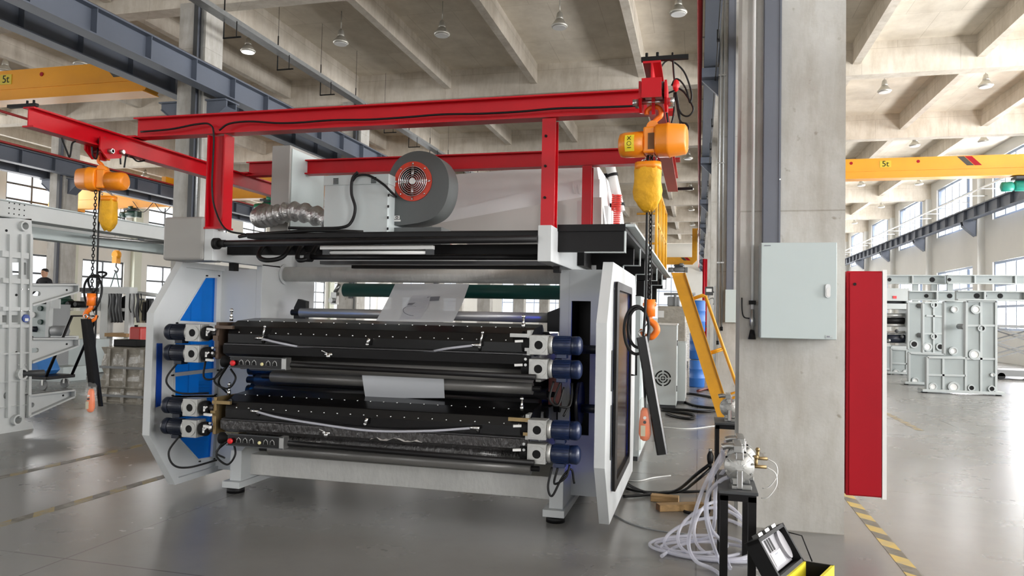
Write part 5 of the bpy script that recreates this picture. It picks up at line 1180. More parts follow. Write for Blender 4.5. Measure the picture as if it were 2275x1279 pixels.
# next column: duct, box and conduits
y2 = Y0 + BAY
b2a, b2b = A(1611, 680, y2 - .12), A(1640, 680, y2 - .12); zz0, zz1 = A(1622, 716, y2 - .12).z, A(1622, 643, y2 - .12).z
vtray(1, zz1, 'dark grey vertical cable duct on the second column above a narrow box')
e2 = thing('electrical_box', ((b2a.x + b2b.x) / 2, y2, zz0), 'narrow pale green electrical box on the second column', 'electrical box')
obj('box_body', B(b2a.x, y2 - .11, zz0, b2b.x + .12, y2, zz1), 'cabinet_grey', e2, .004); d2 = obj('door', B(b2a.x + .003, y2 - .125, zz0, b2b.x + .117, y2 - .11, zz1), 'cabinet_green', e2, .003)
obj('lock_handle', B(b2b.x + .07, y2 - .135, (zz0 + zz1) / 2 - .04, b2b.x + .09, y2 - .125, (zz0 + zz1) / 2 + .04), 'steel', d2)
for k, (x, zl) in enumerate(((0.335, 1.2), (0.40, 1.45))):
    t = thing('conduit_pipe', (x, y2 - .03, zl), 'pale conduit on the second column, %s' % ('at its corner' if k == 0 else 'next to the dark cable duct'), 'pipe')
    obj('pipe', MB().cyl((x, y2 - .03, zl), (x, y2 - .03, 8.3), .014, n=8), 'galvanised', t)
    obj('socket', MB().cyl((x, y2 - .03, zl - .07), (x, y2 - .03, zl), .024, n=10), 'black_matte', t)
    for z in (2.6, 4.4, 6.0): obj('clip', B(x - .03, y2 - .045, z - .012, x + .03, y2, z + .012), 'steel', t)
# cables along the column sides under the crane beam
t = thing('wall_cable', (0.28, 8.0, 5.8), 'black cable with clips hung along the crane beam by the columns', 'cable')
cp = [(0.25, 6.6 + k * 1.27, 6.02 - 0.05 * (k % 3)) for k in range(30)]
obj('cable', MB().tube(spline(cp, 4), .012, 6), 'rubber', t)
for c in cp[::2]: obj('cable_clip', B(c[0] - .02, c[1] - .03, c[2] - .03, c[0] + .025, c[1] + .03, c[2] + .15), 'black_matte', t)
# floodlight
p = A(1576, 645, 16.0); fl_ = thing('floodlight', tuple(p), 'small black floodlight on an arm beside the far columns', 'lamp')
obj('lamp_body', B(p.x - .09, p.y, p.z - .1, p.x + .08, p.y + .09, p.z + .08), 'dark_grey', fl_, .01); obj('lens', B(p.x - .065, p.y - .005, p.z - .03, p.x + .05, p.y, p.z + .04), 'white_plastic', fl_)
obj('arm', MB().cyl((p.x + .08, p.y + .04, p.z - .03), (.33, p.y + .04, p.z - .03), .014, n=8).tube(spline([(p.x + .0, p.y + .05, p.z - .1), (p.x - .04, p.y + .05, p.z - .2), (p.x + .08, p.y + .05, p.z - .16), (.3, p.y + .05, p.z - .3)], 5), .01, 6), 'steel', fl_)
obj('arm_post', B(.31, p.y - .02, 0, .36, p.y + .08, p.z + .1), 'galvanised', fl_)

# ------------------------------------------------------------------ pump stands
def stand(x0, y0_, x1, y1_, h, label, lw=0.035):
    t = thing('pump_stand', ((x0 + x1) / 2, (y0_ + y1_) / 2, 0), label, 'stand')
    for x in (x0, x1 - lw):
        for y in (y0_, y1_ - lw): obj('leg', B(x, y, 0, x + lw, y + lw, h - .03), 'black_paint', t)
    obj('top_frame', MB().box(x0, y0_, h - .06, x1, y0_ + lw, h - .02).box(x0, y1_ - lw, h - .06, x1, y1_, h - .02).box(x0, y0_ + lw, h - .06, x0 + lw, y1_ - lw, h - .02).box(x1 - lw, y0_ + lw, h - .06, x1, y1_ - lw, h - .02), 'black_paint', t)
    obj('top_plate', B(x0 - .01, y0_ - .01, h - .02, x1 + .01, y1_ + .01, h), 'dark_grey', t, .004)
    return t
ph = A(1640, 1091, 4.55).z
sa, sb = A(1600, 1096, 4.55), A(1681, 1096, 4.55)
stand(sa.x, 4.55, sb.x, 5.15, ph, 'black square tube pump stand with grey top in front of the column', .046)
s2 = A(1590, 938, 7.3)
stand(s2.x, 7.3, s2.x + .3, 7.7, s2.z, 'second black pump stand left of the near column by the stair')
def pump(c, label, s=1.0):
    """air operated double diaphragm pump seen end on: two bowls, manifolds, feet, valves"""
    c = V(c); t = thing('diaphragm_pump', tuple(c), label, 'pump')
    zc = c.z + .125 * s; R = .088 * s
    for sy in (-1, 1):
        b = obj('diaphragm_bowl', MB().lathe([(0, R), (.014, R), (.016, R * .86), (.026, R * .8), (.04, R * .45), (.044, R * .2)], V((c.x, c.y + sy * .045 * s, zc)), (0, sy, 0), 26), 'aluminium_cast', t)
        for k in range(8):
            a = 2 * PI * k / 8 + .3; obj('bolt', MB().cyl((c.x + R * .92 * math.cos(a), c.y + sy * .045 * s, zc + R * .92 * math.sin(a)), (c.x + R * .92 * math.cos(a), c.y + sy * .075 * s, zc + R * .92 * math.sin(a)), .007, n=6), 'steel', b)
        for k in range(10):
            a = 2 * PI * k / 10; obj('bowl_rib', MB().bar((c.x + R * .25 * math.cos(a), c.y + sy * .088 * s, zc + R * .25 * math.sin(a)), (c.x + R * .85 * math.cos(a), c.y + sy * .066 * s, zc + R * .85 * math.sin(a)), .006, .012, (0, 1, 0)), 'aluminium_cast', b)
        obj('valve_column', MB().bar((c.x, c.y + sy * .095 * s, c.z), (c.x, c.y + sy * .095 * s, zc - .01), .034 * s, .03 * s, (0, 1, 0)).bar((c.x, c.y + sy * .08 * s, zc + R * .55), (c.x, c.y + sy * .08 * s, zc + R * 1.35), .045 * s, .036 * s, (0, 1, 0)), 'chrome', t, .005)
        obj('foot', B(c.x - .045, c.y + sy * .085 * s - .02, c.z, c.x + .07, c.y + sy * .085 * s + .02, c.z + .022), 'steel', t, .003)
    obj('centre_block', B(c.x - .05 * s, c.y - .045 * s, zc - .06 * s, c.x + .05 * s, c.y + .045 * s, zc + .06 * s), 'aluminium_cast', t, .006)
    obj('outlet_manifold', MB().bar((c.x - .01, c.y - .11 * s, zc + R * 1.3), (c.x - .01, c.y + .11 * s, zc + R * 1.3), .05 * s, .045 * s), 'steel', t, .005)
    obj('inlet_manifold', MB().bar((c.x - .02, c.y - .1 * s, c.z + .045), (c.x - .02, c.y + .1 * s, c.z + .045), .04, .04), 'steel', t, .005)
    obj('outlet_elbow', MB().tube(spline([(c.x - .02, c.y, zc + R * 1.3), (c.x - .07, c.y, zc + R * 1.3), (c.x - .1, c.y, zc + R * 1.2)], 5), .02, 10), 'steel', t)
    g = obj('regulator', MB().cyl((c.x + .06 * s, c.y, zc), (c.x + .16, c.y, zc), .011, n=10).cyl((c.x + .1, c.y, zc - .005), (c.x + .1, c.y, zc + .05), .01, n=8).ball((c.x + .1, c.y, zc + .055), .015, 8), 'brass', t)
    obj('air_tube', MB().tube(spline([(c.x + .16, c.y, zc), (c.x + .21, c.y - .02, zc - .03), (c.x + .215, c.y - .03, zc - .1), (c.x + .17, c.y - .03, zc - .17), (c.x + .13, c.y - .02, c.z - .06)], 6), .004, 6), 'white_plastic', t)
    return t
pc = V(((sa.x + sb.x) / 2 + .01, 4.7, ph)); pump(pc, 'silver diaphragm pump on the front edge of the black stand')
pc2 = V(((sa.x + sb.x) / 2 + .04, 4.98, ph)); pump(pc2, 'silver diaphragm pump at the back of the black stand against the column')
pump((s2.x + .13, 7.5, s2.z), 'silver diaphragm pump on the second stand by the yellow stair')
# valve head between the stands
vb = A(1578, 1020, 6.0); vp = thing('hose_coupling', tuple(vb), 'black cable coupling lying between stand and press cables', 'coupling')
obj('coupling_body', MB().lathe([(0, .02), (.03, .026), (.06, .026), (.08, .018), (.1, .01)], vb + V((0, 0, -.03)), (0, 0, 1), 14), 'rubber', vp); obj('coupling_cap', MB().cyl(vb + V((0, 0, .06)), vb + V((0, 0, .085)), .014, n=12), 'steel', vp)
obj('coupling_lead', MB().tube(spline([vb, vb - V((0, -.02, .15)), V((vb.x - .02, vb.y + .05, .03)), V((vb.x - .2, vb.y + .2, .012))], 6), .012, 8), 'rubber', vp)
# clear reinforced hoses: from the pumps down into a heap of loops on the floor
def hose(pts, label, r=.0125, m='clear_tube', cat='hose', name='clear_hose'):
    p0 = pts[len(pts) // 2]
    o = obj(name, MB().tube(spline(pts, 8), r, 9), m, origin=(p0[0], p0[1], 0.0)); tag(o, label, cat, 'clear hoses of the pumps' if name == 'clear_hose' else None); return o
h1 = lambda px, py, y: A(px, py, y)
F2 = lambda px, py, z=.016: FL(px, py, z)
hose([pc2 + V((-.1, 0, .22)), h1(1612, 990, 5.0), h1(1585, 1040, 4.9), h1(1560, 1090, 4.85), h1(1538, 1160, 4.85), h1(1530, 1210, 4.9), F2(1545, 1245, .05), F2(1580, 1262), F2(1600, 1275)], 'long clear hose arching from the back pump to the floor', .0125)
hose([pc + V((-.1, 0, .22)), h1(1605, 1020, 4.8), h1(1582, 1060, 4.78), h1(1570, 1120, 4.8), h1(1578, 1170, 4.85), F2(1600, 1200, .12), F2(1612, 1235, .03), F2(1622, 1262)], 'clear hose from the top of the front pump to the floor', .0125)
hose([pc + V((-.06, 0, .05)), h1(1600, 1068, 4.74), h1(1575, 1095, 4.72), h1(1568, 1140, 4.74), h1(1580, 1195, 4.78), F2(1596, 1240, .06), F2(1610, 1268)], 'clear hose from the foot of the front pump to the floor', .0125)
hose([pc2 + V((-.06, 0, .05)), h1(1606, 1048, 5.0), h1(1590, 1085, 4.98), h1(1588, 1150, 5.0), F2(1578, 1190, .12), F2(1545, 1200, .05), F2(1500, 1215), F2(1470, 1235)], 'clear hose from the foot of the back pump to the floor', .0125)
def floorloop(c, ax, ay, zh, label, ph=0.0, tilt=.0):
    pts = []
    for i in range(16):
        t = 2 * PI * i / 16 + ph; pts.append((c[0] + ax * math.cos(t), c[1] + ay * math.sin(t), .017 + zh * (0.5 + 0.5 * math.sin(t + tilt)) ** 2))
    o = obj('clear_hose', MB().tube(spline(pts, 4, True), .012, 8, True), 'clear_tube', origin=(c[0], c[1], 0)); tag(o, label, 'hose', 'clear hose loops on the floor'); return o
c0 = FL(1575, 1225)
LOOP = 'loop of clear reinforced hose lying on the floor by the pump stand'
for dx, dy, ax, ay, zh, ph_, tl_ in ((0, 0, .30, .22, .16, 0, .3), (.05, .02, .26, .24, .22, .5, .0), (-.08, -.02, .32, .17, .06, .2, .8), (.02, -.08, .34, .15, .03, .4, .2), (.1, .06, .2, .22, .26, .2, -.2), (-.12, .0, .24, .13, .04, .6, 1.2)):
    floorloop((c0.x + dx, c0.y + dy), ax, ay, zh, LOOP, ph_, tl_)
# black cables from the press
hose([h1(1578, 1030, 6.0), h1(1545, 1055, 6.1), F2(1510, 1085, .12), F2(1480, 1095, .03), F2(1440, 1095, .02), F2(1400, 1078, .02), (-.72, 7.3, .02)], 'thick black cable running from the coupling to the press guard', .014, 'rubber', 'cable', 'power_cable')
hose([h1(1582, 1038, 6.0), h1(1550, 1065, 6.0), F2(1520, 1088, .08), F2(1490, 1094, .02), F2(1430, 1092, .02), F2(1392, 1085, .02)], 'second black cable running beside the thick one to the press', .012, 'rubber', 'cable', 'power_cable')
hose([F2(1570, 1090, .02), F2(1530, 1092, .02), F2(1480, 1093, .02), F2(1420, 1100, .02), F2(1385, 1102, .02)], 'flat black cable on the floor behind the wood blocks', .013, 'rubber', 'cable', 'power_cable')
hose([F2(1386, 1066, .006), F2(1420, 1068, .006), F2(1450, 1061, .006), F2(1490, 1056, .006)], 'thin white wire on the floor beside the press guard', .006, 'white_plastic', 'wire', 'white_wire')
hose([F2(1360, 1140, .006), F2(1400, 1162, .006), F2(1460, 1178, .006), F2(1530, 1186, .006)], 'thin pale wire curving over the floor towards the hoses', .005, 'mid_grey', 'wire', 'white_wire')
hose([F2(1470, 948, .006), F2(1530, 952, .006), F2(1600, 944, .006)], 'thin white wire on the floor beyond the lifting tube', .006, 'white_plastic', 'wire', 'white_wire')
# wood blocks
def block(pa, pb, w_, h, label):
    a, b = FL(*pa), FL(*pb); a.z = b.z = h / 2 + .001
    t = thing('wood_block', ((a.x + b.x) / 2, (a.y + b.y) / 2, 0), label, 'wood block')
    obj('timber', MB().bar(a, b, w_, h), 'wood', t, .003); d = (b - a).normalized(); obj('end_grain', MB().bar(a - d * .003, a, w_ * .96, h * .94), 'wood_end', t); return t
block((1447, 1111), (1508, 1117), .085, .055, 'short pale wood block on the floor beside the press cables')
block((1462, 1134), (1562, 1131), .085, .055, 'long pale wood block with a dark end on the floor')
# ------------------------------------------------------------------ open tool case
tc = thing('tool_case', tuple(FL(1775, 1290)), 'open black and yellow tool case on the floor by the column', 'tool case')
bz = .2
c_ = [A(1742, 1279, 4.55), A(1787, 1243, 4.95), A(1851, 1258, 5.05), A(1826, 1282, 4.65)]
P0 = FL(1740, 1285, bz); P1 = FL(1787, 1245, bz); P2 = FL(1852, 1255, bz)
ux = (P2 - P1); ux.z = 0; vy = (P0 - P1); vy.z = 0; uxn, vyn = ux.normalized(), vy.normalized()
Wc, Lc = ux.length, max(vy.length, .42)
def cp(u, v, z): return V((P1.x, P1.y, z)) + uxn * u + vyn * v
m = MB()
def quadbox(u0, v0, u1, v1, z0, z1):
    mb = MB(); b = [cp(u0, v0, z0), cp(u1, v0, z0), cp(u1, v1, z0), cp(u0, v1, z0), cp(u0, v0, z1), cp(u1, v0, z1), cp(u1, v1, z1), cp(u0, v1, z1)]
    return mb.add(b, [(0, 3, 2, 1), (4, 5, 6, 7), (0, 1, 5, 4), (1, 2, 6, 5), (2, 3, 7, 6), (3, 0, 4, 7)])
obj('case_base', quadbox(0, 0, Wc, Lc, 0.0, .015), 'black_matte', tc)
obj('case_wall', quadbox(0, 0, Wc, .012, .015, bz), 'black_matte', tc); obj('case_wall', quadbox(0, Lc - .012, Wc, Lc, .015, bz), 'black_matte', tc)
obj('case_wall', quadbox(-.004, 0, .012, Lc, .015, bz), 'case_yellow', tc, label='yellow case wall'); obj('case_wall', quadbox(Wc - .012, 0, Wc + .004, Lc, .015, bz), 'case_yellow', tc, label='yellow case wall')
obj('grinder', MB().cyl(cp(Wc * .5, Lc * .3, .06), cp(Wc * .5, Lc * .7, .06), .035, n=14), 'fan_red', tc)
obj('latch', quadbox(Wc + .004, Lc * .35, Wc + .02, Lc * .45, bz - .1, bz - .02), 'steel', tc); obj('handle', MB().tube([cp(Wc, Lc * .3, bz - .06), cp(Wc + .05, Lc * .3, bz - .05), cp(Wc + .05, Lc * .65, bz - .05), cp(Wc, Lc * .65, bz - .06)], .01, 8), 'black_matte', tc)
# lid, hinged on the side next to the stand and leaning back
hinge0, hinge1 = cp(0, 0, bz), cp(0, Lc, bz); hd_ = (hinge1 - hinge0).normalized()
up_ = (V((0, 0, 1)) * .86 - uxn * .50).normalized(); nn = up_.cross(hd_).normalized()
if nn.dot(uxn) < 0: nn = -nn
LH = .235
def lidp(a, b, d): return hinge0 + hd_ * a + up_ * b + nn * d
def lidbox(a0, b0, a1, b1, d0, d1):
    mb = MB(); b = [lidp(a0, b0, d0), lidp(a1, b0, d0), lidp(a1, b1, d0), lidp(a0, b1, d0), lidp(a0, b0, d1), lidp(a1, b0, d1), lidp(a1, b1, d1), lidp(a0, b1, d1)]
    return mb.add(b, [(0, 3, 2, 1), (4, 5, 6, 7), (0, 1, 5, 4), (1, 2, 6, 5), (2, 3, 7, 6), (3, 0, 4, 7)])
ld = obj('case_lid', lidbox(0, 0, Lc, LH, -.09, -.075), 'black_matte', tc)
obj('lid_rim', MB(), 'black_matte', tc) if False else None
for r4 in ((0, 0, .02, LH), (Lc - .02, 0, Lc, LH), (0, 0, Lc, .02), (0, LH - .02, Lc, LH)): obj('lid_rim', lidbox(*r4, -.075, 0.0), 'black_matte', ld)
obj('foam_insert', lidbox(.03, .03, Lc - .12, LH - .03, -.075, -.05), 'case_foam', ld)
for k in range(3): obj('foam_slot', lidbox(Lc - .18 - k * .035, LH * .55, Lc - .158 - k * .035, LH - .035, -.05, -.048), 'black_matte', ld)
obj('document_card', lidbox(.12, .05, .27, LH * .52, -.05, -.046), 'white_plastic', ld); obj('card_print', lidbox(.17, LH * .45, .22, LH * .48, -.046, -.0455), 'print_grey', ld)
obj('spare_guard', MB().plate([(.06 + .045 * math.cos(t), LH * .55 + .085 * math.sin(t)) for t in [2 * PI * i / 18 for i in range(18)]], [], lambda a, b, t: lidp(a, b, -.05 if t == 0 else -.03)), 'case_foam', ld)
for a in (.1, Lc * .5, Lc - .1): obj('latch', lidbox(a - .03, LH, a + .03, LH + .018, -.06, -.02), 'steel', ld)
obj('lid_strap', MB().tube([lidp(.0, LH * .8, -.02), lidp(-.03, LH * .55, .05), cp(Wc * .25, -.01, bz)], .004, 6), 'black_matte', tc)

# ================================================================== WHITE MACHINE TO THE LEFT
LX = -8.3
P = lambda px, py, x=LX: (lambda p: (p.y, p.z))(AX(px, py, x))
lm = thing('winding_machine', (LX, 7.4, 0), 'white cast machine side frame with bracket arms and a long top beam', 'machine frame')
out = [P(-60, 482), P(70, 486), P(73, 560), P(66, 700), P(60, 800), P(55, 935), P(72, 938), P(75, 952), P(-60, 975)]
holes = [[P(*q) for q in l] for l in ([(27, 583), (58, 583), (58, 610), (28, 612)], [(5, 700), (17, 700), (17, 716), (5, 716)], [(22, 700), (40, 700), (40, 716), (22, 716)], [(47, 698), (64, 698), (64, 714), (47, 714)])]
def pcirc(px, py, r, x=LX):
    p = AX(px, py, x); return circ(p.y, p.z, r, 16)
holes += [pcirc(50, 502, .045), pcirc(34, 932, .05), pcirc(15, 878, .045), pcirc(45, 830, .055)]
fr = obj('side_plate', MB().plate(out, holes, fx(LX - .12, LX)), 'casting_white', lm)
for l in (rect(*P(0, 570), *P(60, 562)), rect(*P(2, 628), *P(60, 620)), rect(*P(2, 690), *P(62, 682)), rect(*P(0, 728), *P(62, 720)), rect(*P(-5, 788), *P(60, 781)), rect(*P(-5, 850), *P(58, 843)), rect(*P(-5, 906), *P(56, 899))):
    obj('rib', MB().plate(l, [], fx(LX, LX + .035)), 'casting_white', fr)
for x0_, x1_ in ((16, 22), (42, 48), (62, 68)):
    obj('rib', MB().plate([P(x0_, 520), P(x1_, 520), P(x1_ - 4, 925), P(x0_ - 4, 928)], [], fx(LX, LX + .041)), 'casting_white', fr)
for px, py, r in ((50, 502, .065), (34, 932, .068), (45, 830, .075)):
    obj('boss', MB().plate(pcirc(px, py, r), [pcirc(px, py, r * .7)], fx(LX, LX + .05)), 'casting_white', fr)
for px, py in ((14, 512), (36, 655), (5, 622), (36, 783), (45, 768)): p = AX(px, py, LX); obj('bolt_hole', MB().cyl(p, p + V((.006, 0, 0)), .016, n=10), 'black_matte', fr)
for px, py in ((48, 642), (62, 642), (46, 690), (64, 690), (40, 810), (56, 810)): p = AX(px, py, LX + .036); obj('bolt', MB().cyl(p, p + V((.012, 0, 0)), .008, n=8), 'steel', fr)
obj('gauge_disc', MB().cyl(AX(56, 707, LX + .04), AX(56, 707, LX + .04) + V((.02, 0, 0)), .05, n=18), 'guard_blue', fr, label='blue round gauge'); p = AX(59, 710, LX + .062); obj('gauge_label', B(p.x, p.y - .025, p.z - .018, p.x + .004, p.y + .025, p.z + .018), 'white_plastic', fr)
obj('stub_shaft', MB().cyl(AX(45, 830, LX), AX(45, 830, LX) + V((.1, .25, 0)), .04, n=14), 'dark_grey', fr)
for (a, b, c, d, h) in (((64, 632), (166, 632), (166, 648), (64, 678), (84, 652)), ((64, 752), (166, 752), (166, 768), (64, 805), (80, 778)), ((56, 878), (158, 866), (158, 880), (56, 925), (70, 900))):
    i0 = AX(*h, LX)
    arm = obj('bracket_arm', MB().plate([P(*a), P(*b), P(*c), P(*d)], [rrect(i0.y - .06, i0.z - .03, i0.y + .06, i0.z + .03, .028)], fx(LX - .05, LX - .02)), 'casting_white', lm)
    obj('arm_flange', MB().bar(AX(*a, LX - .02), AX(*b, LX - .02), .14, .022).bar(AX(*d, LX - .02), AX(*c, LX - .02), .14, .022).bar(AX(*c, LX - .02), AX(*b, LX - .02), .14, .02, (0, 1, 0)), 'casting_white', arm)
    obj('slide_rail', MB().bar(AX(a[0], a[1] - 2, LX), AX(b[0], b[1] - 2, LX), .05, .012), 'dark_grey', arm)
    pb = AX(b[0] - 18, b[1] + 12, LX - .02); obj('bolt_hole', MB().cyl(pb, pb + V((.006, 0, 0)), .014, n=10), 'black_matte', arm)
# long beam (runs away from the camera)
b0, b1 = AX(-60, 430, LX), AX(362, 500, LX)
zb0, zb1 = AX(0, 480, LX).z, AX(0, 444, LX).z
bm = obj('top_beam', MB().box(LX - .3, 6.6, zb0, LX, 10.8, zb1), 'casting_white', lm, .006)
obj('beam_flange', MB().box(LX - .32, 6.6, zb1, LX + .02, 10.8, zb1 + .015), 'cabinet_grey', bm)
p = P(10, 462); obj('joint_plate', MB().box(LX, 6.7, zb0 + .01, LX + .015, P(55, 462)[0], zb1 - .01), 'casting_white', bm)
bh = MB()
for i in range(4):
    for j in range(3): bh.cyl((LX + .014, 7.12 + i * .07, zb0 + .05 + j * .065), (LX + .018, 7.12 + i * .07, zb0 + .05 + j * .065), .009, n=8)
obj('bolt_holes', bh, 'black_matte', bm, stuff=True)
obj('lower_beam', MB().box(LX - .7, 7.3, zb0 - .17, LX - .45, 11.0, zb0 - .02), 'casting_green', lm, .006)
obj('tie_rod', MB().cyl((LX - .2, 8.6, zb0 - .08), (LX - .2, 10.2, zb0 - .02), .02, n=10), 'steel', lm)
obj('beam_post', B(LX - .3, 10.55, 0, LX, 10.8, zb0), 'casting_white', lm)
rb_ = obj('rear_plate', MB().plate([(10.2, 0.0), (10.8, 0.0), (10.8, zb0), (10.2, zb0)], [circ(10.35, 2.1, .05)], fx(LX - .06, LX - .02)), 'casting_white', lm)
ll = thing('winding_machine', (LX - 1.6, 7.4, 0), 'white opposite side frame standing behind the bracket arm frame', 'machine frame')
obj('side_plate', MB().plate([(6.8, 0), (8.6, 0), (8.6, .5), (8.0, .6), (8.0, zb1), (6.8, zb1)], [circ(7.4, 1.2, .1), rect(7.1, 1.6, 7.8, 2.1)], fx(LX - 1.7, LX - 1.6)), 'casting_green', ll)
obj('top_rail', B(LX - 1.72, 8.0, zb1 - .25, LX - 1.5, 10.0, zb1), 'casting_white', ll)

# ------------------------------------------------------------------ behind it: cart, wrapped crates, second machine, person
# wrapped crates on pallets
def crate(x0, y0_, x1, y1_, z0, z1, label):
    t = thing('wrapped_crate', ((x0 + x1) / 2, (y0_ + y1_) / 2, z0), label, 'crate')
    n = 7; rows = []
    for k in range(n):
        f = k / (n - 1); e = .02 * math.sin(k * 2.3); rows.append([V((x0 - e, y0_ - e, z0 + (z1 - z0) * f)), V((x1 + e, y0_ - e * .5, z0 + (z1 - z0) * f)), V((x1 + e, y1_, z0 + (z1 - z0) * f)), V((x0, y1_, z0 + (z1 - z0) * f))])
    obj('crate_body', MB().loft(rows, smooth=False), 'wrapped_crate', t)
    for k in range(3): obj('batten', B(x0 + (x1 - x0) * (.15 + .35 * k) - .03, y0_ - .03, z0 + .02, x0 + (x1 - x0) * (.15 + .35 * k) + .03, y0_ - .005, z1 - .02), 'wrapped_crate', t)
    obj('strap', MB().box(x0 - .025, y0_ - .04, z0 + (z1 - z0) * .5 - .02, x1 + .025, y0_ - .032, z0 + (z1 - z0) * .5 + .02), 'mid_grey', t)
    return t
Yc = 10.0
ca, cb_ = A(222, 840, Yc), A(330, 840, Yc); zc0, zc1, zc2 = 0.0, A(270, 858, Yc).z, A(270, 772, Yc).z
crate(ca.x, Yc, cb_.x, Yc + 1.1, 0.0, zc1 - .02, 'lower plastic wrapped crate on the floor behind the press')
crate(ca.x + .02, Yc + .02, cb_.x, Yc + 1.1, zc1 - .02, zc2, 'upper plastic wrapped crate stacked behind the press')
bp = [A(252, 772, Yc + .3), A(303, 772, Yc + .3)]; z_ = A(280, 755, Yc + .3).z
bx_ = thing('open_carton', tuple(A(278, 772, Yc + .4)), 'open black carton on top of the wrapped crates', 'carton')
obj('carton_body', MB().box(bp[0].x, Yc + .3, zc2, bp[1].x, Yc + .32, z_).box(bp[0].x, Yc + .6, zc2, bp[1].x, Yc + .62, z_).box(bp[0].x, Yc + .32, zc2, bp[0].x + .02, Yc + .6, z_).box(bp[1].x - .02, Yc + .32, zc2, bp[1].x, Yc + .6, z_).box(bp[0].x, Yc + .3, zc2, bp[1].x, Yc + .62, zc2 + .01), 'black_matte', bx_)
obj('flap', MB().bar((bp[0].x - .05, Yc + .46, z_ + .0), (bp[0].x, Yc + .46, z_), .3, .008), 'cream_panel', bx_)
# platform cart
pc_ = FL(90, 862); y = pc_.y; x = pc_.x
ct_ = thing('platform_cart', (x, y, 0), 'black platform cart with slanted handle behind the bracket arms', 'cart')
obj('deck', B(x - .75, y - .3, .2, x + .45, y + .35, .26), 'black_paint', ct_, .01)
for dx in (-.6, .3):
    for dy in (-.22, .26): obj('wheel', MB().cyl((x + dx, y + dy - .02, .09), (x + dx, y + dy + .02, .09), .09, n=16), 'mid_grey', ct_); obj('fork', B(x + dx - .02, y + dy - .03, .09, x + dx + .02, y + dy + .03, .2), 'steel', ct_)
obj('handle', MB().tube([(x + .42, y - .28, .26), (x + 1.3, y - .28, 2.2), (x + 1.3, y + .3, 2.2), (x + .42, y + .3, .26)], .03, 8), 'black_paint', ct_) if False else obj('handle', MB().tube([(x + .42, y - .28, .26), (x + .95, y - .28, 1.4), (x + .95, y + .3, 1.4), (x + .42, y + .3, .26)], .028, 8), 'black_paint', ct_)
obj('cross_handle', MB().tube([(x - .3, y - .28, .26), (x + .05, y - .28, 1.0)], .028, 8), 'black_paint', ct_)
pl_ = thing('blue_crate', (x - .3, y, .26), 'blue plastic crate lying on the platform cart', 'crate')
obj('crate_body', MB().plate([(x - .7, .262), (x + .1, .262), (x + .2, .35), (x + .05, .62), (x - .7, .62)], [], fy(y - .22, y + .25)), 'pallet_blue', pl_, .02); obj('crate_rim', B(x - .72, y - .24, .6, x + .06, y + .27, .63), 'pallet_blue', pl_)
# second white machine in the back: portal frames, rolls, motors, wiring
Ym = 15.5
mm = thing('laminating_machine', (A(240, 760, Ym).x, Ym, 0), 'white portal machine with hanging wiring behind the wrapped crates', 'machine')
Q = lambda px, py, y=Ym: A(px, py, y)
def bpx(px0, py0, px1, py1, y, d): 
    a, b = Q(px0, (py0 + py1) / 2, y), Q(px1, (py0 + py1) / 2, y); return B(a.x, y, Q((px0 + px1) / 2, py1, y).z, b.x, y + d, Q((px0 + px1) / 2, py0, y).z)
obj('portal_post', B(Q(223, 700).x, Ym, 0, Q(239, 700).x, Ym + .2, Q(230, 640).z), 'casting_white', mm); obj('portal_post', B(Q(277, 700).x, Ym, 0, Q(286, 700).x, Ym + .2, Q(280, 640).z), 'casting_white', mm)
obj('portal_beam', bpx(220, 637, 288, 652, Ym - .02, .27), 'casting_white', mm); obj('cross_bar', bpx(239.5, 684, 276.5, 691, Ym + .02, .12), 'casting_white', mm); obj('cross_bar', bpx(224, 770, 286, 776, Ym - .1, .4), 'casting_white', mm)
obj('shelf', bpx(232, 740, 280, 748, Ym - .1, .5), 'wood', mm)
obj('control_panel', bpx(178, 660, 222, 690, Ym, .1), 'casting_white', mm); obj('top_rail', bpx(166, 639, 222, 648, Ym, .15), 'black_paint', mm); obj('cable_chain', MB().tube(spline([Q(140, 672), Q(148, 690), Q(165, 697), Q(195, 699)], 6), .07, 8), 'dark_grey', mm)
for k in range(16):
    px = 243 + 2.3 * k if k < 12 else 289 + (k - 12) * 8
    obj('hanging_wiring', MB().tube(spline([Q(px, 652), Q(px + 2 * math.sin(k), 668), Q(px - 1.5, 684 + 4 * (k % 3)), Q(px + 2, 694 + 11 * (k % 3))], 5), .014 + .012 * (k % 3), 6), ('rubber', 'mid_grey', 'dark_grey')[k % 3], mm)
obj('drape', MB().plate([(Q(*s_).x, Q(*s_).z) for s_ in ((252, 660), (264, 655), (266, 700), (258, 712), (250, 706))], [], fy(Ym + .25, Ym + .28)), 'black_matte', mm)
for px, py, r, c in ((149, 665, .17, 'dark_green'), (160, 672, .1, 'dark_green'), (178, 676, .09, 'black_paint'), (195, 676, .08, 'black_paint')): obj('motor', MB().lathe([(0, r * .8), (.03, r), (.35, r), (.4, r * .7)], Q(px, py), (0, -1, 0), 16), c, mm)
for (xa_, ya_, xb_, yb_, r_) in ((290, 700, 330, 701, .04), (288, 650, 330, 655, .05)): obj('rack_bar', MB().cyl(Q(xa_, ya_) + V((0, .3, 0)), Q(xb_, yb_) + V((0, .3, 0)), r_, n=10), 'casting_white', mm)
for k in range(5): obj('tool_head', B(Q(290 + 7 * k, 680).x, Ym + .2, Q(290 + 7 * k, 712 + 5 * (k % 2)).z, Q(295 + 7 * k, 680).x, Ym + .4, Q(290 + 7 * k, 662 + 4 * (k % 3)).z), ('dark_grey', 'cream_panel', 'black_paint', 'black_paint', 'dark_grey')[k], mm)
rt = thing('red_tank', tuple(Q(298, 753, 15.0)), 'red plastic canister standing behind the wrapped crates', 'canister')
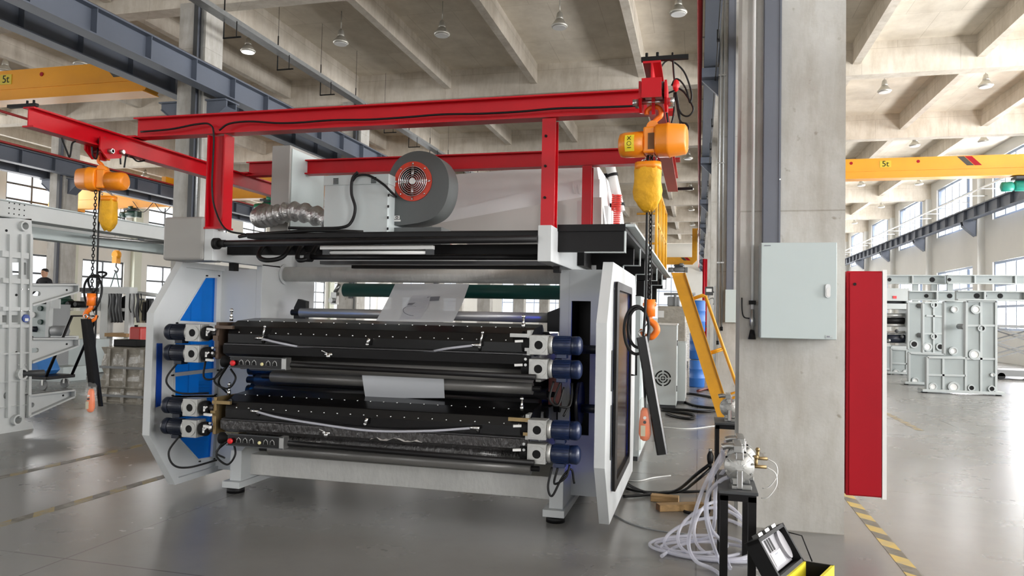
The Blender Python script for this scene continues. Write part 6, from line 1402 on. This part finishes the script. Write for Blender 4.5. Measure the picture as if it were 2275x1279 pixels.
ra_ = Q(286, 738, 15.0); rb2 = Q(312, 738, 15.0); obj('canister_body', B(ra_.x, 15.0, 0.6, rb2.x, 15.3, Q(298, 726, 15.0).z), 'red_tank', rt, .04); obj('canister_cap', MB().cyl((ra_.x + .08, 15.15, Q(298, 727, 15.0).z), (ra_.x + .08, 15.15, Q(298, 722, 15.0).z), .04, n=12), 'black_matte', rt)
obj('canister_base', B(ra_.x - .1, 14.95, 0, rb2.x + .1, 15.4, .6), 'mid_grey', rt)
# white panel machine seen between the bracket arms
Yp = 12.5
wp = thing('panel_machine', (A(90, 720, Yp).x, Yp, 0), 'pale machine panel with green buttons seen between the bracket arms', 'machine')
obj('front_panel', B(Q(62, 700, Yp).x, Yp, .3, Q(104, 700, Yp).x, Yp + .12, Q(80, 675, Yp).z), 'casting_green', wp); obj('side_panel', B(Q(104, 700, Yp).x, Yp + .02, .3, Q(112, 700, Yp).x, Yp + .5, Q(80, 675, Yp).z), 'mid_grey', wp)
obj('post', B(Q(111, 700, Yp).x, Yp - .1, 0, Q(118, 700, Yp).x, Yp, Q(110, 668, Yp).z), 'casting_white', wp); obj('post_plate', bpx(114, 664, 133, 685, Yp - .12, .02), 'casting_white', wp)
for px, py in ((92, 685), (92, 715)): obj('button', MB().cyl(Q(px, py, Yp), Q(px, py, Yp) - V((0, .05, 0)), .055, n=16), 'dark_green', wp)
obj('valve_wheel', MB().cyl(Q(76, 699, Yp), Q(76, 699, Yp) - V((0, .04, 0)), .06, n=18), 'white_plastic', wp); obj('valve', MB().lathe([(0, .05), (.06, .08), (.12, .05)], Q(78, 737, Yp), (0, 0, 1), 14), 'motor_navy', wp)
obj('pump_motor', MB().lathe([(0, .05), (.02, .11), (.3, .12), (.36, .08)], Q(118, 735, Yp), (1, 0, 0), 18), 'mid_grey', wp); obj('motor_shelf', bpx(112, 746, 140, 751, Yp - .1, .4), 'casting_white', wp)
obj('panel_base', B(Q(60, 800, Yp).x, Yp - .1, 0, Q(150, 800, Yp).x, Yp + .5, .3), 'casting_green', wp)
Yg = 14.0
gc = thing('green_cabinet', (A(150, 800, Yg).x, Yg, 0), 'large pale green sheet metal cabinet behind the black cart', 'cabinet')
obj('cabinet_body', B(Q(120, 800, Yg).x, Yg, 0.02, Q(197, 800, Yg).x, Yg + .6, Q(150, 752, Yg).z), 'cabinet_green', gc, .01); obj('cabinet_plinth', B(Q(122, 800, Yg).x, Yg + .03, 0, Q(195, 800, Yg).x, Yg + .57, .02), 'dark_grey', gc); obj('upper_panel', B(Q(118, 720, Yg).x, Yg + .3, Q(150, 752, Yg).z, Q(165, 720, Yg).x, Yg + .34, Q(150, 690, Yg).z), 'cream_panel', gc)
# person standing on a work step behind the machine frame
Yq = 16.8
pz = A(100, 597, Yq); hx, hy, hz = pz.x, pz.y, pz.z          # top of the head
stp = thing('work_step', (hx, hy, 0), 'grey steel work step behind the white bracket arms', 'step')
fz_ = hz - 1.74
obj('step_top', B(hx - .4, hy - .35, fz_ - .03, hx + .4, hy + .4, fz_), 'mid_grey', stp)
for dx in (-.36, .36):
    for dy in (-.3, .36): obj('leg', B(hx + dx - .02, hy + dy - .02, 0, hx + dx + .02, hy + dy + .02, fz_ - .03), 'mid_grey', stp)
person = thing('person', (hx, hy, fz_), 'person in a black shirt standing behind the white bracket arm', 'person')
def skin_body(name, verts, edges, radii, m, parent, root=0, sub=2):
    me = bpy.data.meshes.new(name); me.from_pydata([tuple(V(v)) for v in verts], edges, []); me.materials.append(MATS[m])
    o = bpy.data.objects.new(name, me); COL.objects.link(o); o.parent = parent
    o.modifiers.new('skin', 'SKIN')
    for i, r in enumerate(radii): me.skin_vertices[0].data[i].radius = (r, r * .85) if not isinstance(r, tuple) else r
    me.skin_vertices[0].data[root].use_root = True
    s = o.modifiers.new('sub', 'SUBSURF'); s.levels = s.render_levels = sub; o.modifiers['skin'].use_smooth_shade = True; return o
bv = [(0, 0, .95), (0, 0, 1.1), (0, 0, 1.28), (0, 0, 1.42), (0, -.01, 1.5),
      (-.1, 0, .9), (-.11, -.02, .5), (-.11, 0, .1), (-.11, -.12, .05), (.1, 0, .9), (.11, -.02, .5), (.11, 0, .1), (.11, -.12, .05),
      (-.19, 0, 1.4), (-.27, -.02, 1.15), (-.24, -.2, 1.0), (.19, 0, 1.4), (.27, -.02, 1.15), (.24, -.2, 1.0)]
be = [(0, 1), (1, 2), (2, 3), (3, 4), (0, 5), (5, 6), (6, 7), (7, 8), (0, 9), (9, 10), (10, 11), (11, 12), (3, 13), (13, 14), (14, 15), (3, 16), (16, 17), (17, 18)]
br = [.14, .13, .15, .13, .06, .1, .07, .05, .045, .1, .07, .05, .045, .075, .055, .045, .075, .055, .045]
bd = skin_body('body', bv, be, br, 'shirt_black', person)
hm = MB(); hm.loft([[V((a * math.cos(t), -.01 + b * math.sin(t), z)) for t in [2 * PI * i / 16 for i in range(16)]] for z, a, b in ((1.44, .05, .055), (1.5, .05, .055), (1.53, .055, .07), (1.56, .068, .085), (1.62, .076, .095), (1.68, .074, .092), (1.72, .055, .07), (1.74, .02, .03))])
hm.v = [p + V((hx, hy, fz_)) for p in hm.v]; obj('head', hm, 'skin', person)
fc = V((hx, hy, fz_)); obj('nose', MB().ball(fc + V((0, -.1, 1.605)), .016, 8, (.8, 1, 1.4)), 'skin', person); obj('mouth', MB().ball(fc + V((0, -.092, 1.565)), .02, 8, (1, .3, .25)), 'fan_red', person)
for s in (-1, 1): obj('ear', MB().ball(fc + V((s * .078, 0, 1.62)), .024, 8, (.4, .8, 1.2)), 'skin', person); obj('eye', MB().ball(fc + V((s * .03, -.094, 1.635)), .01, 8), 'black_matte', person)
hr_ = MB().loft([[fc + V((a * math.cos(t), .005 + b * math.sin(t), z)) for t in [2 * PI * i / 16 for i in range(16)]] for z, a, b in ((1.655, .08, .1), (1.69, .082, .102), (1.725, .066, .085), (1.75, .03, .04))]); obj('hair', hr_, 'hair', person)
for s in (-1, 1):
    hb_ = MB()
    w_ = fc + V((s * .235, -.22, .99)); hb_.ball(w_ + V((0, -.03, 0)), .04, 8, (.8, 1.1, .5))
    for k in range(4): f0 = w_ + V((s * (.024 - .016 * k), -.065, 0)); hb_.tube([f0, f0 + V((0, -.035, -.005)), f0 + V((0, -.05 - .004 * (k in (1, 2)), -.03))], [.009, .008, .006], 6)
    t0 = w_ + V((-s * .03, -.025, 0)); hb_.tube([t0, t0 + V((-s * .02, -.025, -.005)), t0 + V((-s * .02, -.05, -.015))], [.011, .009, .007], 6); obj('hand', hb_, 'skin', person)

# ================================================================== BEYOND THE PRESS
# grey control cabinet with round vent
Yk = 13.1
ka, kb = A(1452, 815, Yk), A(1503, 815, Yk); kz = A(1480, 722, Yk).z
kc = thing('control_cabinet', ((ka.x + kb.x) / 2, Yk, 0), 'grey control cabinet with a round vent beyond the lifting tube', 'cabinet')
obj('cabinet_body', B(ka.x - .25, Yk, .06, kb.x, Yk + .7, kz), 'cabinet_grey', kc, .008)
obj('cabinet_plinth', B(ka.x - .24, Yk + .02, 0, kb.x - .01, Yk + .68, .06), 'dark_grey', kc)
obj('top_edge', B(ka.x - .26, Yk - .01, kz, kb.x + .01, Yk + .71, kz + .03), 'white_plastic', kc)
vc = A(1473, 840, Yk - .005)
for r0, r1 in ((.02, .038), (.065, .085), (.115, .14)):
    for k in range(4):
        t0 = PI / 2 * k + .14; t1 = PI / 2 * (k + 1) - .14
        arc_ = [(vc.x + r1 * math.cos(t0 + (t1 - t0) * i / 8), vc.z + r1 * math.sin(t0 + (t1 - t0) * i / 8)) for i in range(9)] + [(vc.x + r0 * math.cos(t1 - (t1 - t0) * i / 8), vc.z + r0 * math.sin(t1 - (t1 - t0) * i / 8)) for i in range(9)]
        obj('vent_slot', MB().plate(arc_, [], fy(Yk - .004, Yk)), 'black_matte', kc)
for z in (.3, 1.1): obj('hinge', B(kb.x, Yk + .05, z, kb.x + .012, Yk + .09, z + .1), 'black_matte', kc)
k2 = thing('control_cabinet', (kb.x + .1, Yk + .9, 0), 'lower grey cabinet just behind the vented control cabinet', 'cabinet')
z2 = A(1510, 760, Yk + .8).z; obj('cabinet_body', B(kb.x - .3, Yk + .8, .05, kb.x + .14, Yk + 1.6, z2), 'cabinet_grey', k2, .008); obj('cabinet_plinth', B(kb.x - .28, Yk + .82, 0, kb.x + .12, Yk + 1.58, .05), 'dark_grey', k2); obj('door', B(kb.x + .14, Yk + .85, .1, kb.x + .15, Yk + 1.55, z2 - .05), 'white_plastic', k2)
# grey drive column behind the hook
g3 = thing('press_cabinet', (-.72, 9.2, 0), 'tall grey switch cabinet under the black platform', 'cabinet')
obj('cabinet_body', B(-.86, 8.2, .05, -.62, 9.3, 1.83), 'cabinet_grey', g3, .008); obj('cabinet_plinth', B(-.85, 8.22, 0, -.64, 9.28, .05), 'dark_grey', g3); obj('door', B(-.62, 8.25, .12, -.612, 9.25, 1.79), 'cabinet_green', g3)
# wrapped machine far behind, blue barrel stack
Yw = 24.0
wm = thing('wrapped_machine', (A(1520, 760, Yw).x, Yw, 0), 'grey machine under clear wrap beyond the yellow stair', 'machine')
wa, wb_ = A(1460, 720, Yw), A(1568, 720, Yw); wz = A(1500, 680, Yw).z
obj('machine_body', B(wa.x, Yw, .1, wb_.x - .6, Yw + 2, wz), 'wrapped_crate', wm, .05); obj('machine_base', B(wa.x - .05, Yw - .05, 0, wb_.x - .55, Yw + 2, .1), 'dark_grey', wm); obj('upper_head', B(A(1482, 660, Yw).x, Yw + .2, wz, A(1510, 660, Yw).x, Yw + 1, A(1500, 658, Yw).z), 'mid_grey', wm, .04); obj('head_rail', MB().cyl(A(1475, 653, Yw + .2), A(1545, 653, Yw + .2), .04, n=8).cyl(A(1540, 653, Yw + .2), A(1540, 690, Yw + .2), .04, n=8).cyl(A(1500, 653, Yw + .2), A(1500, 690, Yw + .2), .04, n=8), 'mid_grey', wm)
obj('vent_panel', bpx(1461, 690, 1475, 705, Yw - .02, .02), 'white_plastic', wm)
Yb = 17.5
x0_, x1_ = A(1534, 700, Yb).x, A(1566, 700, Yb).x
for k, (z0_, z1_) in enumerate(((0, .62), (.64, 1.26), (1.28, A(1545, 668, Yb).z))):
    bb = thing('blue_drum', ((x0_ + x1_) / 2, Yb, z0_), ('lowest', 'middle', 'topmost')[k] + ' blue drum of the stack beyond the yellow stair', 'drum')
    obj('drum_body', MB().lathe([(0, .16), (.02, .175), ((z1_ - z0_) * .32, .175), ((z1_ - z0_) * .34, .183), ((z1_ - z0_) * .36, .175), ((z1_ - z0_) * .66, .175), ((z1_ - z0_) * .68, .183), ((z1_ - z0_) * .7, .175), (z1_ - z0_ - .02, .175), (z1_ - z0_, .16)], ((x0_ + x1_) / 2, Yb, z0_), (0, 0, 1), 20), 'blue_barrel', bb)
    obj('drum_lid', MB().cyl(((x0_ + x1_) / 2, Yb, z1_), ((x0_ + x1_) / 2, Yb, z1_ + .012), .155, n=20), 'mid_grey', bb)
# cables heaped on the floor near the cabinet
for k, (pts, lb) in enumerate((([(1508, 878), (1530, 874), (1560, 878), (1590, 884)], 'black floor cable running from the cabinet to the stair foot'), ([(1508, 884), (1535, 898), (1565, 904), (1595, 906)], 'black floor cable curving below the others towards the stair'), ([(1470, 910), (1510, 916), (1540, 921), (1538, 930), (1505, 926), (1480, 918)], 'black cable coil lying in front of the vented cabinet'), ([(1470, 908), (1520, 910), (1560, 914), (1592, 912)], 'black floor cable running past the cable coil to the stair'))):
    o = obj('floor_cable', MB().tube(spline([FL(*q_, .02) for q_ in pts], 7), .022, 7), 'rubber', origin=tuple(FL(*pts[1]))); tag(o, lb, 'cable')
o = obj('floor_cable', MB().tube(spline([FL(*q_, .03) for q_ in ((1550, 868), (1575, 863), (1600, 868))], 5), .03, 7), 'copper_red', origin=tuple(FL(1575, 863))); tag(o, 'rust brown offcut lying by the stair foot', 'offcut')
# red pipes standing by the far columns
for k, px in enumerate((1563, 1568)):
    p = A(px, 690, 33 + k * .1); o = thing('riser_pipe', (p.x, p.y, 0), 'red vertical riser pipe far behind the stair, %s' % ('first of the pair' if k == 0 else 'second of the pair'), 'pipe')
    obj('pipe', MB().cyl((p.x, p.y, 0), (p.x, p.y, 4.2), .06, n=10), 'red_cabinet', o); obj('pipe_bracket', MB().box(p.x - .08, p.y - .08, 1.2, p.x + .1, p.y + .08, 1.28), 'dark_grey', o)

# ================================================================== MACHINE CASTINGS IN THE BRIGHT BAY
def casting(pxpoly, y, th, holes, ribs, bosses, label, bars=(), name='machine_casting'):
    c = [A(*q_, y) for q_ in pxpoly]; zmin = min(p.z for p in c)
    t = thing(name, (sum(p.x for p in c) / len(c), y, max(0, zmin)), label, 'casting')
    po_ = [(p.x, p.z) for p in c]
    hl = [circ(A(px, py, y).x, A(px, py, y).z, r, 16) for px, py, r in holes]
    pl_ = obj('cast_plate', MB().plate(po_, hl, fy(y, y + th)), 'cast_web', t)
    for (xa, ya, xb, yb_) in ribs:
        a, b = A(xa, ya, y), A(xb, yb_, y); obj('rib', MB().bar(a - V((0, .016, 0)), b - V((0, .016, 0)), .045, .032, (0, 1, 0)), 'cast_rib', pl_)
    for i in range(len(po_)):
        a, b = c[i], c[(i + 1) % len(c)]; obj('edge_rib', MB().bar(a - V((0, .02, 0)), b - V((0, .02, 0)), .045, .04, (0, 1, 0)), 'cast_rib', pl_)
    for px, py, r, m_ in bosses:
        p = A(px, py, y); obj('boss', MB().plate(circ(p.x, p.z, r * 1.5, 18), [circ(p.x, p.z, r, 18)], fy(y - .05, y)), 'cast_rib', pl_); obj('bore', MB().cyl((p.x, y - .03, p.z), (p.x, y - .002, p.z), r, n=16), m_, pl_)
    return t
K_ = 'black_matte'; ST = 'white_plastic'
def foot_for(t, px0, px1, py, y):
    a, b = A(px0, py, y), A(px1, py, y); obj('foot_plate', B(a.x - .12, y - .1, 0.03, b.x + .15, y + .3, .09), 'cast_rib', t)
    for x in (a.x - .05, b.x + .08): obj('levelling_foot', MB().cyl((x, y + .05, 0), (x, y + .05, .03), .06, n=12), 'dark_grey', t)
t = casting([(2060, 793), (2146, 795), (2147, 669), (2212, 669), (2212, 872), (2060, 868)], 18.5, .2, (), [(2095, 795, 2095, 868), (2060, 832, 2144, 834), (2145, 795, 2145, 868), (2179, 669, 2179, 872), (2147, 723, 2210, 723), (2147, 796, 2212, 797)],
            [(2167, 687, .07, ST), (2180, 729, .055, K_), (2164, 787, .08, ST), (2157, 861, .05, K_), (2202, 863, .05, K_), (2072, 858, .06, ST), (2118, 859, .08, ST), (2204, 832, .03, ST)], 'pale ribbed machine casting with round bores nearest the red cabinet')
foot_for(t, 2060, 2212, 870, 18.5)
t = casting([(2020, 784), (2098, 787), (2099, 669), (2146, 669), (2146, 793), (2060, 793), (2060, 855), (2020, 855)], 20.6, .2, (), [], [(2120, 687, .06, ST), (2117, 779, .07, ST), (2033, 845, .06, ST)], 'smooth pale machine casting behind the ribbed one')
foot_for(t, 2020, 2055, 855, 20.6)
p = A(2131, 725, 20.5); obj('stub_shaft', MB().cyl(p, p - V((0, .45, 0)), .07, n=14), 'mid_grey', t)
t = casting([(2051, 672), (2098, 672), (2098, 785), (2051, 783)], 22.6, .2, (), [(2074, 672, 2074, 784), (2057, 701, 2096, 703), (2051, 741, 2096, 741)], [(2075, 677, .06, K_), (2075, 747, .06, K_), (2060, 770, .08, ST), (2088, 770, .07, K_)], 'ribbed pale casting panel standing between two smooth castings')
b_ = A(2051, 783, 22.6); obj('lower_plate', B(b_.x, 22.62, 0, A(2098, 783, 22.6).x, 22.78, b_.z), 'cast_web', t)
t = casting([(1980, 775), (2018, 777), (2018, 672), (2050, 672), (2050, 783), (2018, 783), (2018, 840), (1980, 838)], 24.4, .2, (), [(2014, 778, 2014, 840), (1980, 806, 2018, 808)], [(2030, 764, .08, K_), (1991, 827, .07, ST), (2012, 828, .07, ST)], 'pale L shaped casting behind the others beside the distant machine')
foot_for(t, 1980, 2018, 840, 24.4)
for px, py in ((2040, 679), (2040, 744)): p = A(px, py, 24.4); obj('stub_shaft', MB().cyl(p, p - V((-.3, .3, 0)), .07, n=12), 'mid_grey', t)
t = casting([(1956, 768), (1980, 768), (1980, 836), (1956, 834)], 26.2, .2, (), [], [(1960, 822, .06, ST)], 'small pale casting partly hidden by the red cabinet')
foot_for(t, 1956, 1978, 836, 26.2)
# long horizontal tie beams lying over the castings
def tie(px0, px1, py0, py1, y, label, holes):
    a, b = A(px0, (py0 + py1) / 2, y), A(px1, (py0 + py1) / 2, y); z1_, z0_ = A((px0 + px1) / 2, py0, y).z, A((px0 + px1) / 2, py1, y).z
    t = thing('tie_beam', ((a.x + b.x) / 2, y, z0_), label, 'beam')
    bd_ = obj('beam_web', B(a.x, y, z0_, b.x, y + .12, z1_), 'cast_web', t); obj('beam_flange', MB().box(a.x, y - .1, z1_ - .03, b.x, y, z1_).box(a.x, y - .1, z0_, b.x, y, z0_ + .03), 'cast_rib', t)
    for px, r in holes: p = A(px, (py0 + py1) / 2, y); obj('bore', MB().cyl((p.x, y - .01, p.z), (p.x, y, p.z), r, n=12), K_, bd_)
    for px in range(int(px0) + 60, int(px1), 90): p = A(px, (py0 + py1) / 2, y); obj('stiffener', B(p.x - .02, y - .1, z0_ + .03, p.x + .02, y, z1_ - .03), 'cast_rib', t)
    return t, z0_, a, b
t, z_, a, b = tie(2125, 2330, 646, 668, 18.48, 'pale lower tie beam resting on the ribbed casting', ((2222, .055), (2170, .06), (2188, .04)))
obj('end_post', B(b.x - .3, 18.48, 0, b.x, 18.6, z_), 'cast_web', t)
t, z_, a, b = tie(2020, 2125, 646, 668, 20.55, 'pale lower tie beam resting on the smooth castings', ((2058, .05), (2110, .06)))

t, z_, a, b = tie(2104, 2330, 611, 631, 25.2, 'pale upper tie beam on posts above the ribbed casting', ((2109, .055), (2200, .03)))
for x in (a.x + .1, b.x - .3): obj('post', B(x - .08, 25.22, 0, x + .08, 25.32, z_), 'cast_web', t)
t, z_, a, b = tie(1966, 2100, 611, 631, 25.6, 'pale upper tie beam beside the red cabinet', ((1976, .06), (2071, .08)))
for x in (a.x + .9, b.x - .3): obj('post', B(x - .08, 25.62, 0, x + .08, 25.72, z_), 'cast_web', t)
# distant machine with rollers
Yd = 29.0
dm = thing('coating_machine', (A(1990, 730, Yd).x, Yd, 0), 'white machine with dark rollers seen beside the red cabinet', 'machine')
obj('top_cover', bpx(1950, 640, 2020, 668, Yd, 1.2), 'cast_rib', dm); obj('mid_cover', bpx(1950, 674, 2020, 686, Yd, 1.2), 'cast_rib', dm); obj('base', B(A(1950, 765, Yd).x, Yd, 0, A(2020, 765, Yd).x, Yd + 1.2, A(1980, 768, Yd).z), 'cast_rib', dm)
obj('end_wall', bpx(1950, 640, 1956, 770, Yd + .1, 1.1), 'cast_rib', dm); obj('end_wall', bpx(2014, 640, 2020, 770, Yd + .1, 1.1), 'cast_rib', dm)
obj('red_lamp', bpx(1984, 657, 1992, 663, Yd - .03, .03), 'red_plastic', dm)
for py, r, m_ in ((712, .12, 'black_paint'), (722, .06, 'steel_roll'), (700, .07, 'steel_roll'), (752, .16, 'motor_navy'), (738, .05, 'steel_roll'), (671, .07, 'dark_grey')): obj('roller', MB().cyl(A(1952, py, Yd + .4), A(2018, py, Yd + .4), r, n=14), m_, dm)
for px, py in ((1968, 742), (1975, 756), (2004, 748), (1992, 735)): obj('fitting', MB().ball(A(px, py, Yd + .2), .07, 8), ('dark_grey', 'red_cabinet', 'black_paint', 'steel')[px % 4], dm)
# scissor lift by the windows
Ys = 24.0
sl = thing('scissor_lift', (A(2250, 770, Ys).x, Ys, 0), 'lattice scissor lift standing by the bright windows', 'lift')
zz = [A(2250, q_, Ys).z for q_ in (735, 795)]
for s_ in (0, 1):
    for k in range(2):
        z0_, z1_ = A(2250, 762 + 33 * k, Ys).z, A(2250, 728 + 33 * k, Ys).z; xa_, xb_ = A(2214, 760, Ys).x, A(2330, 760, Ys).x
        obj('scissor_arm', MB().bar((xa_, Ys + s_ * .8, max(.25, z0_)), (xb_, Ys + s_ * .8, z1_), .02, .035).bar((xa_, Ys + s_ * .8 + .05, z1_), (xb_, Ys + s_ * .8 + .05, max(.25, z0_)), .02, .035), 'mid_grey', sl)
obj('lift_base', B(A(2214, 790, Ys).x, Ys - .1, .1, A(2330, 790, Ys).x, Ys + .9, .28), 'mid_grey', sl)
for x in (A(2222, 790, Ys).x, A(2310, 790, Ys).x):
    for y in (Ys - .05, Ys + .85): obj('wheel', MB().cyl((x, y - .05, .1), (x, y + .05, .1), .1, n=14), 'rubber', sl)
obj('lift_deck', B(A(2210, 730, Ys).x, Ys - .1, A(2250, 728, Ys).z, A(2330, 730, Ys).x, Ys + .9, A(2250, 728, Ys).z + .08), 'mid_grey', sl)
bpy.context.view_layer.update()
